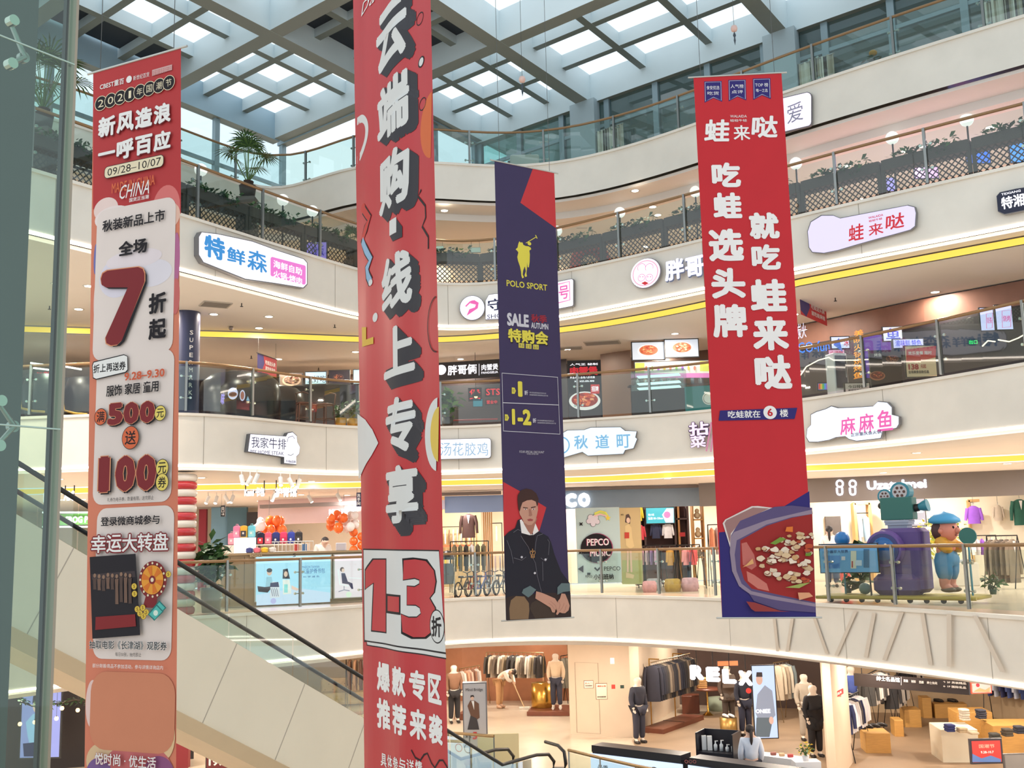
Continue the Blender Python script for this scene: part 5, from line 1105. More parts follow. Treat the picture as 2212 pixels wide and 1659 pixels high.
# hanging red and blue flag banners
for x0, y0, x1, y1, D, Dr, l in ((555, 762, 597, 782, 25.6, 26.6, 'small red and blue promotional flag hanging under the left soffit'), (1741, 642, 1797, 672, 23.0, 24.4, 'small red and blue promotional flag hanging right of the red food banner')):
    S = Surf(xmid(x0, D), xmid(x1, Dr)); u0, vt = S.uv(x0, y0); vb = vt - .46; t = thing('flag_banner', l, 'banner', S.P(S.w / 2, vt)); a = Art(S, .002, 0)
    a.urect(0, vb, S.w, vt, mat((186, 44, 52), .6), key='cloth'); a.poly([(0, vt), (S.w * .3, vt), (S.w * .36, vt - .2), (S.w * .2, vb), (0, vb + .1)], mat((52, 46, 110), .6), uv=True, key='cloth')
    a.utext('吃蛙选头牌', S.w * .4, S.w * .92, vt - .16, .11, WHITE, .02); a.utext('就吃蛙来哒', S.w * .4, S.w * .92, vt - .31, .11, WHITE, .02); a.done(t)
    w = WB(); w.tube([S.P(-.03, vt), S.P(S.w + .03, vt)], .012, BLACKM, 6); w.done('rod', t); w = WB()
    for u in (.05, S.w - .05): w.tube([S.P(u, vt), S.P(u, max(vt + .05, 6.52))], .004, WIRE, 4)
    w.done('hanging_wire', t)
# screens and sign boards
def f1(a): a.text('五好吃', (664, 820), (704, 818), 16, mat((30, 34, 44)), bold=.01)
panel('pale blue lit screen with brush characters over the left food stalls', 'screen', 660, 804, 704, 829, 29.2, (190, 226, 240), 1.0, f1, name='screen')
def f2(a): food(a, 731, 815, 12, rr, (80, 60, 60), ((150, 80, 60), (200, 120, 80), (110, 60, 50), (70, 40, 40)), .8)
panel('dark lit screen showing food, next to the brush character screen', 'screen', 712, 801, 754, 829, 29.2, (44, 36, 48), .6, f2, name='screen')
panel('narrow pale lit screen at the left edge of the tall red banner', 'screen', 764, 799, 800, 828, 29.2, (180, 220, 236), 1.0, name='screen')
def f3(a): food(a, 630, 822, 20, rr, (200, 160, 130), ((190, 120, 80), (160, 90, 60), (226, 190, 150), (120, 70, 50)), .7)
panel('brown food picture behind the hanging flag on the left', 'picture', 605, 808, 652, 832, 29.3, (120, 86, 66), .6, f3, name='wall_picture')
# dark rounded forms with lit logos, standing for reflections in the railing glass
for i, (x, D, w_, h, l) in enumerate(((518, 25.8, 1.0, 1.35, 'black rounded form standing for a glass reflection with oval lit pictures, on the left'), (594, 27.3, .8, 1.2, 'black rounded form standing for a glass reflection with a round lit logo, second from the left'))):
    p = xmid(x, D); t = thing('reflection_form', l, 'reflection form', V3(p, Z3)); b = B()
    b.lathe([(w_, 0), (w_, h * .6), (w_ * .93, h * .8), (w_ * .7, h * .94), (w_ * .3, h), (.001, h)], mat((26, 24, 30), .25), n=28, sy=.7); b.done('shell', t)
    S = Surf((p.x - w_ * .8, p.y - w_ * .72), (p.x + w_ * .8, p.y - w_ * .72)); a = Art(S, .002, .0)
    if i == 0:
        a.circ(503, 850, 11, glow((200, 206, 240), .9), ry=13); food(a, 503, 852, 9, rr, (170, 110, 80), ((150, 80, 50), (190, 120, 80), (100, 60, 50), (80, 40, 40)), .6); a.circ(525, 855, 6, glow((200, 206, 240), .8), ry=12); a.circ(525, 855, 4, glow((150, 90, 80), .8), ry=9); a.poly([(533, 866), (537, 856), (541, 867)], glow((120, 170, 200), .8)); a.text('味', (478, 864), (487, 860), 26, glow((150, 140, 230), 1), bold=.04, shear=.3)
    else:
        a.circ(591, 863, 10.5, glow((206, 206, 245), 1), ry=13); a.circ(587, 862, 4, glow((150, 140, 210), .9), ring=1); a.circ(595, 862, 4, glow((150, 140, 210), .9), ring=1); a.text('胖哥', (549, 868), (576, 872), 22, glow((196, 196, 245), 1.1), bold=.04, shear=-.2); a.text('Fine', (572, 893), (598, 892), 13, glow((50, 60, 220), 1), bold=.01)
    a.done(t)
# bar stools and tall table
def stool(c, rz, label, grp):
    t = thing('bar_stool', label, 'stool', c, rz, grp); m = mat((92, 52, 40), .5, 0, .1, 8)
    b = B(); b.rbox((0, 0, .62), (.36, .36, .05), .08, m); b.done('seat', t); b = B(); b.tube([(-.17, .17, .62), (-.18, .2, .9), (0, .22, .95), (.18, .2, .9), (.17, .17, .62)], .02, m, 6); b.done('backrest', t)
    for x in (-.15, .15):
        for y in (-.15, .15): b = B(); b.tube([(x, y, .6), (x * 1.25, y * 1.25, 0)], .016, m, 6); b.done('leg', t)
    b = B(); b.tube([(-.17, -.17, .25), (.17, -.17, .25), (.17, .17, .25), (-.17, .17, .25), (-.17, -.17, .25)], .012, m, 5); b.done('footrest', t)
for x, D, rz, l in ((658, 26.6, .4, 'left'), (702, 26.9, -.5, 'right')): stool(V3(xmid(x, D), Z3), rz, 'brown wooden bar stool beside the dark reflection forms, %s of the pair' % l, None)
c = V3(xmid(671, 28.2), Z3); t = thing('bar_table', 'small round brown table behind the two bar stools', 'table', c); b = B(); b.lathe([(.001, .74), (.36, .74), (.36, .78), (.001, .78)], mat((110, 74, 52), .4), n=20); b.done('table_top', t); b = B(); b.lathe([(.22, 0), (.2, .03), (.03, .06), (.03, .74)], BLACKM, n=14); b.done('pedestal', t)
def potted(c, h, r, potc, label, n=90, size=.14, seed=2, leaf=(LEAF, LEAF2), poth=.3, potr=.16, name='potted_plant'):
    rr = random.Random(seed); t = thing(name, label, 'plant', c); b = B(); b.lathe([(.001, 0), (potr * .8, 0), (potr, poth), (potr * .9, poth), (.001, poth * .92)], mat(potc, .5), n=16); b.done('pot', t)
    b = B()
    for k in range(5): w = k * 1.26; b.tube([(0, 0, poth * .9), (r * .5 * math.cos(w), r * .5 * math.sin(w), poth + h * .5)], .008, leaf[1], 5)
    b.done('stems', t); b = B()
    for k in range(4): leafy(b, (0, 0, poth + h * .5), (r, r, h * .5), n // 4, size, leaf[k % 2], rr)
    b.done('foliage', t, kind='stuff'); return t
for x, y, D, l in ((762, 905, 27.4, 'plant in a yellow pot low beside the tall red banner'), (735, 905, 27.2, 'small plant in a yellow pot near the two bar stools')): potted(V3(xmid(x, D), Z3), .55 if x > 750 else .35, .17, (206, 150, 60), l, seed=x)
potted(V3(xmid(966, 27.6), Z3), .75, .32, (70, 60, 54), 'spiky bright green plant right of the tall red banner', leaf=(LEAF3, LEAF), size=.26, seed=5)
# centre stall
def f(a):
    a.circ(953, 799, 11, WG); a.text('胖哥俩', (967, 801), (1030, 796), 22, WG, bold=.03); a.text('肉蟹煲', (1040, 795), (1076, 791), 14, WG, bold=.02); a.text('PANGGELIA', (1040, 806), (1076, 803), 5, WG); a.line([(1035, 786), (1035, 811)], 1, WG)
panel('black fascia sign with white lit characters above the centre food stall', 'shop sign', 941, 783, 1086, 817, 29.3, (34, 30, 36), 0, f, name='shop_sign', Dr=28.9, sl=-3)
def f(a): 
    for k, s_ in enumerate(('美食广场', '特色小吃', '欢迎光临')): a.text(s_, (946 + k * 46, 760 - k * 2.4), (984 + k * 46, 758 - k * 2.4), 12, WG, bold=.02)
panel('lavender lit strip of characters above the black fascia sign', 'shop sign', 941, 752, 1086, 775, 29.6, (120, 110, 200), .8, f, name='shop_sign', sl=-6)
c = at(1028, 858, 28.4); t = thing('pendant_lamp', 'black pendant lamp with a warm bulb in the centre stall', 'lamp', c); b = B(); b.lathe([(.16, 0), (.13, .06), (.07, .12), (.03, .17), (.03, .24), (.001, .25)], BLACKM, n=16); b.done('lamp_shade', t); b = B(); b.tube([(0, 0, .24), (0, 0, 6.5 - c.z)], .006, BLACKM, 4); b.done('cord', t); b = B(); b.ball((0, 0, .02), .05, glow((255, 190, 120), 5), 8); b.done('bulb', t)
for x0, y0, x1, y1, s_, l, v in ((1012, 838, 1040, 866, '煲', 'red lit character above the pendant lamp', 0), (1048, 838, 1082, 856, 'STS', 'red neon letters at the left edge of the navy banner', 0), (1049, 864, 1076, 874, '营业中', 'small red lit characters under the neon letters', 0)):
    panel(l, 'neon sign', x0, y0, x1, y1, 29.4, (44, 20, 24), 0, lambda a, s_=s_, x0=x0, x1=x1, y0=y0, y1=y1: a.text(s_, (x0 + 2, (y0 + y1) / 2), (x1 - 2, (y0 + y1) / 2 - 1), (y1 - y0) * .8, glow((226, 40, 50), 1.2), bold=.02), name='neon_sign', thick=.03, fw=.5)
for y in (905, 918): 
    a_, c_ = at(950, y + 4, 28.6), at(1075, y, 28.6); b = B(); b.tube([a_, c_], .02, mat((150, 40, 44), .5), 6); o = b.done('red_bar'); tag(o, 'thin red bar across the centre stall, %s of the pair' % ('upper' if y == 905 else 'lower'), 'bar')
    b = B(); b.tube([V3(a_.xy, Z3), V3(a_.xy, a_.z)], .012, BLACKM, 5); b.tube([V3(c_.xy, Z3), V3(c_.xy, c_.z)], .012, BLACKM, 5); b.done('support', o)
panel('teal lit board behind the pendant lamp', 'board', 1022, 862, 1042, 878, 29.4, (70, 150, 170), .6, name='lit_board', fw=1)
def f(a):
    a.text('肉蟹煲', (1231, 802), (1291, 801), 20, REDG, bold=.05); a.text('人气王 秘制', (1231, 788), (1291, 786), 5, WG); a.text('开业大吉 全场八折优惠', (1231, 816), (1285, 815), 5, WG); a.text('欢迎品尝', (1240, 824), (1284, 823), 4, WG)
    a.poly([(1229, 850), (1298, 846), (1298, 904), (1229, 904)], glow((60, 50, 52), .6)); food(a, 1263, 866, 34, rr, (236, 232, 228), ((196, 60, 30), (226, 110, 60), (236, 160, 110), (150, 40, 26)), .95, 60); a.rect(1275, 832, 1294, 852, glow((206, 50, 50), .9)); a.text('招牌', (1277, 842), (1292, 841), 12, WG, bold=.02)
panel('tall dark poster with red characters over a big bowl of food', 'poster', 1229, 780, 1298, 904, 28.3, (28, 26, 30), .3, f, name='poster')
def f(a): food(a, 1401, 758, 24, rr, (236, 232, 228), ((206, 90, 50), (236, 170, 110), (180, 60, 40), (200, 110, 70)), 1, 40)
panel('left of two lit food screens over the snack counter', 'screen', 1366, 741, 1435, 778, 27.4, (206, 212, 220), .9, f, name='screen', sl=-3)
def f(a): food(a, 1473, 752, 24, rr, (236, 232, 228), ((226, 120, 80), (240, 190, 150), (190, 70, 50), (206, 120, 80)), 1, 40)
panel('right of two lit food screens over the snack counter', 'screen', 1437, 735, 1508, 772, 27.3, (196, 204, 216), .9, f, name='screen', sl=-3)
def f(a):
    a.rect(1372, 806, 1532, 816, glow((226, 120, 190), .9)); a.rect(1372, 784, 1392, 806, glow((206, 214, 90), .9)); a.rect(1512, 780, 1532, 802, glow((226, 220, 90), .9))
    for k in range(9): x = 1396 + k * 13; a.circ(x, 796, 2.6, glow(((236, 120, 90), (120, 180, 90), (150, 90, 200), (236, 180, 70))[k % 4], .9), ry=5); a.rect(x - 1, 786, x + 1, 791, glow((240, 240, 240), .9))
    a.text('鲜榨果汁冰饮', (1376, 800), (1394, 799), 6, MAG)
panel('yellow and pink lit drinks menu strip under the two food screens', 'menu board', 1372, 784, 1532, 816, 27.3, (240, 226, 214), .9, f, name='menu_board', sl=-6)
# snack counter
a_, c_ = at(1366, 900, 26.4), at(1548, 892, 25.8); S = Surf(a_.xy, c_.xy); t = thing('snack_counter', 'snack counter with a glass case and teal front beside the red food banner', 'counter', V3((a_.xy + c_.xy) / 2, Z3))
w = WB(); rz = math.atan2(S.U.y, S.U.x); q = S.P(S.w / 2, Z3 + .35, -.25); w.box(q, (S.w, .5, .7), mat((60, 54, 54), .5), rz); w.done('body', t)
ut = S.uv(1480, 870)[0]; a = Art(S, .004, .004); a.urect(ut, Z3 + .02, S.w, Z3 + .72, mat((40, 120, 124), .4), key='front_panel'); 
uc, vc = S.uv(1532, 874); a.urr(uc - .16, Z3 + .4 - .16, uc + .16, Z3 + .4 + .16, .159, mat((226, 230, 226), .5), key='round_logo'); a.urr(uc - .13, Z3 + .27, uc + .13, Z3 + .53, .129, mat((60, 70, 74), .5), key='round_logo'); a.urr(uc - .12, Z3 + .28, uc + .12, Z3 + .52, .119, mat((226, 230, 226), .5), key='round_logo'); a.done(t)
w = WB(); w.box(S.P(ut / 2, Z3 + .95, -.25), (ut, .45, .5), GLASS, rz); w.done('glass_case', t)
for z in (.78, .9, 1.08): w = WB(); w.box(S.P(ut / 2, Z3 + z, -.25), (ut * .8, .3, .025), glow((220, 240, 240), 1.6), rz); w.done('lit_shelf', t)
for k in range(9):
    x = 1378 + k * 17; c = at(x, 848, 28.0); h = (.2, .26, .22)[k % 3]; b = B(); b.lathe([(.001, 0), (.045, 0), (.045, h * .6), (.018, h * .8), (.018, h), (.001, h)], mat(((190, 200, 205), (210, 150, 110), (160, 60, 40), (150, 170, 190))[k % 4], .3), n=10)
    o = b.done('bottle'); o.location = (c.x, c.y, 5.42); tag(o, 'small %s bottle on the back shelf of the snack counter' % ('clear', 'peach', 'red', 'blue grey')[k % 4], 'bottle', '%s bottles on the snack counter back shelf' % ('clear', 'peach', 'red', 'blue grey')[k % 4])
a_, c_ = at(1366, 860, 28.0), at(1540, 852, 28.0); b = B(); b.box(((a_.x + c_.x) / 2, a_.y, 5.4), (c_.x - a_.x + .2, .3, .035), mat((80, 60, 50), .5)); 
for x in (a_.x, c_.x): b.box((x, a_.y, (5.4 + Z3) / 2), (.05, .28, 5.4 - Z3), mat((60, 50, 46), .5))
o = b.done('back_shelf'); tag(o, 'dark back shelf holding small bottles behind the snack counter', 'shelf')
# right stalls with neon
def neon(txt, x0, y0, x1, y1, D, col, label, e=1.6, vert=False, bold=.01, sl=0):
    S = Surf(xmid(x0, D), xmid(x1, D - .25)); u, v = S.uv((x0 + x1) / 2, (y0 + y1) / 2); t = thing('neon_sign', label, 'neon sign', S.P(u, v, -.05)); a = Art(S, .002, .01)
    if vert: a.vtext(txt, ((x0 + x1) / 2, (x0 + x1) / 2), y0, y1, x1 - x0, glow(col, e), bold=bold, key='neon_letters')
    else: a.text(txt, (x0, (y0 + y1) / 2), (x1, (y0 + y1) / 2 + sl), y1 - y0, glow(col, e), bold=bold, key='neon_letters')
    a.done(t); w = WB(); ua = S.uv(x0, (y0 + y1) / 2)[0]; ub = S.uv(x1, (y0 + y1) / 2)[0]; w.tube([S.P(ua, v, -.02), S.P(ub, v, -.02)], .012, BLACKM, 5); w.done('mount', t)
neon('炭火', 1722, 698, 1742, 732, 24.4, (230, 225, 255), 'white lit character at the right edge of the red food banner')
neon('CO-fun', 1724, 740, 1792, 764, 24.2, (60, 120, 255), 'blue neon letters right of the red food banner', 1.8, sl=-6)
neon('美味火锅烧烤鱼', 1845, 712, 1866, 818, 23.4, (255, 150, 40), 'vertical orange neon characters in the right stall', 1.8, True)
def f(a): pass
panel('large violet lit wall panel in the right stall', 'lit panel', 1868, 728, 1988, 820, 23.9, (92, 60, 170), .55, None, name='light_wall', sl=-10)
def f(a): a.text('鱼', (1913, 722), (1944, 719), 24, glow((70, 80, 200), 1), bold=.02); a.circ(1928, 720, 10, glow((90, 100, 220), 1), ring=1.4)
panel('white and blue lit square sign in front of the violet panel', 'shop sign', 1908, 707, 1948, 736, 23.2, (222, 224, 250), 1.1, f, name='shop_sign', thick=.05)
def f(a): a.text('渝味鲜 特色', (1934, 744), (1990, 738), 14, glow((90, 90, 220), 1), bold=.02)
panel('pale lit menu strip over the violet panel', 'menu board', 1930, 736, 1994, 754, 23.0, (196, 196, 240), 1.0, f, name='menu_board', sl=-6)
def f(a): a.poly([(1800, 745), (1812, 730), (1820, 760)], glow((80, 110, 200), 1)); a.text('冰', (1822, 742), (1834, 741), 14, REDG)
panel('pale blue tilted lit sign beside the blue neon letters', 'shop sign', 1796, 728, 1834, 752, 23.7, (206, 214, 245), 1.1, f, name='shop_sign', thick=.05)
panel('pink and red lit strip under the pale blue tilted sign', 'shop sign', 1790, 756, 1824, 770, 23.8, (236, 170, 200), 1.0, lambda a: a.text('小酒馆', (1793, 763), (1821, 762), 9, REDG, bold=.02), name='shop_sign', thick=.04)
def f(a): food(a, 1895, 812, 17, rr, (190, 120, 90), ((196, 80, 50), (226, 150, 100), (150, 50, 40), (120, 50, 40)), 0, 30); food(a, 1925, 776, 14, rr, (120, 80, 60), ((170, 90, 60), (206, 140, 100), (120, 60, 50), (90, 50, 40)), 0, 24); a.text('烤鱼', (1884, 770), (1900, 768), 7, WHITE)
panel('black standing poster with two dishes of food behind the right rail', 'poster', 1882, 762, 1946, 838, 22.4, (44, 36, 38), 0, f, name='standing_poster', base=Z3, sl=-8)
def f(a):
    a.poly([(1958, 755), (2022, 747), (2021, 772), (1996, 778), (1957, 782)], mat((206, 70, 60), .5)); a.text('欢乐套餐 限时', (1962, 766), (2012, 759), 8, WHITE, bold=.02); a.text('138', (1962, 794), (1984, 791), 13, REDM, bold=.05); a.text('元起', (1988, 792), (2000, 790), 9, REDM); a.text('全场美食自助任选', (1962, 806), (2006, 801), 7, DARK, bold=.02)
REDM = mat((170, 50, 46), .5)
panel('red and cream standing poster with the number 138 behind the right rail', 'poster', 1957, 752, 2021, 818, 21.6, (232, 206, 170), 0, f, name='standing_poster', base=Z3, sl=-9)
panel('small green lit exit sign in the dark right stall', 'exit sign', 2090, 733, 2114, 745, 21.4, (20, 60, 34), .4, lambda a: a.text('出口', (2093, 740), (2111, 738), 9, glow((60, 240, 110), 1.6), bold=.02), name='exit_sign', thick=.03)
for x0, y0, x1, y1, l, s_ in ((2118, 668, 2146, 716, 'left of two white and pink sign reflections built as tilted lit panels', '奶茶'), (2152, 662, 2186, 714, 'right of two white and pink sign reflections built as tilted lit panels', '烧烤')):
    panel(l, 'shop sign', x0, y0, x1, y1, 21.2, (206, 210, 250), 1.1, lambda a, x0=x0, y0=y0, x1=x1, y1=y1, s_=s_: (a.line([(x0 + 12, y0 + 10), (x1 - 2, y0 + 8), (x1 - 3, y1 - 8), (x0 + 13, y1 - 6)], 1.2, MAG, closed=True), a.text(s_, (x0 + 14, (y0 + y1) / 2), (x1 - 4, (y0 + y1) / 2), 14, MAG, bold=.02)), name='shop_sign', thick=.05, sl=-5)  # glowing panels standing for signs mirrored in the railing glass
for pts, D, l in (([(1728, 812), (1742, 792), (1768, 778), (1790, 772), (1800, 778), (1850, 778), (1884, 776)], 23.2, 'wavy warm light line behind the rail right of the red food banner'), ([(2122, 748), (2134, 736), (2150, 738)], 20.8, 'short wavy warm light line near the exit sign'), ([(2156, 734), (2180, 738), (2200, 730), (2214, 722)], 20.4, 'wavy warm light line at the far right of the food floor')):
    b = B(); b.tube([at(x, y, D) for x, y in pts], .014, glow((255, 232, 200), 2.0), 6); o = b.done('light_line'); tag(o, l, 'light')
c = V3(xmid(1812, 23.4), Z3); t = thing('drinks_fridge', 'white upright drinks fridge behind the right rail', 'fridge', c, .3); b = B(); b.rbox((0, .02, .5), (.34, .34, 1.0), .02, mat((216, 220, 232), .4)); b.done('cabinet_body', t); b = B(); b.box((0, -.155, .58), (.28, .02, .72), mat((60, 66, 84), .2)); b.done('door', t); b = B(); b.box((.1, -.172, .6), (.02, .02, .3), CHROME); b.done('handle', t)
panel('white notice board leaning low behind the right rail', 'notice board', 1826, 828, 1878, 850, 22.9, (206, 200, 200), 0, lambda a: (a.text('今日特价', (1832, 836), (1868, 834), 7, DARK), a.text('欢迎光临本店', (1832, 844), (1868, 842), 5, DARK)), name='notice_board', base=Z3)
panel('small rainbow-striped screen below the blue neon letters', 'screen', 1767, 828, 1792, 842, 23.6, (90, 120, 190), .8, lambda a: [a.rect(1768 + k * 4, 829, 1772 + k * 4, 841, glow(((220, 80, 60), (230, 180, 70), (90, 180, 90), (80, 150, 220), (160, 90, 200), (220, 90, 150))[k], .8)) for k in range(6)], name='screen', thick=.04)
# far left of the food floor, behind the glass screen
for k, (x0, y0, x1, y1, l) in enumerate(((66, 784, 122, 792, 'upper of two slanting white strip lights at far left'), (66, 794, 122, 801, 'lower of two slanting white strip lights at far left'), (142, 792, 176, 798, 'short white strip light between the steel post and the salmon banner'))):
    b = B(); b.tube([at(x0, y0, 26), at(x1, y1, 26)], .025, glow((255, 250, 240), 3), 6); o = b.done('strip_lamp'); tag(o, l, 'light')
neon('麻辣', 70, 803, 116, 815, 25.2, (255, 30, 60), 'red neon characters at far left', 2)
panel('bright white lit box at far left under the red neon', 'lit sign', 62, 812, 84, 826, 25.0, (250, 250, 255), 1.6, name='lit_sign')
b = B(); P = [xmid(60, 27), xmid(260, 27.5)]; strip(b, P, Z3, P, 5.9, mat((40, 34, 34), .5)); struct(b, 'wall_stall_far_left')
for x, D, l in ((92, 24.2, 'black rounded barrel seat with yellow trim behind the glass screen'), (182, 24.8, 'black rounded barrel seat with yellow trim beside the salmon banner')):
    c = V3(xmid(x, D), Z3); t = thing('barrel_seat', l, 'seat', c); b = B(); b.lathe([(.3, 0), (.42, .3), (.45, .8), (.36, 1.1), (.001, 1.15)], mat((26, 24, 28), .4), n=18); b.done('body', t); b = B(); b.tube([(-.44, -.1, .5), (-.3, -.38, .3), (.0, -.46, .22), (.25, -.4, .2)], .03, mat((190, 150, 60), .4), 6); b.done('yellow_trim', t)
# vents, sprinklers and domes in the ceilings
def vent(c, w_, d_, rz, label):
    t = thing('ceiling_vent', label, 'vent', c, rz); b = B()
    for x in (-1, 1): b.box((x * w_ / 2, 0, -.012), (.03, d_, .02), mat((190, 180, 170), .6))
    for y in (-1, 1): b.box((0, y * d_ / 2, -.012), (w_, .03, .02), mat((190, 180, 170), .6))
    b.done('frame', t); b = B()
    for k in range(9): b.box((0, -d_ / 2 + d_ * (k + .5) / 9, -.01), (w_ - .03, d_ / 22, .012), mat((150, 142, 134), .6))
    b.done('slats', t)
for x, y, w_, d_, rz, l in ((466, 658, .6, .5, .5, 'square air vent in the soffit right of the salmon banner'), (1300, 726, .9, .5, -.2, 'grey air vent in the ceiling between the navy and red food banners'), (1232, 738, .6, .4, -.1, 'small air vent in the ceiling just right of the navy banner')):
    q = onz(x, y, 6.7); q.z = ceilz(4, q); vent(q, w_, d_, rz, l)
s0 = None
for x, y in ((522, 656), (723, 702), (543, 755), (688, 782), (107, 662), (1803, 627), (1500, 720)):
    q = onz(x, y, 6.7); q.z = ceilz(4, q)
    if s0 is None: s0 = thing('ceiling_sprinkler', 'small dark sprinkler head in the ceiling of the food floor', 'sprinkler', q, 0, 'sprinklers over the food floor'); b = B(); b.tube([(0, 0, 0), (0, 0, -.07)], .012, DARK, 6); b.done('pipe', s0); b = B(); b.disc((0, 0, -.07), (0, 0, -1), .035, .008, DARK, 10); b.done('deflector', s0)
    else: dup(s0, q)
for x, y in ((499, 706), (1310, 600)):
    if y == 600: continue
    q = onz(x, y, 6.7); q.z = ceilz(4, q); b = B(); b.ball((0, 0, -.04), .06, mat((120, 110, 104), .3), 10); o = b.done('dome_camera'); o.location = q; tag(o, 'small round dome camera in the ceiling near the dark navy column', 'camera')
# ---------------------------------------------------------------- children's shops (second floor up)
rr = random.Random(31)
# --- school bag kiosk
KD = 27.6; a_, c_ = at(478, 1195, 26.4), at(800, 1190, 28.0); S = Surf(a_.xy, c_.xy); rz = math.atan2(S.U.y, S.U.x)
t = thing('bag_counter', 'long brown counter with lit advertising panels, second floor from the bottom', 'counter', V3((a_.xy + c_.xy) / 2, 0))
KW = mat((150, 128, 98), .5, 0, .06, 5); zt = 1.24
w = WB(); w.box(S.P(S.w / 2, zt / 2, -.35), (S.w, .7, zt), KW, rz); w.box(S.P(S.w / 2, zt + .02, -.35), (S.w + .06, .78, .05), mat((170, 146, 112), .4), rz); w.done('body', t)
for u in (S.uv(496, 1250)[0], S.uv(527, 1250)[0]): w = WB(); w.quad(S.P(u, .05, .004), S.P(u + .012, .05, .004), S.P(u + .012, 1.2, .004), S.P(u, 1.2, .004), mat((90, 74, 56))); w.done('panel_joint', t)
def ad(x0, x1, col, art, label):
    u0, u1 = S.uv(x0, 1255)[0], S.uv(x1, 1255)[0]; t = thing('light_box', label, 'light box', S.P((u0 + u1) / 2, .1, .03)); w = WB(); w.box(S.P((u0 + u1) / 2, .64, .024), (u1 - u0 + .06, .04, 1.12), mat((200, 196, 186), .4, .4), rz); w.done('frame', t)
    a = Art(S, .002, .045); a.urect(u0, .1, u1, 1.18, glow(col, 1.0), layer=0, key='lit_face'); art(a); a.done(t)
def boy(a, x, y, s, hair, top, bot):
    a.poly([(x - 6 * s, y + 10 * s), (x + 5 * s, y + 10 * s), (x + 9 * s, y + 34 * s), (x - 9 * s, y + 34 * s)], glow(top, .9)); a.circ(x, y, 5.5 * s, glow((232, 190, 170), .9), ry=7 * s); a.circ(x, y - 4 * s, 6 * s, glow(hair, .9), ry=4.5 * s); a.poly([(x - 10 * s, y + 32 * s), (x + 8 * s, y + 30 * s), (x - 4 * s, y + 44 * s), (x - 24 * s, y + 42 * s), (x - 26 * s, y + 30 * s)], glow(bot, .9))
def f(a):
    a.poly([(553, 1285), (640, 1270), (712, 1280), (712, 1300), (553, 1308)], glow((206, 226, 250), 1)); boy(a, 581, 1236, 1.0, (50, 52, 66), (160, 206, 226), (44, 46, 60))
    a.poly([(583, 1262), (588, 1256), (602, 1258), (604, 1290), (582, 1292)], glow((226, 230, 240), .95)); a.poly([(583, 1259), (600, 1257), (602, 1268), (582, 1268)], glow((50, 54, 96), .9)); [a.line([(584 + k * 4, 1270), (582 + k * 4 + 6, 1288)], 1, glow((60, 66, 110), .9)) for k in range(4)]
    a.circ(616, 1238, 5, glow((236, 200, 180), .9), ry=7); a.poly([(610, 1230), (620, 1228), (625, 1250), (609, 1250)], glow((48, 46, 60), .9)); a.circ(616, 1240, 4, glow((236, 200, 180), .95), ry=6); a.poly([(609, 1252), (624, 1252), (628, 1282), (610, 1284)], glow((240, 240, 236), .95)); a.poly([(612, 1262), (620, 1262), (620, 1280), (612, 1280)], glow((150, 226, 226), .95)); a.poly([(628, 1264), (644, 1272), (640, 1276), (628, 1272)], glow((240, 205, 190), .95)); a.circ(589, 1298, 6, glow((190, 190, 236), 1))
    a.text('MADE IN TAIWAN', (651, 1225), (688, 1224), 5, glow((70, 120, 190), .8), bold=.01); a.text('儿童护脊书包', (651, 1234), (700, 1232), 11, glow((70, 110, 180), .8), bold=.01); a.text('科 学 减 负', (653, 1246), (688, 1245), 4, glow((100, 140, 190), .8)); a.text('S', (631, 1199), (637, 1199), 8, DARK, bold=0)
ad(552, 713, (176, 226, 250), f, 'pale blue light box picturing two children with school bags')
def f(a):
    a.circ(738, 1230, 4.5, glow((90, 64, 60), .9), ry=5); a.circ(740, 1232, 3.2, glow((240, 206, 190), .95), ry=4); a.poly([(736, 1238), (744, 1238), (750, 1256), (760, 1260), (762, 1272), (758, 1272), (752, 1262), (738, 1260)], glow((60, 56, 90), .9)); a.line([(729, 1230), (733, 1262), (752, 1266)], 3, glow((240, 240, 244), 1)); a.line([(742, 1266), (742, 1274), (730, 1278)], 2, glow((150, 150, 170), .9)); a.line([(742, 1274), (754, 1276)], 2, glow((150, 150, 170), .9)); a.line([(752, 1248), (790, 1250)], 2, glow((240, 240, 245), 1)); a.circ(752, 1284, 6, glow((226, 240, 220), 1))
ad(722, 812, (240, 224, 232), f, 'pale pink light box picturing a child on a desk chair')
panel('small round icons notice on the brown counter front', 'notice', 540, 1196, 566, 1203, 26.6, (170, 146, 112), 0, lambda a: [a.circ(545 + k * 8, 1199.5, 3, DARK, ring=.7) for k in range(3)], name='notice', fw=0, thick=.01)
# shelves and school bags
SH_ = mat((232, 222, 206), .5)
def bagm(col, col2):
    b = B(); b.rbox((0, 0, .2), (.3, .16, .38), .06, mat(col, .6)); b.ball((0, 0, .36), .145, mat(col, .6), 12, sz=.35, sy=.55); return b
def schoolbag(c, col, col2, label, rz=0):
    t = thing('school_bag', label, 'school bag', c, rz); t.scale = (.66, .66, .8); bagm(col, col2).done('body', t); b = B(); b.rbox((0, -.095, .13), (.22, .05, .2), .03, mat(col2, .6)); b.done('front_pocket', t)
    b = B(); b.tube([(-.05, 0, .4), (-.04, 0, .45), (.04, 0, .45), (.05, 0, .4)], .012, mat(col2, .6), 6); b.done('top_handle', t)
    b = B(); b.disc((0, -.12, .15), (0, -1, 0), .04, .008, WHITE, 10); b.done('badge', t)
sy = S.P(0, 0, -1.6)
for z, x0, x1 in ((1.6, 552, 655), (1.28, 545, 662)): pass
t = thing('display_shelf', 'cream display shelf holding rows of school bags behind the brown counter', 'shelf', V3(xy(580, 29.4), 0)); w = WB()
xa, xb = xy(548, 29.4).x, xy(662, 29.4).x
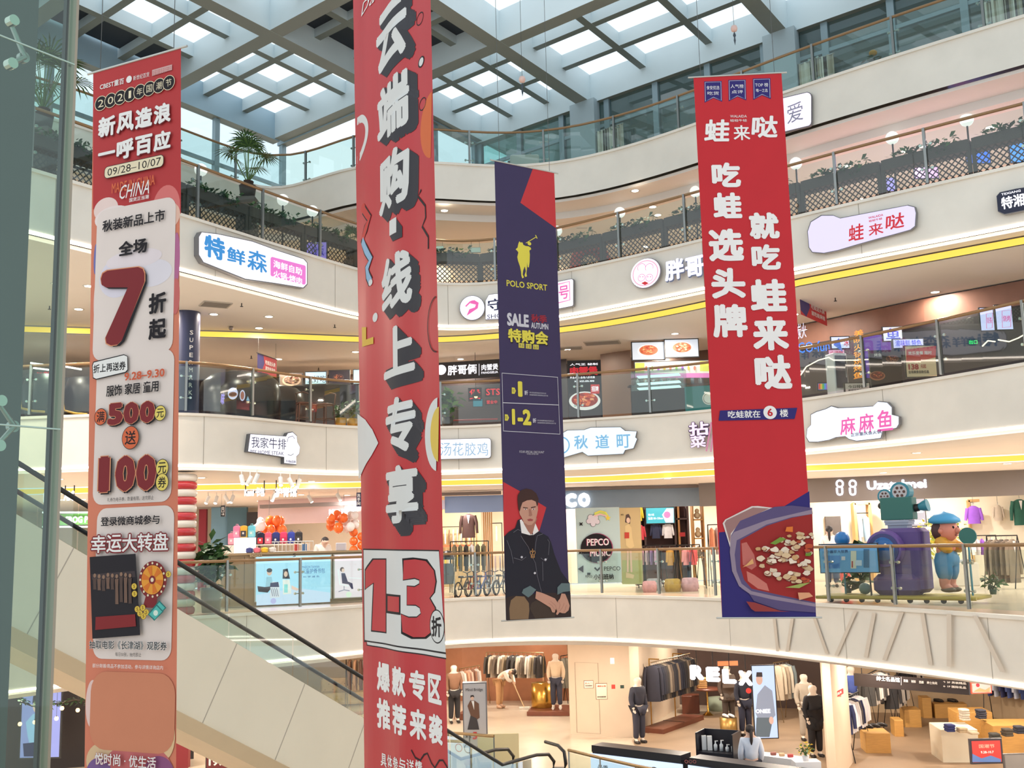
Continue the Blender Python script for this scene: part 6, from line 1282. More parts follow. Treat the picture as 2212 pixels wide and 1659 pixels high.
for z in (.5, 1.0, 1.5): w.bbox(xa, xb, 29.2, 29.75, z - .03, z, SH_)
for x in (xa, xb): w.bbox(x - .03, x + .03, 29.2, 29.75, 0, 1.5, SH_)
w.done('shelving', t); w = WB(); w.bbox(xy(508, 29).x, xy(551, 29).x, 28.85, 29.1, .9, 1.69, glow((250, 250, 248), 1.0)); w.bbox(xy(508, 29).x, xy(551, 29).x, 28.87, 29.1, 0, .9, SH_); w.done('lit_panel', t)
bags = [((24, 30, 60), (206, 50, 60), 'navy school bag with a red pocket'), ((226, 90, 120), (236, 130, 150), 'pink school bag with a pink pocket'), ((40, 48, 120), (30, 36, 90), 'quilted navy school bag'), ((214, 60, 100), (190, 40, 80), 'magenta quilted school bag'), ((44, 60, 150), (36, 50, 130), 'royal blue school bag'), ((32, 30, 34), (60, 54, 50), 'black school bag')]
for k, (c1, c2_, l) in enumerate(bags): p = xy(563 + k * 16.5, 29.42); schoolbag((p.x, 29.42, 1.5), c1, c2_, l + ' on the middle shelf')
for k, (x, c1, c2_, l) in enumerate(((512, (236, 130, 170), (240, 160, 190), 'light pink bear-patterned school bag on the white lit shelf'), (527, (236, 180, 60), (60, 60, 70), 'yellow school bag on the white lit shelf'), (544, (110, 200, 220), (150, 216, 226), 'turquoise small school bag on the white lit shelf'), (494, (236, 120, 150), (240, 170, 186), 'pink school bag left of the white lit shelf'))):
    p = xy(x, 29.0); schoolbag((p.x, 28.97 if x != 494 else 29.3, 1.69 if x != 494 else 1.5), c1, c2_, l)
b = B(); q = xy(492, 29.3); b.bbox(q.x - .22, q.x + .2, 29.1, 29.5, 0, 1.5, SH_); o = b.done('display_plinth'); tag(o, 'pale plinth under the pink school bag beside the big plant', 'plinth')
for k, (x, c) in enumerate(((546, (60, 70, 130)), (562, (236, 120, 140)), (579, (240, 200, 60)), (596, (230, 225, 220)))):
    p = xy(x, 28.3); b = B(); b.rbox((0, 0, .06), (.17, .12, .12), .04, mat(c, .6)); b.ball((0, 0, .1), .06, mat(c, .6), 8, sz=.6); o = b.done('small_pouch'); o.location = V3(S.P(S.uv(x, 1185)[0], zt + .045, -.4), zt + .045); tag(o, 'small %s pouch on the counter top under the school bags' % ('navy', 'pink', 'yellow', 'white')[k], 'pouch')
# cash desk basket rack, clerk
u = S.uv(640, 1180)[0]; c = S.P(u, zt + .045, -.4); t = thing('wire_tray', 'white wire tray with small goods on the counter beside the clerk', 'tray', c, rz); b = B()
for x in [-.5 + .1 * k for k in range(11)]: b.tube([(x, -.15, 0), (x, -.15, .26)], .008, WHITE, 4)
for z in (0.01, .26): b.tube([(-.5, -.15, z), (.5, -.15, z), (.5, .15, z), (-.5, .15, z), (-.5, -.15, z)], .01, WHITE, 4)
b.done('wire_frame', t); b = B(); b.box((.1, 0, .1), (.1, .1, .18), mat((206, 80, 70))); b.box((.3, 0, .1), (.12, .1, .18), mat((90, 130, 180))); b.done('goods', t)
J = [tuple(q) for q in STAND]; J[4] = (0, -.12, 1.55); J[5] = (0, -.2, 1.64); J[3] = (0, -.06, 1.5); J[8] = (-.16, -.3, 1.18); J[11] = (.16, -.3, 1.18)
c = xy(697, 29.6); figure('person', 'shop clerk with dark tied hair and pale top looking down at the counter', 'person', (c.x, c.y, -.02), .7, J, (232, 196, 176), (232, 222, 214), (70, 70, 80), (34, 28, 30), (60, 60, 60), face=True)
b = B(); b.rbox((0, 0, .1), (.26, .18, .2), .03, mat((220, 214, 222))); o = b.done('pencil_pot'); o.location = V3(S.P(S.uv(745, 1180)[0], zt, -.35), zt + .045); tag(o, 'pale lilac box of pens on the counter beside the tall red banner', 'box')
# big plant in a stone pot at the left end
potted(V3(xy(458, 24.2), 0), 1.05, .36, (140, 140, 132), 'large leafy plant in a tall grey planter beside the ringed column', n=220, size=.3, seed=8, poth=.55, potr=.25)
# balloons
def balloons(x0, x1, y0, y1, D, n, cols, label, grp, hang=3.0):
    rb = random.Random(int(x0)); done = []; ls = thing('balloon_arch_frame', label.replace('balloon', 'balloon cluster frame'), 'frame', at((x0 + x1) / 2, (y0 + y1) / 2, D + .1)); w = WB(); c = at((x0 + x1) / 2, (y0 + y1) / 2, D + .1); w.tube([at(x0 + 4, (y0 + y1) / 2, D + .1), at(x1 - 4, (y0 + y1) / 2, D + .1)], .01, WIRE, 4); w.tube([c, V3(c.xy, 2.9)], .005, WIRE, 4); w.done('rod', ls)
    for k in range(n):
        x = x0 + (x1 - x0) * (k + .5) / n; y = (y0 + y1) / 2 + rb.uniform(-.42, .42) * (y1 - y0); f_ = (x - x0) / (x1 - x0); ci = cols[min(len(cols) - 1, int(f_ * len(cols)))]
        nm = 'orange' if ci[0] - ci[2] > 100 else 'white'; r = rb.uniform(.1, .15)
        for _t in range(300):
            q = at(x0 + (x1 - x0) * min(1, max(0, f_ + rb.uniform(-.1, .1))), y0 + (y1 - y0) * rb.random(), D - .15 - rb.random() * .75)
            if all((q - c_).length > (r + r_) * 1.12 for c_, r_ in done): break
        else: continue
        done.append((q, r)); b = B(); b.ball((0, 0, 0), r, mat(ci, .25, spec=.6), 12, sz=1.1); b.lathe([(.02, -r * 1.16), (.001, -r * 1.08)], mat(ci, .3), n=6); o = b.done('balloon'); o.location = q; tag(o, '%s %s' % (nm, label), 'balloon', '%s %s' % (nm, grp))
OB, WBL = (240, 110, 40), (238, 226, 222)
balloons(552, 610, 1124, 1146, 31.2, 16, (WBL, OB, OB, OB), 'balloon in the cluster over the school bags', 'balloons over the school bags')
balloons(710, 776, 1112, 1142, 31.2, 16, (OB, OB, WBL, WBL), 'balloon in the cluster under the pink shop fascia', 'balloons under the pink fascia')
for k in range(6):
    b = B(); b.ball((0, 0, 0), .125, mat(OB, .25, spec=.6), 12); o = b.done('balloon'); q = at(764 + (k % 2) * 17, 1150 + (k // 2) * 19 + 9 * (k % 2), 30.6); o.location = q; tag(o, 'orange balloon in the upright column left of the tall red banner', 'balloon', 'orange balloons in an upright column')
# shop fronts at the back
def fascia(x0, x1, y0, y1, D, Dr, m, name='wall_shop_fascia', z=None):
    a_, c_ = xy(x0, D), xy(x1, Dr); za, zb = (zat((x0 + x1) / 2, y1, (D + Dr) / 2), zat((x0 + x1) / 2, y0, (D + Dr) / 2)) if z is None else z
    d = (c_ - a_).normalized(); n_ = Vector((-d.y, d.x)); b = B(); pris(b, [a_, c_, c_ + n_ * .2, a_ + n_ * .2], za, zb, m, m); return struct(b, name)
fascia(455, 490, 1096, 1290, 39, 39, mat((130, 172, 196), .6)); fascia(490, 532, 1096, 1290, 38.8, 38.8, mat((84, 120, 136), .6)); fascia(428, 444, 1100, 1290, 38.9, 38.9, mat((150, 44, 60), .6)); fascia(532, 560, 1106, 1290, 38.6, 38.6, mat((50, 46, 48), .6))
b = B(); P = [xy(556, 35), xy(800, 33)]; d_ = .0
fascia(556, 830, 1100, 1124, 34.6, 33, mat((214, 184, 182), .6, 0, .03, 2), z=(2.15, 2.95))
def f(a): a.text('Mini Peace', (712, 1106), (770, 1104), 11, glow((255, 255, 255), 2.5), bold=.04)
S2 = Surf(xy(556, 34.55), xy(830, 32.95)); t = thing('shop_sign', 'white glowing letters on the pink fascia left of the tall red banner', 'shop sign', S2.P(S2.uv(740, 1105)[0], 2.6, .02)); a = Art(S2, .004, .03); f(a); a.done(t)
DV = mat((120, 108, 104), .6)
for x0, x1, y0, y1, D, Dr in ((560, 800, 1086, 1094, 33.5, 32.5), (955, 1085, 1062, 1069, 31.6, 31.6), (1222, 1515, 1050, 1056, 31.2, 31.2)): fascia(x0, x1, y0, y1, D, Dr, DV, 'trim_shop', None)
def lit_room(x0, x1, D, Dr, m, e):
    pass
# directory signs with glowing characters, hanging
def hang_sign(txt, x0, x1, y0, y1, D, label, col=(250, 248, 255), e=2.2, top=2.94):
    top = ceilz(3, xy((x0 + x1) / 2, D))
    S = Surf(xy(x0, D), xy(x1, D)); u0, u1 = 0, S.w; v = S.uv((x0 + x1) / 2, (y0 + y1) / 2)[1]; t = thing('hanging_sign', label, 'sign', S.P(S.w / 2, v)); a = Art(S, .003, .03); a.utext(txt, u0, u1, v, (y1 - y0) * D / F, glow(col, e), .05, key='glowing_letters'); a.done(t)
    w = WB(); w.box(S.P(S.w / 2, v, 0), (S.w, .04, .05), BLACKM, math.atan2(S.U.y, S.U.x)); w.done('bar', t)
    for u in (.02, S.w - .02): w = WB(); w.tube([S.P(u, v), S.P(u, top)], .015, BLACKM, 5); w.done('hanger', t)
hang_sign('Kami 书包', 527, 571, 1053, 1073, 27.5, 'glowing white hanging letters left above the school bag counter'); hang_sign('护脊馆', 594, 641, 1053, 1074, 27.5, 'glowing white hanging characters right above the school bag counter')
hang_sign('KEB', 90, 118, 1064, 1086, 27.5, 'glowing white hanging letters behind the steel post'); hang_sign('ABC', 134, 157, 1060, 1082, 27.5, 'glowing white hanging letters just right of the steel post')
t, S_ = panel('green fascia sign with white letters beside the salmon banner', 'shop sign', 92, 1110, 215, 1134, 32, (120, 186, 90), .5, lambda a: a.text('FROG PRINCE', (142, 1121), (230, 1123), 15, glow((255, 255, 250), 1.6), bold=.05), name='shop_sign', fw=1)
for y, l in ((1107, 'upper'), (1138, 'lower')): b = B(); b.tube([at(92, y, 31.8), at(215, y, 31.8)], .03, glow((255, 255, 250), 2.5), 6); o = b.done('strip_lamp'); tag(o, '%s white strip light along the green fascia sign' % l, 'light')
panel('black hanging direction sign with an arrow, left of the bag counter', 'direction sign', 477, 1092, 486, 1116, 30, (28, 30, 36), 0, lambda a: a.vtext('出口→', (481.5, 481.5), 1094, 1114, 6, WHITE), name='direction_sign', fw=0, hang=2.94)
panel('dark hanging direction sign at the left edge of the tall red banner', 'direction sign', 770, 1064, 780, 1094, 29, (36, 36, 70), 0, lambda a: a.vtext('洗手间', (775, 775), 1066, 1092, 7, WHITE), name='direction_sign', fw=0, hang=2.94)
# track spotlights
def spot(c, rz, label, grp):
    t = thing('track_spotlight', label, 'spotlight', c, rz, grp); b = B(); b.tube([(0, 0, 0), (0, 0, -.16)], .012, WHITE, 5); b.done('stem', t); b = B(); d = Vector((.3, -.4, -.85)).normalized(); q = Vector((0, 0, -.16)); b.tube([q - d * .06, q + d * .16], .05, WHITE, 10, smooth=False); b.done('can', t); b = B(); b.disc(q + d * .161, d, .042, .004, glow((255, 250, 240), 8), 10); b.done('lens', t); return t
s0 = None
for x, y in ((522, 1034), (540, 1036), (555, 1032), (606, 1038), (626, 1040), (646, 1042), (450, 1064), (468, 1064), (488, 1062), (503, 1062), (668, 1062), (730, 1058), (592, 1058)):
    c = onz(x, y, 2.94); c.z = ceilz(3, c); 
    if s0 is None: s0 = spot(c, 0, 'white track spotlight in the ceiling over the school bag counter', 'track spotlights over the bag counter')
    else: dup(s0, c, rr.uniform(-1.5, 1.5))
# --- bright clothes shop between the tall red and navy banners
BLUF = mat((140, 160, 200), .6)
fascia(962, 1130, 1070, 1106, 31.8, 31.8, BLUF); fascia(948, 962, 1080, 1100, 31.7, 31.7, mat((214, 206, 226), .6)); fascia(1222, 1520, 1056, 1096, 31.4, 31.4, mat((136, 152, 168), .6, 0, .05, 2))
S2 = Surf(xy(1196, 31.36), xy(1400, 31.36)); t = thing('shop_sign', 'round glowing white letters on the blue grey fascia right of the navy banner', 'shop sign', S2.P(S2.uv(1250, 1080)[0], 2.6, .02)); a = Art(S2, .004, .03)
for k, (x, ch) in enumerate(((1190, 'P'), (1219, 'C'), (1248, 'O'))): a.text(ch, (x, 1082 - k), (x + 27, 1082 - k), 31, glow((255, 255, 255), 2.6), bold=.1)
a.done(t)
b = B(); P = [xy(950, 35.5), xy(1040, 35.5)]; strip(b, P, 0, P, 3, mat((246, 214, 160), .6)); struct(b, 'wall_shop_yellow')
b = B()
for k in range(5): q = xy(1046 + k * 4.2, 33); b.bbox(q.x - .02, q.x + .02, 33, 33.1, 0, 2.6, mat((196, 140, 80), .5))
o = b.done('slat_screen'); tag(o, 'upright wooden slat screen at the entrance left of the navy banner', 'screen')
for k, (x, D, wt) in enumerate(((1000, 34, 90), (1300, 34, 60), (1430, 33.5, 60), (1600, 33.5, 60), (1850, 32, 70), (2060, 31, 70), (650, 31.6, 34), (560, 35, 60), (130, 31, 70), (1750, 33.5, 60))):
    downlight((xy(x, D).x, D, 2.938), wt, COOL, 'bright ceiling lamp inside the children clothes shops', 'bright lamps inside the shops')
KC = [(236, 200, 80), (240, 236, 226), (226, 150, 170), (190, 60, 60), (120, 150, 200), (240, 220, 190), (150, 120, 90)]
rack(xy(956, 34.6), xy(1022, 34.6), 1.15, 0, [KC[i] for i in (0, 1, 5, 0, 3)], 'kids', 'low clothes rail in the yellow-lit shop', 'bright child clothes hanging on the rail in the yellow-lit shop', 'child clothes in the yellow-lit shop', .11)
rack(xy(956, 35.2), xy(1024, 35.2), 1.95, 0, [KC[i] for i in (1, 6, 1, 5)], 'kids', 'high clothes rail in the yellow-lit shop', 'pale child clothes hanging high in the yellow-lit shop', 'high child clothes in the yellow-lit shop', .12)
b = B(); q = xy(990, 35); b.bbox(q.x - .6, q.x + .5, 34.8, 35.1, 1.3, 1.36, mat((170, 100, 60))); b.bbox(q.x - .58, q.x - .54, 34.8, 35.1, 0, 1.3, mat((170, 100, 60))); b.bbox(q.x + .46, q.x + .5, 34.8, 35.1, 0, 1.3, mat((170, 100, 60))); o = b.done('wall_shelf'); tag(o, 'orange-brown wall shelf in the yellow-lit shop', 'shelf')
garment((70, 46, 40), 'jacket', (xy(1013, 34.2).x, 34.2, 2.35), 0, 'dark brown jacket hanging high beside the wooden slats', None); b = B(); q = xy(1013, 34.2); b.tube([(q.x, 34.2, 2.38), (q.x, 34.2, 2.94)], .005, WIRE, 4); o = b.done('thin_cord'); tag(o, 'thin cord holding up the dark brown jacket', 'cord')
rack(xy(1062, 33.6), xy(1085, 33.6), 2.0, 0, [(226, 230, 236), (60, 60, 70), (190, 200, 220)], 'kids', 'high black clothes rail just left of the navy banner', 'white and dark child clothes left of the navy banner', 'child clothes left of the navy banner', .1)
rack(xy(1062, 32.4), xy(1100, 32.4), 1.1, 0, [(232, 206, 214), (216, 206, 216), (236, 226, 226)], 'kids', 'low clothes rail just left of the navy banner', 'pale pink child clothes left of the navy banner', 'low child clothes left of the navy banner', .1)
# children's bikes parked along the rail
def bike(c, rz, col, label):
    t = thing('child_bicycle', label, 'bicycle', c, rz)
    for x in (-.32, .32):
        b = B(); n = 18; b.tube([(x + .19 * math.cos(2 * PI * k / n), 0, .2 + .19 * math.sin(2 * PI * k / n)) for k in range(n + 1)], .02, BLACKM, 6, caps=False)
        for k in range(6): w_ = k * PI / 3; b.tube([(x, 0, .2), (x + .18 * math.cos(w_), 0, .2 + .18 * math.sin(w_))], .003, CHROME, 3)
        b.done('wheel', t)
    m = mat(col, .3); b = B(); b.tube([(-.32, 0, .2), (-.08, 0, .2), (.24, 0, .5)], .018, m, 6); b.tube([(-.08, 0, .2), (-.14, 0, .5), (.22, 0, .52)], .018, m, 6); b.tube([(.32, 0, .2), (.22, 0, .62)], .018, m, 6); b.tube([(-.32, 0, .2), (-.14, 0, .46)], .014, m, 6); b.done('frame', t)
    b = B(); b.tube([(.2, -.12, .66), (.22, 0, .62), (.2, .12, .66)], .014, BLACKM, 6); b.done('handlebar', t); b = B(); b.rbox((-.15, 0, .53), (.2, .1, .05), .04, BLACKM); b.done('saddle', t)
    b = B(); b.box((-.02, 0, .2), (.12, .16, .02), DARK); b.done('pedals', t)
for k, (x, c, nm) in enumerate(((1000, (40, 40, 46), 'black'), (1020, (180, 40, 50), 'red'), (1040, (60, 90, 170), 'blue'), (1060, (220, 220, 220), 'white'), (1080, (60, 60, 66), 'dark grey'))):
    q = xy(x, 29.3 + .15 * k); bike((q.x, q.y, -.03), 1.15, c, '%s child bicycle in the row parked left of the navy banner' % nm)
# coats on a stand, stroller
q = xy(1010, 31.2); rack((q.x - .5, q.y), (q.x + .6, q.y + .2), 1.45, 0, [(96, 88, 66), (110, 100, 76), (60, 54, 46), (226, 220, 214)], 'jacket', 'clothes stand with khaki coats behind the bicycles', 'khaki and dark coats on the stand behind the bicycles', 'coats on the stand behind the bicycles', .14)
q = xy(966, 29.2); t = thing('stroller', 'grey folded stroller beside the tall red banner', 'stroller', (q.x, q.y, -.03)); b = B()
for x in (-.18, .18): b.tube([(x, -.2, .1), (x, .15, 1.0), (x, .3, 1.05)], .016, STEEL, 6); b.tube([(x, .2, .1), (x, -.1, .8)], .016, STEEL, 6)
b.tube([(-.18, .3, 1.05), (.18, .3, 1.05)], .02, DARK, 6); b.done('frame', t); b = B(); b.rbox((0, 0, .62), (.32, .16, .55), .05, mat((110, 112, 118), .7)); b.done('seat_cloth', t); b = B()
for x in (-.2, .2):
    for y in (-.2, .2): b.disc((x - .02, y, .09), (1, 0, 0), .09, .04, BLACKM, 12)
b.done('wheels', t); b = B(); b.lathe([(.2, 1.0), (.17, 1.14), (.1, 1.22), (.001, 1.25)], BLACKM, n=12); b.done('hood', t)
# --- shop right of the navy banner: posters, screen, clothes
def f(a):
    a.circ(1281, 1124, 9, mat((226, 214, 222)), ry=10); 
    for dx, dy, r in ((-9, 2, 6), (9, 3, 6), (-5, -6, 7), (5, -6, 7), (0, 8, 6)): a.circ(1281 + dx, 1124 + dy, r, INK); 
    for dx, dy, r in ((-9, 2, 5.3), (9, 3, 5.3), (-5, -6, 6.3), (5, -6, 6.3), (0, 8, 5.3), (0, 0, 8)): a.circ(1281 + dx, 1124 + dy, r, mat((226, 214, 222)))
    for k, c in enumerate(((236, 226, 90), (210, 220, 110), (240, 190, 190))): a.line([(1284, 1109 + k * 3), (1296, 1104 + k * 3.4), (1308, 1107 + k * 3.6), (1314, 1116 + k * 3)], 3, mat(c))
    a.poly([(1313 + (7 if k % 2 == 0 else 3) * math.sin(k * PI / 5), 1119 - (7 if k % 2 == 0 else 3) * math.cos(k * PI / 5)) for k in range(10)], mat((236, 206, 70)))
    for x, y in ((1255, 1132), (1253, 1194)): a.line([(x - 3, y - 3), (x + 3, y + 3)], 2.4, INK); a.line([(x - 3, y + 3), (x + 3, y - 3)], 2.4, INK)
    a.circ(1290, 1184, 34, mat((150, 50, 90)), ry=32); a.circ(1288, 1184, 34, INK, ry=31)
    a.text('PEPCO', (1268, 1178), (1315, 1164), 15, mat((236, 232, 230)), bold=.02, shadow=mat((190, 60, 110)), sh=(-1, 0)); a.text('MUSIC', (1275, 1200), (1318, 1188), 15, mat((236, 232, 230)), bold=.02, shadow=mat((190, 60, 110)), sh=(-1, 0))
    a.poly([(1248, 1229), (1260, 1221), (1260, 1237)], INK); a.line([(1284, 1226), (1290, 1232), (1297, 1225)], 4, INK); a.text('PEPCO', (1304, 1218), (1340, 1238), 9, INK, bold=-.01 if False else 0); a.text('小猪班纳', (1282, 1246), (1325, 1245), 12, INK, bold=.03); a.text('PEPCO', (1264, 1245), (1279, 1245), 5, INK); a.rect(1268, 1237, 1275, 1242, INK)
panel('tall pale green music poster board standing by the shop entrance', 'poster', 1246, 1097, 1340, 1258, 30.6, (190, 208, 206), 0, f, name='poster_board', base=0, frame=(210, 214, 210), fw=.5)
def f(a):
    a.rect(1344, 1210, 1388, 1262, mat((176, 178, 110))); a.poly([(1350, 1128), (1352, 1112), (1358, 1110), (1362, 1118), (1361, 1132)], mat((80, 56, 50))); a.circ(1357, 1124, 4, mat((232, 196, 170)), ry=6); a.poly([(1350, 1136), (1358, 1132), (1364, 1140), (1366, 1162), (1370, 1180), (1362, 1186), (1352, 1178)], mat((226, 196, 140))); a.line([(1356, 1186), (1356, 1236)], 4, mat((226, 190, 160))); a.line([(1362, 1186), (1364, 1236)], 4, mat((226, 190, 160))); a.poly([(1352, 1236), (1370, 1242), (1368, 1250), (1352, 1248)], mat((220, 196, 150))); a.rect(1349, 1150, 1359, 1163, mat((196, 60, 40))); a.text('PEPCO', (1341, 1112), (1347, 1112), 3, INK)
panel('tan poster board with a girl in a beige coat, beside the green board', 'poster', 1340, 1097, 1386, 1258, 30.7, (206, 178, 126), 0, f, name='poster_board', base=0, frame=(170, 150, 110), fw=.5)
panel('teal and white lit shop screen above the hanging clothes', 'screen', 1396, 1097, 1456, 1130, 32.6, (70, 180, 190), 1.0, lambda a: (a.poly([(1440, 1098), (1455, 1098), (1455, 1129), (1438, 1129), (1430, 1112)], glow((240, 226, 240), 1)), a.circ(1441, 1112, 7, glow((236, 130, 180), 1)), a.text('猪小班', (1400, 1112), (1413, 1112), 5, WG), a.text('童装 80-120cm', (1400, 1120), (1432, 1119), 6, WG, bold=.02)), name='screen')
b = B(); q0, q1 = xy(1372, 33), xy(1486, 33)
for z in (1.15, 1.95): b.bbox(q0.x, q1.x, 32.8, 33.2, z, z + .05, mat((70, 50, 46)))
for x in (1372, 1393, 1458, 1466, 1486): q = xy(x, 33); b.bbox(q.x - .03, q.x + .03, 32.8, 33.2, 0, 2.5, mat((74, 54, 50) if x != 1466 else (170, 120, 70)))
b.bbox(q0.x, q1.x, 33.2, 33.25, 0, 2.5, mat((96, 64, 58))); o = b.done('display_shelf'); tag(o, 'dark wood display shelving under the teal screen', 'shelf')
for x, z, c, l in ((1380, 2.42, (240, 206, 60), 'yellow child top hanging on the shelf left of the teal screen'), (1383, 1.85, (214, 70, 80), 'red and white child jacket on the dark shelving'), (1418, 1.88, (50, 54, 80), 'navy child jacket with white lining under the teal screen'), (1444, 1.88, (236, 232, 232), 'white child jacket with red trim under the teal screen')):
    garment(c, 'kids', (xy(x, 32.7).x, 32.72, z), 0, l, None)
garment((70, 84, 130), 'trousers', (xy(1379, 32.7).x, 32.72, 2.0), 0, 'blue child jeans on the shelf left of the teal screen', None).scale = (.5, .5, .5)
rack(xy(1380, 31.4), xy(1425, 31.2), 1.2, 0, [(226, 180, 190), (236, 214, 214), (170, 140, 190), (200, 170, 200), (226, 230, 240), (150, 180, 220)], 'kids', 'clothes rail right of the tan poster board', 'pink, lilac and blue child clothes right of the tan poster', 'child clothes right of the tan poster', .11)
for x, c, nm in ((1441, (196, 146, 60), 'mustard'), (1475, (236, 150, 146), 'coral pink'), (1492, (226, 90, 90), 'red')):
    q = xy(x, 29.8); rack((q.x - .12, q.y + .2), (q.x + .22, q.y - .1), 1.2, 0, [c], 'kids', 'small black trestle stand holding %s child tops' % nm, '%s child top on the small trestle stand' % nm, None, .3)
for x, c, nm, s_ in ((1396, (216, 150, 150), 'pink and grey', 1), (1416, (180, 176, 180), 'grey', 1.1), (1445, (176, 140, 60), 'mustard', 1.15), (1482, (196, 150, 156), 'dusty pink', 1.2), (1425, (226, 180, 90), 'yellow', .9)):
    q = xy(x, 29.4); b = B(); b.lathe([(.001, 0), (.17, 0), (.2, .12), (.18, .28), (.14, .3), (.001, .28)], mat(c, .8, 0, .2, 12, bump=.5), n=14); o = b.done('fabric_basket'); o.location = (q.x, q.y + (1.6 if x == 1425 else .7 if x == 1416 else -.3), -.03); o.scale = (s_, s_ * .8, s_); tag(o, 'soft %s basket on the floor by the trestle stands' % nm, 'basket')
panel('small red sale card on the shelf post', 'sale card', 1468, 1150, 1480, 1159, 32.2, (206, 50, 50), .4, name='sale_card', fw=0, thick=.01)
b = B(); 
for k in range(3):
    q = xy(1508, 31.8); b.bbox(q.x - .13, q.x + .17, 31.7, 32.1, .8 + k * .55, .84 + k * .55, mat((190, 140, 80)))
for s_ in (-.13, .17): b.bbox(q.x + s_ - .02, q.x + s_ + .02, 31.7, 32.1, 0, 2.5, mat((190, 140, 80)))
o = b.done('toy_shelf'); tag(o, 'tall narrow wooden shelf left of the red food banner', 'shelf')
for k in range(3): b = B(); b.ball((0, 0, .105), .1, mat((226, 200, 160), .8), 10); b.ball((0, 0, .24), .07, mat((226, 200, 160), .8), 8); o = b.done('plush_toy'); q = xy(1509, 31.8); o.location = (q.x, 31.85, .84 + k * .55); tag(o, 'small cream plush toy on the %s level of the tall wooden shelf' % ('lowest', 'middle', 'top')[k], 'toy')
rack(xy(1530, 31), xy(1560, 31), 1.75, 0, [(240, 150, 110), (232, 226, 226), (236, 170, 130)], 'jacket', 'clothes rail with long coats at the left edge of the red food banner', 'orange and white coats left of the red food banner', 'coats left of the red food banner', .12)
# --- shop at right: grey fascia
GF = mat((128, 118, 112), .6, 0, .04, 2); a_, c_ = xy(1515, 30.8), xy(2450, 27.2); d = (c_ - a_).normalized(); n_ = Vector((-d.y, d.x)); b = B(); pris(b, [a_, c_, c_ + n_ * .2, a_ + n_ * .2], 2.28, 2.94, GF, GF); struct(b, 'wall_shop_fascia_grey')
S2 = Surf(a_, c_); t = thing('shop_sign', 'haloed white logo and letters on the grey fascia', 'shop sign', S2.P(S2.uv(1900, 1045)[0], 2.6, .02)); a = Art(S2, .004, .02); HL = glow((236, 236, 255), 2.4)
for x in (1814, 1842): a.circ(x, 1045, 9, HL, ring=4); a.text('U', (x - 8, 1062), (x + 8, 1062), 18, HL, bold=.05)
a.text('Uzatulmei', (1872, 1047), (2002, 1046), 20, HL, bold=.05); a.done(t)
b = B(); P = [xy(1745, 33.2), xy(2400, 31.5)]; strip(b, P, 0, P, 2.9, mat((240, 226, 200), .6)); struct(b, 'wall_shop_cream')
fascia(1786, 1836, 1115, 1250, 33, 33, mat((96, 88, 82), .6, 0, .2, 3), 'trim_door'); 
for x0, x1, l in ((1842, 1884, 'left'), (2086, 2184, 'right')):
    b = B(); q0, q1 = xy(x0, 32.6), xy(x1, 32.2)
    for x in (q0.x, q1.x): b.bbox(x - .04, x + .04, 32.2, 32.5, 0, 2.3, mat((214, 170, 110)))
    b.bbox(q0.x, q1.x, 32.2, 32.5, 2.25, 2.33, mat((214, 170, 110))); o = b.done('wooden_frame'); tag(o, 'light wooden clothes frame at the %s of the cream shop' % l, 'frame')
rack(xy(1846, 32.3), xy(1884, 32.3), 2.0, 0, [(226, 232, 236), (190, 214, 226), (240, 236, 230), (226, 170, 150)], 'jacket', 'high clothes rail in the left wooden frame', 'pale jackets hanging in the left wooden frame', 'pale jackets in the left wooden frame', .14, legs=False)
garment((150, 90, 196), 'kids', (xy(2107, 31.9).x, 31.9, 2.15), 0, 'purple child sweater displayed high in the right wooden frame', None).scale = (1.5, 1, 1.15)
garment((196, 180, 160), 'kids', (xy(2160, 31.9).x, 31.9, 2.15), 0, 'beige child top displayed high in the right wooden frame', None); garment((40, 90, 74), 'jacket', (xy(2208, 31.7).x, 31.7, 2.3), 0, 'dark green coat at the right end of the cream shop', None)
for x, c_, l in ((2107, 31.9, 'x'), (2160, 31.9, 'y'), (2208, 31.7, 'z')):
    q = xy(x, c_); b = B(); b.tube([(q.x, c_, 2.18 if x != 2208 else 2.33), (q.x, c_, 2.93)], .005, WIRE, 4); o = b.done('thin_cord'); tag(o, 'thin ceiling cord above the %s' % {2107: 'purple child sweater', 2160: 'beige child top', 2208: 'dark green coat'}[x], 'cord')
rack(xy(2092, 31.0), xy(2150, 31.0), 1.25, 0, [(226, 220, 216), (216, 206, 206), (150, 90, 190), (236, 230, 226)], 'kids', 'clothes rail in front of the right wooden frame', 'white and purple child clothes before the right wooden frame', 'clothes before the right wooden frame', .11)
rack(xy(2130, 26.5), xy(2196, 25.8), 1.25, 0, [(120, 104, 88), (140, 124, 106), (96, 84, 74)], 'coat', 'black clothes stand with brown coats near the right edge', 'long brown coat on the stand near the right edge', 'brown coats near the right edge', .12)
b = B(); b.rbox((0, 0, .3), (1.4, .7, .6), .05, mat((226, 214, 200))); o = b.done('display_table'); q = xy(2040, 28.5); o.location = (q.x, q.y, -.03); tag(o, 'low pale display table behind the painter statue', 'table')
for k in range(5): b = B(); b.rbox((0, 0, .04), (.3, .24, .08), .03, mat(((236, 230, 226), (60, 60, 66), (214, 150, 140), (190, 190, 196), (150, 130, 110))[k], .8)); o = b.done('folded_clothes'); o.location = (q.x - .5 + .25 * k, q.y - .1, .57); tag(o, 'folded %s garment on the low pale table' % ('white', 'charcoal', 'peach', 'light grey', 'tan')[k], 'clothes')
q = xy(2030, 26.8); potted((q.x, q.y, -.03), 1.0, .75, (230, 226, 220), 'yellow-green feathery bush in a white pot behind the painter statue', n=420, size=.16, seed=11, leaf=(mat((206, 196, 70), .6), mat((170, 180, 80), .6)), poth=.75, potr=.3)
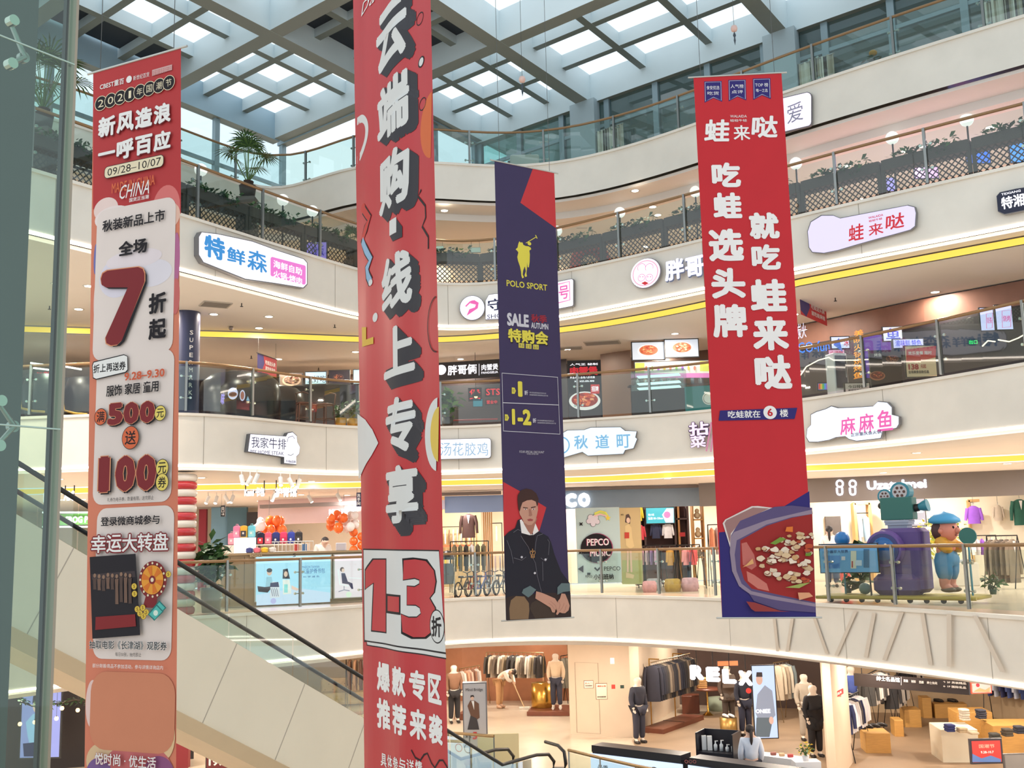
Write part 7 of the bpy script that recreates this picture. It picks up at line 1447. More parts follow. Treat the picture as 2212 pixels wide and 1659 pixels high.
t, S_ = panel('glowing white standing sign with rounded letters behind the camera prop', 'shop sign', 1944, 1070, 1998, 1136, 30.6, (226, 222, 232), .5, lambda a: (a.text('Uza', (1962, 1098), (1994, 1098), 20, glow((255, 255, 255), 2), bold=.06), a.text('Uzatulmei', (1946, 1126), (1996, 1126), 12, glow((255, 255, 255), 2), bold=.04)), name='shop_sign')
b = B(); c0 = at(1971, 1136, 30.65); b.box((c0.x, c0.y, (c0.z) / 2 - .02), (.5, .08, c0.z), WHITE); o = b.done('sign_stand'); tag(o, 'white stand under the glowing rounded letters', 'stand')
q = xy(1792, 29.2); figure('person', 'shopper with long dark hair and white top behind the blue table sign', 'person', (q.x, q.y, -.03), 2.8, STAND, (226, 186, 166), (236, 232, 230), (60, 60, 76), (34, 28, 28), (50, 50, 50), scale=.93)
q = xy(1820, 30.4); figure('mannequin', 'child mannequin in pink beside the dark fitting room curtain', 'mannequin', (q.x, q.y, -.03), 0, STAND, (232, 206, 190), (232, 120, 110), (216, 100, 96), (230, 150, 140), scale=.8)
# --- camera and painter display on the yellow base
YB = mat((176, 150, 50), .45, 0, .06, 4); TE = mat((46, 104, 98), .5); TE2 = mat((52, 130, 150), .45); PU = mat((86, 66, 128), .5, 0, .04, 3); GRL = mat((150, 160, 180), .4)
a_, c_ = at(1766, 1283, 22.6), at(2112, 1294, 20.6); dv = (c_.xy - a_.xy); ln = dv.length; rz = math.atan2(dv.y, dv.x); mid = (a_.xy + c_.xy) / 2
t = thing('wheeled_platform', 'long low yellow wheeled base carrying the camera and painter figures', 'platform', V3(mid, 0), rz); b = B(); b.rbox((0, .55, .1), (ln, 1.3, .06), .3, YB, seg=6); b.tube([(-ln / 2, -.08, .1), (ln / 2, -.08, .1)], .035, YB, 8); b.done('deck', t)
for k in range(9): b = B(); b.disc((-ln / 2 + .3 + k * (ln - .6) / 8, -.05, .05), (0, 1, 0), .05, .05, DARK, 12); b.done('wheel', t)
def onbase(px, back=.35): 
    r_ = ray(px, hor(px)); s_ = (a_.x * r_.y - a_.y * r_.x) / (r_.x * dv.y - r_.y * dv.x) * 1.0
    p_ = a_.xy + dv * s_ + Vector((-dv.y, dv.x)).normalized() * back; return p_
q = onbase(1918, .72); t = thing('giant_camera', 'giant purple toy camera with a teal film projector on top', 'camera prop', V3(q, .14), rz)
b = B(); b.rbox((.06, 0, .68), (.94, .62, 1.3), .16, PU, seg=6); b.done('body', t); b = B(); b.rbox((-.05, -.1, .2), (.98, .64, .42), .2, PU, seg=6); b.done('grip', t)
b = B(); b.tube([(-.2, -.3, .92), (-.2, -.48, .92)], [.38, .36], mat((112, 88, 156), .4), 32); b.done('lens_ring', t); b = B(); b.tube([(-.2, -.47, .92), (-.2, -.5, .92)], .31, mat((60, 64, 120), .3), 28); b.done('lens_barrel', t); b = B(); b.ball((-.2, -.44, .92), .27, mat((40, 96, 160), .1, .1), 24, sy=.45); b.done('lens_glass', t)
b = B(); b.ball((-.13, -.555, 1.0), .03, WHITE, 8); b.done('lens_glint', t)
b = B(); b.box((.0, 0, 1.42), (.48, .36, .05), GRL); b.box((.0, 0, 1.36), (.4, .3, .08), GRL); b.box((0, 0, 1.47), (.5, .38, .05), GRL); b.done('hot_shoe', t)
b = B(); b.rbox((0, 0, 1.73), (.66, .32, .46), .03, TE); b.tube([(.33, 0, 1.73), (.42, 0, 1.74)], .08, BLACKM, 12); b.tube([(.4, 0, 1.74), (.5, 0, 1.76), (.6, 0, 1.78)], [.06, .1, .13], TE2, 14); b.ball((-.36, 0, 1.8), .07, BLACKM, 10); b.done('projector', t)
for x, z, r in ((-.22, 1.99, .15), (.1, 2.07, .2)):
    b = B(); b.disc((x, .12, z), (0, -1, 0), r, .26, TE2, 26); b.done('film_reel', t)
    b = B(); b.disc((x, -.142, z), (0, -1, 0), r * .75, .01, mat((180, 180, 186), .4), 22)
    for k in range(6): w_ = k * PI / 3; b.disc((x + r * .45 * math.cos(w_), -.153, z + r * .45 * math.sin(w_)), (0, -1, 0), r * .15, .005, mat((80, 50, 44)), 10)
    b.disc((x, -.153, z), (0, -1, 0), r * .1, .005, mat((80, 50, 44)), 10); b.done('reel_face', t)
b = B(); b.tube([(-.55, 0, 1.12), (-.42, 0, 1.18)], .07, GRL, 14); b.done('winder', t)
# painter statue
q = onbase(2022, .5); J = [(0, 0, .62), (0, 0, .74), (0, -.02, .88), (0, -.03, .95), (0, -.05, 1.06), (0, -.05, 1.18), (-.14, -.02, .88), (-.2, -.12, .76), (-.12, -.28, .8), (.14, -.02, .88), (.2, -.12, .76), (.12, -.3, .82), (-.09, 0, .56), (-.1, 0, .32), (-.1, .02, .08), (-.1, -.14, .05), (.09, 0, .56), (.1, 0, .32), (.1, .02, .08), (.1, -.14, .05)]
t = thing('painter_statue', 'cartoon painter statue with blue beret, yellow sleeves and blue overalls', 'statue', V3(q, .19), rz + 1.35); t.scale = (1.05, 1.05, 1.12)
SKP = mat((206, 130, 110), .5); skinned('body', BE, J, [(.16, .13), (.15, .12), (.14, .12), .08, .2, .12, .07, .06, .055, .07, .06, .055, .12, .1, .09, .07, .12, .1, .09, .07], SKP, t)
b = B(); b.ball((0, -.05, 1.08), .215, SKP, 18, sz=.95); b.ball((0, -.27, 1.07), .06, SKP, 10); b.box((0, -.255, .99), (.09, .02, .015), mat((130, 50, 50)))
for s_ in (-1, 1): b.ball((s_ * .08, -.235, 1.13), .025, INK, 8); b.ball((s_ * .21, -.05, 1.07), .05, SKP, 8)
b.done('head', t); b = B(); b.ball((0, .03, 1.08), .225, mat((70, 40, 44), .6), 16, sz=.95, sy=.9); b.done('hair', t)
b = B(); b.lathe([(.001, 1.42), (.05, 1.4), (.18, 1.36), (.285, 1.28), (.29, 1.23), (.22, 1.2), (.001, 1.19)], mat((64, 150, 200), .5), (0, -.02, 0), 22); b.done('beret', t)
skinned('shirt', [(0, 1), (1, 2), (2, 3), (3, 4), (1, 5), (5, 6), (6, 7)], [(0, 0, .76), (0, -.02, .88), (-.16, -.02, .87), (-.22, -.13, .76), (-.15, -.26, .79), (.16, -.02, .87), (.22, -.13, .76), (.15, -.27, .8)], [(.17, .14), (.16, .14), .11, .1, .085, .11, .1, .085], mat((206, 150, 50), .5), t)
OV = mat((62, 130, 176), .5, 0, .06, 4); skinned('overalls', [(0, 1), (0, 2), (2, 3), (0, 4), (4, 5)], [(0, 0, .62), (0, -.01, .78), (-.09, 0, .5), (-.11, 0, .16), (.09, 0, .5), (.11, 0, .16)], [(.22, .19), (.19, .16), .16, .14, .16, .14], OV, t)
b = B(); b.tube([(-.1, .1, .78), (-.11, .0, .96), (-.1, -.14, .8)], .025, TE2, 6); b.tube([(.1, .1, .78), (.11, .0, .96), (.1, -.14, .8)], .025, TE2, 6); b.done('straps', t)
b = B(); 
for s_ in (-1, 1): b.ball((s_ * .1, -.05, .05), .1, mat((96, 80, 60), .5), 12, sz=.5, sy=1.5)
b.done('shoes', t)
q2 = onbase(2078, .35); t = thing('lollipop_prop', 'round dark green disc on a short blue stem held beside the painter statue', 'prop', V3(q2, .14), rz); b = B(); b.tube([(0, 0, 0), (0, 0, .98)], .02, TE2, 6); b.done('stem', t); b = B(); b.disc((0, .02, 1.14), (0, -1, 0), .165, .04, TE, 26); b.done('disc', t)
q2 = onbase(1812, .15); t, S_ = panel('translucent blue picture board in front of the camera prop', 'board', 1772, 1176, 1896, 1236, 22.25, (110, 170, 220), 0, lambda a: (a.text('小画家大世界', (1785, 1193), (1832, 1190), 7, mat((40, 60, 110))), a.rect(1780, 1200, 1815, 1228, mat((80, 130, 200))), a.rect(1818, 1202, 1826, 1210, mat((230, 220, 226))), a.rect(1838, 1190, 1850, 1228, mat((226, 220, 200))), a.rect(1840, 1212, 1843, 1226, mat((180, 50, 60))), a.rect(1866, 1186, 1878, 1226, mat((60, 110, 150))), a.rect(1848, 1210, 1862, 1222, mat((200, 214, 230)))), name='picture_board', base=False, Dr=21.65)
b = B()
for x in (1785, 1880): q = at(x, 1238, 22.25 - (x - 1772) / 124 * .5); b.tube([(q.x, q.y + .04, q.z), (q.x, q.y + .04, .14)], .015, BLACKM, 6); b.tube([(q.x, q.y + .04, q.z), (q.x + .1, q.y + .3, .14)], .012, BLACKM, 6)
o = b.done('easel_legs'); tag(o, 'thin black easel legs under the blue picture board', 'easel')
for x, y, r, c, l in ((1798, 1165, .16, (40, 120, 190), 'glossy blue ball prop behind the blue picture board'), (1848, 1278, .12, (90, 120, 120), 'small grey-green dome prop on the yellow base')):
    q = onbase(x, .5 if x < 1800 else .3); b = B(); zc = zat(x, y, q.y); b.ball((0, 0, 0), r, mat(c, .3), 16); zc = max(zc, .142 + r)
    if x == 1798: b.tube([(0, 0, -r), (0, 0, .14 - zc)], .02, TE2, 6)
    o = b.done('ball_prop'); o.location = (q.x, q.y, zc); tag(o, l, 'ball')
for x, h, sd, l in ((1822, 1.0, 3, 'tall dark green cactus-like leaf behind the blue board'), (1790, .25, 4, 'small green plant under the blue board'), (2106, .3, 6, 'small green plant at the right end of the yellow base')):
    q = onbase(x, .85); potted(V3(q, .14), h, .14 + .05 * (h < .5), (50, 80, 56), l, n=70, size=.14 if h < .5 else .3, seed=sd, poth=.1, potr=.07)
# ---------------------------------------------------------------- menswear floor (lowest)
rr = random.Random(41)
def xlow(px, Y): return at(px, 1550, Y).xy
G1 = -4.2
WOODR = mat((112, 62, 44), .4, 0, .1, 5); OAK = mat((206, 156, 86), .45, 0, .1, 5, stretch=(1, 1, 6)); GOLD = mat((196, 150, 70), .25, .9); BEI = mat((222, 200, 176), .6, 0, .03, 2)
def F1(x, y): return onz(x, y, G1).xy
def cube(name, x0, x1, y, h, dep, m, label, cat, z=G1, D=None, r=.02):
    """box whose front foot is seen at px y"""
    q0, q1 = (onz(x0, y, z), onz(x1, y, z)) if D is None else (V3(xlow(x0, D), z), V3(xlow(x1, D), z)); w_ = (q1 - q0).length; b = B(); b.rbox((0, 0, h / 2), (w_, dep, h), r, m); o = b.done(name); c = (q0 + q1) / 2; d = (q1 - q0); rz = math.atan2(d.y, d.x)
    o.location = (c.x - math.sin(rz) * dep / 2, c.y + math.cos(rz) * dep / 2, z); o.rotation_euler = (0, 0, rz); tag(o, label, cat); return o
# plain wall block with a flush door
A_, C_ = F1(1232, 1586), F1(1366, 1594); d = (C_ - A_).normalized(); n_ = Vector((-d.y, d.x)); b = B(); pris(b, [A_, C_, C_ + n_ * .8, A_ + n_ * .8], G1, -1.3, BEI, BEI); struct(b, 'wall_block')
S = Surf(A_, C_); a = Art(S, .003, .002); GR = mat((150, 128, 108), .7); dq = S.uv(1244, 1500)[0], S.uv(1294, 1500)[0]
a.line([(dq[0], G1 + .06), (dq[0], G1 + 2.05), (dq[1], G1 + 2.05), (dq[1], G1 + .06)], .015, GR, key='door_1', uv=True, closed=True); o = a.done(None)['door_1']; o['kind'] = 'structure'
for x0, y0, x1, y1, c, l, s_ in ((1262, 1471, 1281, 1486, (214, 190, 170), 'small red-lettered notice on the flush door', '防火门'), (1288, 1477, 1311, 1510, (226, 206, 180), 'framed brown notice between the door and the alarm', '通知公告'), (1321, 1479, 1329, 1488, (190, 60, 50), 'small red fire alarm on the plain wall', ''), (1340, 1480, 1348, 1487, (50, 70, 60), 'small dark green switch on the plain wall', ''), (1318, 1421, 1327, 1434, (240, 232, 220), 'small white sensor high on the plain wall', '')):
    panel(l, 'notice' if s_ else 'wall fitting', x0, y0, x1, y1, 30.55, c, 0, (lambda a, x0=x0, x1=x1, y0=y0, y1=y1, s_=s_: (a.text(s_, (x0 + 2, y0 + 5), (x1 - 2, y0 + 5), 4, mat((170, 50, 40))), a.text('请勿阻塞通道', (x0 + 2, y1 - 5), (x1 - 2, y1 - 5), 3, DARK))) if s_ else None, name='wall_notice' if s_ else 'wall_fitting', fw=1 if s_ else 0, thick=.03, frame=(110, 70, 56))
b = B(); P = [xlow(1366, 31.8), xlow(1470, 37)]; strip(b, P, G1, P, -1.3, BEI); struct(b, 'wall_recess')
A_, C_ = xlow(1783, 25.4), xlow(1800, 25.2); b = B(); E_ = xlow(1836, 27.4); pris(b, [A_, C_, E_, E_ + Vector((-.35, .3)), A_ + Vector((.12, .6))], G1, -1.3, BEI, BEI); struct(b, 'wall_pier_shop')
b = B(); P = [xlow(930, 40), xlow(1000, 39.6), xlow(1230, 39)]; strip(b, P, G1, P, -1.3, mat((150, 96, 64), .5, 0, .1, 3)); struct(b, 'wall_menswear_wood')
b = B(); P = [xlow(1470, 37.5), xlow(1800, 35.5)]; strip(b, P, G1, P, -1.3, mat((74, 56, 50), .5, 0, .1, 3)); struct(b, 'wall_menswear_dark')
b = B(); P = [xlow(1830, 35), xlow(2100, 34), xlow(2300, 31)]; strip(b, P, G1, P, -1.3, mat((206, 180, 146), .6, 0, .05, 3)); struct(b, 'wall_menswear_right')
b = B(); w_ = [F1(1365, 1600), F1(1470, 1555), F1(1790, 1500), F1(2300, 1520), F1(2400, 1800), F1(1500, 1800)]; b.add([V3(p, G1 + .008) for p in w_], [tuple(range(6))[::-1]], mat((150, 126, 102), .5, 0, .08, 1.5)); o = struct(b, 'floor_carpet')
# clothes
JK = [(70, 66, 62), (206, 190, 170), (110, 96, 84), (226, 214, 198), (150, 132, 108), (60, 56, 56)]
rack(xlow(1054, 38.6), xlow(1178, 38.0), 1.78, G1, JK, 'jacket', 'long wall rail of jackets at the back left of the menswear floor', 'grey, beige or brown jacket on the long back wall rail', 'jackets on the long back wall rail', .16, dark=False, face=-.5)
rack(xlow(994, 35.4), xlow(1038, 36.2), 1.6, G1, [(236, 224, 214), (214, 160, 130), (226, 190, 170), (150, 110, 90)], 'jacket', 'brass clothes rail behind the grey standing ad board', 'white, peach or brown jacket behind the grey standing ad board', 'jackets behind the grey ad board', .15, dark=False, face=-.4)
rack(F1(1214, 1519), F1(1230, 1515), 1.6, G1, [(104, 98, 86)], 'coat', 'rail with one coat beside the plain wall block', 'long grey-green coat beside the plain wall block', None, .25, face=.4)
SU = [(44, 44, 56), (36, 38, 50), (50, 48, 54), (60, 56, 54), (130, 116, 100), (96, 84, 74), (48, 46, 50), (40, 40, 46), (120, 104, 88)]
p0, p1 = F1(1412, 1584), F1(1497, 1554); rack(p0, p1, 1.86, G1 + .14, SU, 'coat', 'long brass rail of dark suits over a brown plinth', 'dark or brown suit coat in the long row over the brown plinth', 'suit coats in the long row', .14, legs=False, dark=False, face=.35)
d = (p1 - p0); rz = math.atan2(d.y, d.x); c = (p0 + p1) / 2; b = B(); b.box((0, 0, .07), (d.length + .1, .7, .14), WOODR); b.box((0, 0, .145), (.02, .7, .01), BLACKM)
for k in (-1, 1): b.tube([(k * d.length * .3, .33, .14), (k * d.length * .3, .33, 2.05)], .02, GOLD, 6); b.tube([(k * d.length * .3, .33, 2.04), (k * d.length * .3, 0, 2.04)], .018, GOLD, 6)
o = b.done('plinth'); o.location = V3(c, G1); o.rotation_euler = (0, 0, rz); tag(o, 'low brown wooden plinth with brass posts under the long row of suits', 'plinth')
rack(F1(1678, 1560), F1(1712, 1552), 1.75, G1, [(196, 180, 158), (170, 152, 130), (206, 194, 176), (120, 130, 132)], 'coat', 'brass wheeled rail of beige coats right of the tall ad screen', 'beige or grey coat right of the tall ad screen', 'coats right of the tall ad screen', .17, dark=False, face=.4)
rack(F1(1684, 1522), F1(1722, 1518), 1.95, G1, [(90, 108, 110), (70, 84, 90), (110, 104, 100)], 'coat', 'second rail of grey-blue coats further behind the beige coats', 'grey-blue coat on the second rail behind the beige coats', 'grey-blue coats on the second rail', .15, face=.4)
rack(F1(1826, 1648), F1(1864, 1622), 1.5, G1, [(40, 46, 84), (236, 230, 228), (226, 220, 226), (236, 230, 226), (90, 84, 90)], 'jacket', 'black trestle rack in front of the black hanging sign', 'navy or white garment on the black trestle rack', 'garments on the black trestle rack', .17, face=.55)
rack(F1(1880, 1598), F1(1914, 1574), 1.72, G1, [(80, 78, 76), (226, 218, 208), (236, 230, 224), (96, 90, 88)], 'jacket', 'second rack of grey jackets and white shirts behind the trestle rack', 'grey or white garment on the second rack', 'garments on the second rack', .2, face=.55)
rack(F1(1928, 1580), F1(1950, 1564), 1.45, G1, [(60, 58, 60), (216, 206, 196), (230, 222, 214)], 'jacket', 'third low rack over the oak plinths', 'dark or cream garment on the third low rack', 'garments on the third low rack', .2, face=.55)
rack(F1(1962, 1552), F1(1994, 1534), 1.72, G1, [(44, 40, 46), (236, 228, 220), (232, 224, 216)], 'jacket', 'fourth rack further back over the oak plinths', 'black or white garment on the fourth rack', 'garments on the fourth rack', .2, face=.55)
rack(F1(2136, 1560), F1(2230, 1572), 1.9, G1, [(60, 76, 130), (226, 230, 244), (70, 70, 110), (90, 104, 160), (220, 224, 240)], 'coat', 'wall rail of blue and white clothes at the far right', 'blue or white garment on the far right wall rail', 'garments on the far right wall rail', .17, face=.2)
for k, (x0, x1, y, h, dp) in enumerate(((1872, 1926, 1628, .5, .8), (1934, 1954, 1592, .45, .6), (1956, 1992, 1572, .5, .7), (1995, 2015, 1552, .6, .6))):
    cube('oak_plinth', x0, x1, y, h, dp, OAK, 'oak display plinth under the shirt racks, %s from the front' % ('first', 'second', 'third', 'fourth')[k], 'plinth')
cube('oak_bench', 2021, 2092, 1552, .42, .5, OAK, 'long oak bench with shoes against the back wall of the right shop', 'bench')
def shoe(c, rz, col, l, g):
    b = B(); b.tube([(0, .1, .056), (0, .02, .06), (0, -.1, .05), (0, -.16, .034)], [.04, .045, .04, .022], mat(col, .35), 8); b.box((0, -.02, .012), (.08, .26, .016), DARK); o = b.done('shoe'); o.location = c; o.rotation_euler = (0, 0, rz); tag(o, l, 'shoe', g)
q = F1(1900, 1622)
for k in range(4): shoe((q.x - .35 + .22 * k, q.y + .35 + .1 * k, G1 + .5), .9, (44, 42, 44), 'black leather shoe in the row on the front oak plinth', 'black shoes on the front oak plinth')
for k, x in enumerate((2032, 2037, 2062, 2068)): q = F1(x, 1549); shoe((q.x, q.y + .2, G1 + .42), .5, (50, 44, 40), 'dark shoe on the long oak bench', 'dark shoes on the oak bench')
# folded clothes tables at right
cube('white_display_unit', 2037, 2118, 1648, .78, 1.1, mat((232, 222, 200), .5), 'white display unit with oak top in front of the right shop', 'display unit'); q0 = F1(2037, 1648); q1 = F1(2118, 1648)
cube('oak_table', 2072, 2150, 1612, .86, .9, OAK, 'oak table stacked with folded trousers behind the white unit', 'table'); cube('oak_side_table', 2150, 2290, 1640, .8, 1.0, OAK, 'wide oak table of folded jeans at the right edge', 'table')
def pile(x, y, z, n, cols, l, g=None, w_=.2):
    q = onz(x, y, z)
    for k in range(n):
        b = B(); b.rbox((0, 0, .028), (w_, .26, .052), .03, mat(cols[k % len(cols)], .85, 0, .1, 9)); o = b.done('folded_clothes'); o.location = (q.x + rr.uniform(-.01, .01), q.y, z + .056 * k + .003); o.rotation_euler = (0, 0, rr.uniform(-.1, .1)); tag(o, l, 'clothes', g or l)
for x, y, z, n, c, l in ((2052, 1580, -3.42, 3, [(60, 70, 130)], 'folded navy sweater in the pile on the white unit'), (2078, 1582, -3.42, 2, [(214, 196, 166)], 'folded cream garment on the white unit'), (2102, 1586, -3.42, 1, [(220, 206, 180)], 'single pale folded garment on the white unit, nearest the red poster'), (2084, 1556, -3.34, 5, [(226, 216, 200), (200, 190, 176)], 'folded pale trousers in the tall pile on the oak table'), (2120, 1552, -3.34, 4, [(60, 62, 76)], 'folded dark trousers in the pile on the oak table'), (2150, 1600, -3.4, 3, [(66, 64, 60)], 'folded dark jeans at the left of the wide oak table'), (2176, 1590, -3.4, 3, [(84, 76, 66)], 'folded brown jeans in the middle of the wide oak table'), (2202, 1584, -3.4, 3, [(56, 58, 70)], 'folded blue-grey jeans at the right of the wide oak table')): pile(x, y, z, n, c, l)
# left part: plinths, drum, mannequins
cube('brown_plinth', 1138, 1230, 1547, .14, 1.5, WOODR, 'low brown wooden plinth left of the plain wall block', 'plinth'); cube('wood_step', 1062, 1160, 1512, .22, .6, WOODR, 'low wooden step under the long wall rail', 'plinth'); cube('wood_step', 990, 1010, 1556, .2, .9, WOODR, 'low wooden step behind the grey standing ad board', 'plinth')
q = onz(1172, 1527, G1 + .14); b = B(); b.lathe([(.001, 0), (.36, 0), (.37, .02), (.36, .78), (.001, .78)], GOLD, n=32); o = b.done('brass_drum'); o.location = q; tag(o, 'tall shiny brass drum on the low brown plinth', 'drum')
q = F1(1579, 1597); b = B(); b.lathe([(.001, 0), (.24, 0), (.24, .55), (.001, .55)], mat((176, 140, 80), .35, .7), n=32); o = b.done('brass_pedestal'); o.location = (q.x, q.y + .24, G1); tag(o, 'round brass pedestal with white shoes, left of the tall ad screen', 'pedestal')
for k in (0, 1): shoe((q.x - .08 + .16 * k, q.y + .24, G1 + .55), .4, (236, 230, 224), 'white shoe on the round brass pedestal', 'white shoes on the brass pedestal')
MS = (232, 216, 200)
def manq(x, y, rz, top, low, l, coat=0, z=G1, shoes=(50, 46, 46), sc=1.03): q = onz(x, y, z); return figure('mannequin', l, 'mannequin', (q.x, q.y, z), rz, STAND, MS, top, low, None, shoes, coat, scale=sc)
manq(982, 1562, .3, (128, 92, 70), (34, 32, 36), 'mannequin in brown jacket and black trousers at the right edge of the tall banner'); manq(1203, 1532, -.1, (226, 200, 170), (54, 56, 72), 'mannequin in beige top and dark jeans beside the brass drum', z=G1 + .146, shoes=(236, 230, 220))
manq(1382, 1606, .6, (50, 50, 62), (50, 50, 64), 'suited mannequin at the near end of the long row of suits'); manq(1576, 1572, .2, (96, 80, 70), (84, 72, 64), 'mannequin in brown coat behind the round brass pedestal', .7)
manq(1612, 1590, .3, (44, 46, 60), (46, 48, 66), 'mannequin in navy jacket with a red round tag beside the tall ad screen'); manq(1744, 1600, .2, (180, 168, 152), (170, 158, 144), 'grey-clad mannequin behind the black-coated mannequin'); manq(1764, 1636, .3, (28, 26, 30), (26, 24, 28), 'mannequin in a long black coat left of the cream pier', 1.6)
manq(1846, 1576, .4, (90, 110, 190), (60, 60, 70), 'white mannequin with blue waistcoat behind the black trestle rack')
q = at(1617, 1492, 28.4); b = B(); b.disc((0, 0, 0), (0, -1, 0), .07, .01, glow((226, 60, 50), .9), 16); o = b.done('round_tag'); o.location = q; tag(o, 'red round sale tag on the navy mannequin jacket', 'tag')
# cleaner bending over a mop
q = F1(1080, 1530); J = [tuple(v) for v in STAND]; J[1] = (0, -.1, 1.06); J[2] = (0, -.3, 1.2); J[3] = (0, -.42, 1.24); J[4] = (0, -.52, 1.24); J[5] = (0, -.62, 1.22); J[6] = (-.17, -.32, 1.2); J[7] = (-.18, -.4, .98); J[8] = (-.06, -.52, .9); J[9] = (.17, -.32, 1.2); J[10] = (.2, -.42, 1.0); J[11] = (.08, -.54, .78)
figure('person', 'cleaner in pale shirt and tan trousers bending over a mop', 'person', (q.x, q.y, G1), 1.15, J, (222, 180, 150), (240, 228, 212), (196, 150, 106), (34, 28, 28), (170, 130, 100), face='short')
h = Vector((q.x, q.y, G1)) + Matrix.Rotation(1.15, 3, 'Z') @ Vector((.0, -.53, .84)); b = B(); b.tube([h + Vector((-.05, 0, .45)), h, (h.x + .35, h.y - .1, G1 + .05)], .016, mat((226, 196, 150)), 6); b.box((h.x + .35, h.y - .1, G1 + .035), (.35, .14, .06), mat((230, 220, 206), .9)); o = b.done('mop'); tag(o, 'long-handled mop held by the bending cleaner', 'mop')
# standing ad board, tall ad screen, glowing kiosk letters
def man(a, x, y, s, coat, low, g=lambda c: mat(c, .5)):
    a.circ(x, y, 4.2 * s, g((214, 176, 156)), ry=5.6 * s); a.poly([(x - 5 * s, y - 1 * s), (x - 4 * s, y - 7 * s), (x + 3 * s, y - 8 * s), (x + 6 * s, y - 2 * s), (x, y - 4 * s)], g((50, 40, 40))); a.poly([(x - 5 * s, y + 6 * s), (x + 6 * s, y + 6 * s), (x + 17 * s, y + 14 * s), (x + 19 * s, y + 50 * s), (x + 10 * s, y + 56 * s), (x - 4 * s, y + 44 * s), (x - 12 * s, y + 20 * s)], g(coat)); a.poly([(x - 2 * s, y + 7 * s), (x + 5 * s, y + 7 * s), (x + 5 * s, y + 30 * s)], g((226, 226, 226))); a.poly([(x - 4 * s, y + 44 * s), (x + 12 * s, y + 52 * s), (x + 18 * s, y + 80 * s), (x - 12 * s, y + 80 * s)], g(low))
panel('grey standing ad board with a man in a brown coat above the escalator end', 'ad board', 1002, 1477, 1050, 1612, 28, (176, 174, 178), 0, lambda a: (man(a, 1020, 1508, .85, (104, 72, 56), (60, 56, 60)), a.text('Mind Bridge', (1006, 1488), (1043, 1493), 8, DARK, bold=.01), a.text('5', (1021, 1588), (1031, 1590), 16, mat((190, 50, 50)), bold=.05), a.text('满 减', (1005, 1590), (1018, 1590), 9, DARK)), name='standing_ad_board', base=G1, frame=(96, 98, 106), thick=.3)
gl_ = lambda c: glow(c, .95)
panel('tall lit ad screen with a man in a grey suit on the menswear floor', 'ad screen', 1628, 1438, 1676, 1594, 29.0, (196, 216, 250), 1.0, lambda a: (a.poly([(1636, 1500), (1652, 1480), (1668, 1492), (1675, 1545), (1662, 1560), (1640, 1560), (1632, 1540)], gl_((150, 156, 172))), a.poly([(1634, 1550), (1670, 1550), (1662, 1592), (1632, 1592)], gl_((100, 110, 116))), a.circ(1640, 1468, 7, gl_((214, 170, 150)), ry=11), a.poly([(1633, 1462), (1634, 1452), (1646, 1452), (1647, 1462)], gl_((60, 50, 50))), a.circ(1666, 1556, 5, gl_((226, 180, 160)), ry=8), a.text('ONIEE', (1632, 1535), (1664, 1537), 9, WG, bold=.05)), name='ad_screen', base=G1 + .05)
S2 = Surf(xlow(1488, 27.2), xlow(1640, 26.6)); t = thing('hanging_sign', 'large glowing white angular letters above the menswear shop', 'shop sign', S2.P(1, -1.9, 0)); a = Art(S2, .004, 0); 
for k, ch in enumerate('RELX'): x = 1490 + k * 35; a.text(ch, (x, 1452 + k * 4), (x + 31, 1453 + k * 4), 32, glow((255, 252, 255), 3), bold=.09, key='glowing_letters')
a.done(t)
for x in (1505, 1540, 1575, 1610): w = WB(); q = S2.P(S2.uv(x, 1440)[0], -2, 0); w.tube([V3(q.xy, S2.uv(x, 1446)[1]), V3(q.xy, -1.32)], .012, BLACKM, 5); w.done('hanger', t)
panel('orange lit sign at the ceiling behind the glowing angular letters', 'sign', 1550, 1428, 1594, 1438, 30, (236, 120, 70), 1.2, name='lit_sign', fw=1)
# tables behind the letters
cube('brown_cube', 1474, 1512, 1542, .55, .6, WOODR, 'brown cube table behind the long row of suits', 'cube table'); q = F1(1552, 1534); b = B(); b.lathe([(.001, 0), (.34, 0), (.36, .1), (.36, .4), (.001, .45)], mat((150, 160, 140), .7), n=20); o = b.done('pouf'); o.location = V3(q, G1); tag(o, 'round grey-green pouf behind the long row of suits', 'pouf')
q = F1(1530, 1545); t = thing('pedestal_table', 'round brown pedestal table with folded yellow clothes', 'table', V3(q, G1)); b = B(); b.lathe([(.001, .8), (.5, .8), (.5, .84), (.001, .84)], WOODR, n=26); b.done('table_top', t); b = B(); b.lathe([(.2, 0), (.15, .03), (.03, .12), (.025, .8)], GOLD, n=14); b.done('pedestal', t)
for k in range(5): b = B(); b.rbox((0, 0, .03), (.3, .24, .06), .03, mat((226, 180, 120), .8)); o = b.done('folded_clothes'); o.location = (q.x - .15, q.y, G1 + .843 + .066 * k); tag(o, 'folded yellow-tan garment in the pile on the round brown table', 'clothes', 'folded yellow garments on the round table')
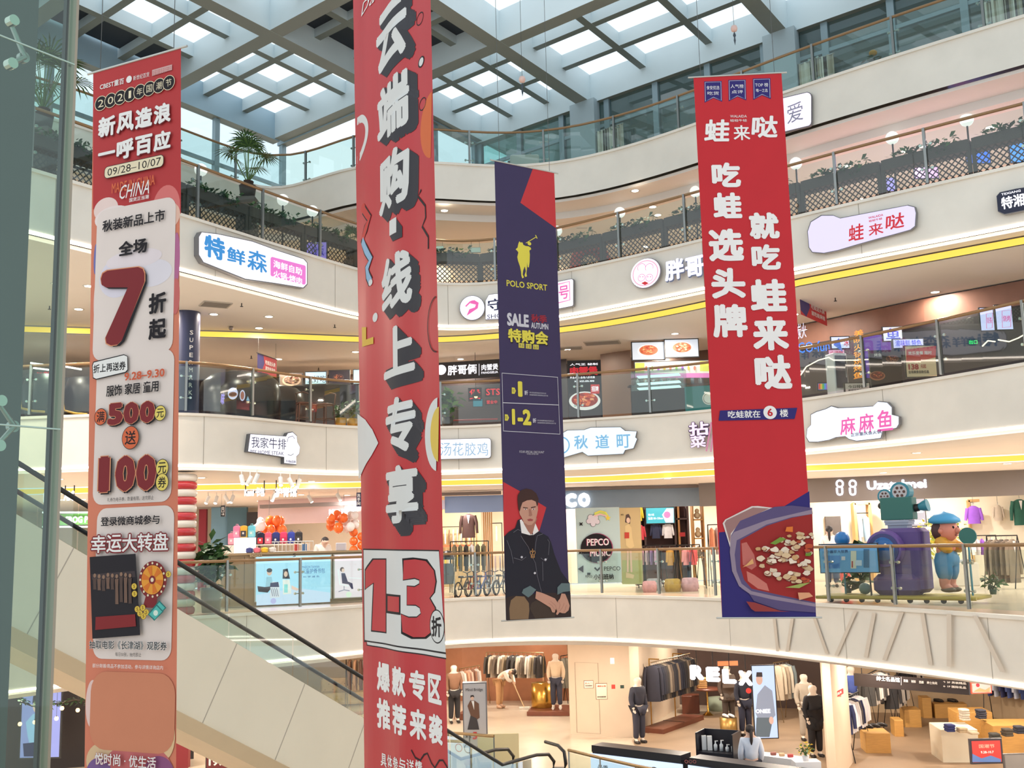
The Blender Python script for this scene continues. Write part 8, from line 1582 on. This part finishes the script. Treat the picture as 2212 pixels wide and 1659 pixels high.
# shop sign, price tags
S2 = Surf(xlow(1850, 27.3), xlow(2098, 25.3)); t = thing('hanging_sign', 'long black hanging sign with white characters over the shirt racks', 'shop sign', S2.P(S2.w / 2, -2.3)); w = WB(); rz = math.atan2(S2.U.y, S2.U.x); w.box(S2.P(S2.w / 2, -2.2, -.05), (S2.w, .08, .3), mat((44, 38, 40), .4), rz); w.done('board', t); a = Art(S2, .003, .002)
a.text('绅士名品馆', (1893, 1464), (1944, 1470), 10, WHITE, bold=.03); a.line([(1947, 1462), (1947, 1480)], 1, WHITE)
for k, s_ in enumerate(('男装', '衬衫', '西裤', '绅士休闲')): a.text(s_, (1952 + k * 17, 1470 + k * 1.5), (1962 + k * 17 + (12 if k == 3 else 0), 1471 + k * 1.5), 6, WHITE)
a.text('↑ 3F 男装精品', (2038, 1472), (2088, 1477), 5, WHITE); a.text('↓ 1F 国际名品', (2038, 1481), (2088, 1486), 5, WHITE); a.done(t); w = WB()
for u in (.2, S2.w - .2): w.tube([S2.P(u, -2.1, -.05), S2.P(u, -1.33, -.05)], .012, BLACKM, 5)
w.done('hanger', t)
panel('small red pennant tag on the cream pier', 'tag', 1800, 1492, 1822, 1504, 25.6, (206, 50, 50), 0, lambda a: a.text('中国风', (1803, 1498), (1818, 1498), 6, WHITE), name='wall_tag', fw=0, thick=.01, Dr=26.4)
panel('white and orange poster at the right end of the black hanging sign', 'poster', 2100, 1476, 2140, 1496, 24.6, (240, 226, 216), .3, lambda a: (a.circ(2112, 1480, 4, REDG), a.poly([(2102, 1494), (2116, 1486), (2128, 1490), (2138, 1484), (2138, 1495)], mat((236, 130, 90)))), name='poster', frame=(206, 80, 60))
panel('red and blue poster on a dark stand in front of the white display unit', 'poster', 2100, 1600, 2162, 1646, 20.6, (196, 60, 56), 0, lambda a: (a.poly([(2100, 1628), (2120, 1638), (2140, 1632), (2162, 1640), (2162, 1646), (2100, 1646)], mat((90, 120, 180))), a.text('国潮节', (2114, 1611), (2148, 1612), 8, mat((230, 170, 150))), a.text('9.28-10.7', (2118, 1624), (2146, 1625), 5, WHITE)), name='standing_poster', base=G1, frame=(50, 44, 52), fw=4)
panel('grey information plate at the bottom right corner', 'sign', 2172, 1630, 2240, 1680, 20, (110, 104, 100), 0, name='information_plate', base=G1, frame=(80, 74, 72))
# light-box counter with saleswoman
CB = mat((26, 24, 34), .4)
pts = [(1268, 24.3), (1476, 22.8), (1800, 20.6)]
for k, ((xa, Da), (xb, Db), art, l) in enumerate(((pts[0], pts[1], lambda a: (a.line([(1452, 1640), (1480, 1640)], 1, DARK), a.text('品质', (1292, 1656), (1314, 1658), 9, DARK, bold=.02), a.circ(1414, 1668, 11, DARK, ring=2), a.circ(1440, 1672, 10, mat((190, 60, 90)), ring=2)), 'glowing white light-box counter with black top, left of the saleswoman'), (pts[1], pts[2], lambda a: [a.circ(1483 + k * 9, 1645, 3.5, mat((220, 120, 120)), ring=.7) for k in range(3)], 'glowing white light-box counter in front of the saleswoman'))):
    S2 = Surf(xlow(xa, Da), xlow(xb, Db)); rz = math.atan2(S2.U.y, S2.U.x); t = thing('light_box_counter', l, 'counter', S2.P(S2.w / 2, G1)); w = WB(); w.box(S2.P(S2.w / 2, G1 + .52, -.2), (S2.w - .2, .36, 1.04), CB, rz); w.box(S2.P(S2.w / 2, G1 + 1.08, -.2), (S2.w - .2, .42, .1 + .04 * (k == 0)), CB, rz); w.done('body', t)
    a = Art(S2, .003, .004); a.urect(.06, G1 + .1, S2.w - .06, G1 + .98, glow((214, 230, 255), 1.05), layer=0, key='lit_face'); art(a); a.done(t)
q = xlow(1618, 23.4); figure('person', 'saleswoman seen from behind with dark hair and pale blue shirt', 'person', (q.x, q.y, G1), PI, STAND, (220, 180, 160), (206, 214, 230), (50, 50, 60), (44, 34, 34), (40, 40, 44), scale=.93)
b = B(); S2 = Surf(xlow(1500, 24.0), xlow(1580, 23.6)); t = thing('display_case', 'small black open display case with white bottles on the light-box counter', 'display case', S2.P(S2.w / 2, G1)); rz = math.atan2(S2.U.y, S2.U.x); w = WB(); w.box(S2.P(S2.w / 2, G1 + .5, -.3), (S2.w, .6, 1.0), CB, rz); w.box(S2.P(S2.w / 2, G1 + 1.2, -.58), (S2.w, .03, .4), CB, rz)
for u in (.015, S2.w - .015): w.box(S2.P(u, G1 + 1.2, -.3), (.03, .6, .4), CB, rz)
w.done('case', t)
for k in range(6):
    c = S2.P(.1 + k * .13, G1 + 1.004, -.25); b = B(); h = (.3, .3, .2, .22, .14, .18)[k]
    if k < 2: b.box((0, 0, h / 2), (.1, .06, h), mat((236, 234, 232), .5))
    else: b.lathe([(.001, 0), (.04, 0), (.04, h * .6), (.014, h * .75), (.014, h), (.001, h)], mat((226, 230, 232), .3), n=12); b.box((.02, 0, h), (.07, .02, .015), WHITE)
    o = b.done('lotion_bottle' if k > 1 else 'product_box'); o.location = c; tag(o, ('white upright product box at the left end of the black display case', 'white upright product box, second in the black display case', 'tall white pump bottle in the black display case', 'clear pump bottle in the black display case', 'short white bottle in the black display case', 'green-labelled white bottle at the right of the display case')[k], 'bottle' if k > 1 else 'box')
S2 = Surf(xlow(1590, 24.3), xlow(1712, 23.4)); t = thing('work_counter', 'white work counter in front of the saleswoman', 'counter', S2.P(S2.w / 2, G1)); w = WB(); w.box(S2.P(S2.w / 2, G1 + .45, -.2), (S2.w, .4, .9), mat((236, 236, 236), .4), math.atan2(S2.U.y, S2.U.x)); w.done('body', t)
for u in (.75, .95, 1.15): w = B(); w.rbox((0, 0, .03), (.12, .09, .06), .02, mat(((150, 90, 80), (206, 170, 130), (170, 60, 60))[int(u * 5) % 3])); o = w.done('small_box'); o.location = S2.P(u, G1 + .9, -.2); tag(o, 'small product box on the white work counter, %s' % {.75: 'nearest the saleswoman', .95: 'in the middle', 1.15: 'nearest the flowers'}[u], 'box')
q = xlow(1735, 22.0); b = B(); b.box((0, 0, .58), (.5, .35, 1.16), mat((240, 238, 240), .4)); o = b.done('white_cabinet'); o.location = (q.x, q.y, G1); tag(o, 'white cabinet under the yellow flowers at the counter end', 'cabinet'); potted((q.x, q.y, G1 + 1.16), .24, .14, (230, 226, 226), 'yellow flowers in a white pot on the white cabinet', n=70, size=.09, seed=15, leaf=(mat((222, 190, 60), .5), LEAF), poth=.1, potr=.07)
# rail and glass of the lowest floor
for pl, l in (([(1226, 24.0), (1330, 22.6), (1500, 20.9), (1900, 18.0)], 'glass railing with brass handrail at the bottom centre'), ([(962, 26.6), (1066, 25.9)], 'short glass railing with brass handrail beside the tall banner foot')):
    P = resample([xlow(*p) for p in pl], 1.1); t = thing('glass_railing', l, 'railing', V3(P[0], G1)); w = WB(); w.tube([V3(p, G1 + 1.1) for p in P], .035, BRASS, 8); w.done('handrail', t)
    for p, q in zip(P, P[1:]): w = WB(); w.quad(V3(p, G1), V3(q, G1), V3(q, G1 + 1.05), V3(p, G1 + 1.05), GLASS); w.done('glass_panel', t)
    for p in P: w = WB(); w.box((p.x, p.y, G1 + .54), (.03, .04, 1.08), POSTM); w.done('post', t)
c = V3(xlow(1206, 25.1), G1); t = thing('escalator', 'second escalator end with a curved black handrail and red lamp', 'escalator', c); b = B(); b.tube([(-.3, .5, 1.0), (-.02, 0, 1.0), (.1, -.2, .9), (.13, -.26, .65), (.06, -.2, .4)], .04, RUB, 8); b.done('handrail', t); b = B(); b.box((.0, .1, .2), (.3, 1.2, .4), mat((60, 58, 60), .4)); b.done('skirt', t); b = B(); b.ball((.1, -.45, .42), .09, mat((150, 30, 34), .3), 10, sx=2); b.done('red_cap', t)
b = B(); b.box((0, 0, .5), (1.0, .03, 1.0), mat((226, 206, 160), .5)); o = b.done('notice_sheet')
q = xlow(1075, 26.8); o.location = (q.x, q.y, G1); tag(o, 'pale yellow safety notice board behind the escalator end', 'notice board')
# left: under the balcony, sofa and dark shop with portrait
q = xlow(744, 39.5); t = thing('tufted_sofa', 'beige tufted sofa far back left of the tall banner', 'sofa', V3(q, G1), .1); TS = mat((206, 170, 124), .6, 0, .1, 8); b = B(); b.rbox((0, 0, .25), (1.7, .8, .4), .15, TS); b.done('seat', t); b = B(); b.rbox((0, .32, .6), (1.75, .2, .6), .09, TS); b.done('backrest', t); b = B()
for i in range(6):
    for j in range(2): b.ball((-.7 + i * .28 + .14 * j, .215, .5 + .2 * j), .02, mat((150, 110, 76)), 6)
b.done('buttons', t)
rack(xlow(748, 38), xlow(790, 38), 1.8, G1, [(110, 76, 54), (160, 120, 90), (90, 62, 50)], 'coat', 'rail of brown coats above the tufted sofa', 'brown coat on the rail beside the tufted sofa', 'brown coats beside the sofa', .16)
b = B(); b.box((0, 0, .5), (.5, .5, .03), WOODR); b.tube([(0, 0, 0), (0, 0, .5)], .02, BLACKM, 6); b.box((0, 0, .01), (.3, .3, .02), BLACKM); o = b.done('side_table'); o.location = V3(xlow(768, 34), G1); tag(o, 'small square side table near the escalator top edge', 'table')
b = B(); P = [xlow(-60, 28.6), xlow(420, 30)]; strip(b, P, G1, P, -1.3, mat((40, 34, 36), .5)); struct(b, 'wall_dark_shop')
panel('large lit portrait of a man in a pale blue shirt behind the glass screen', 'lit poster', 46, 1492, 130, 1636, 27.5, (150, 160, 226), .8, lambda a: (a.circ(82, 1525, 11, glow((226, 190, 180), .9), ry=15), a.poly([(70, 1520), (72, 1504), (84, 1498), (94, 1508), (94, 1520), (82, 1512)], glow((40, 34, 44), .8)), a.poly([(60, 1590), (56, 1560), (72, 1542), (96, 1542), (108, 1570), (106, 1606), (64, 1606)], glow((150, 190, 230), .9)), a.poly([(50, 1606), (106, 1600), (110, 1634), (52, 1634)], glow((40, 44, 90), .8))), name='lit_poster', fw=3)
b = B(); P0 = [at(x, y, 25.5) for x, y in ((44, 1515), (70, 1525), (100, 1522), (130, 1520), (160, 1512), (190, 1515))]; b.tube(P0, .02, mat((60, 50, 40)), 6)
for p in resample([p.copy() for p in P0], .12): leafy(b, p, (.08, .08, .07), 7, .12, LEAF2, rr)
b.tube([P0[0], V3(P0[0].xy, -1.37)], .006, WIRE, 4); b.tube([P0[-1], V3(P0[-1].xy, -1.37)], .006, WIRE, 4); o = b.done('leaf_garland'); tag(o, 'green leaf garland strung across the dark shop at lower left', 'garland')
for x, y in ((75, 1560), (90, 1580), (43, 1564), (134, 1530), (168, 1534), (122, 1552)):
    p = at(x, y, 25.3); t = thing('hanging_bulb', 'small warm bulb hanging on a thin wire below the leaf garland', 'bulb', p, group='warm bulbs below the garland'); b = B(); b.ball((0, 0, 0), .05, glow((255, 200, 130), 5), 8); b.done('glass_bulb', t); b = B(); b.tube([(0, 0, .04), (0, 0, .07), (0, 0, -1.31 - p.z)], [.02, .004, .004], BLACKM, 4); b.done('wire', t)
for x, y, l in ((60, 985, 'upper'), (22, 1012, 'lower')):
    pass
panel('dark red price board reading 199 below the escalator', 'price board', 446, 1616, 490, 1680, 27.5, (96, 30, 32), 0, lambda a: (a.text('超人气', (450, 1626), (486, 1627), 8, WHITE), a.text('199', (451, 1645), (484, 1646), 16, WHITE, bold=.04)), name='price_board')
fascia(384, 415, 1590, 1700, 28.8, 28.8, mat((120, 26, 36), .5), 'wall_red_panel', z=(G1, -2.2))
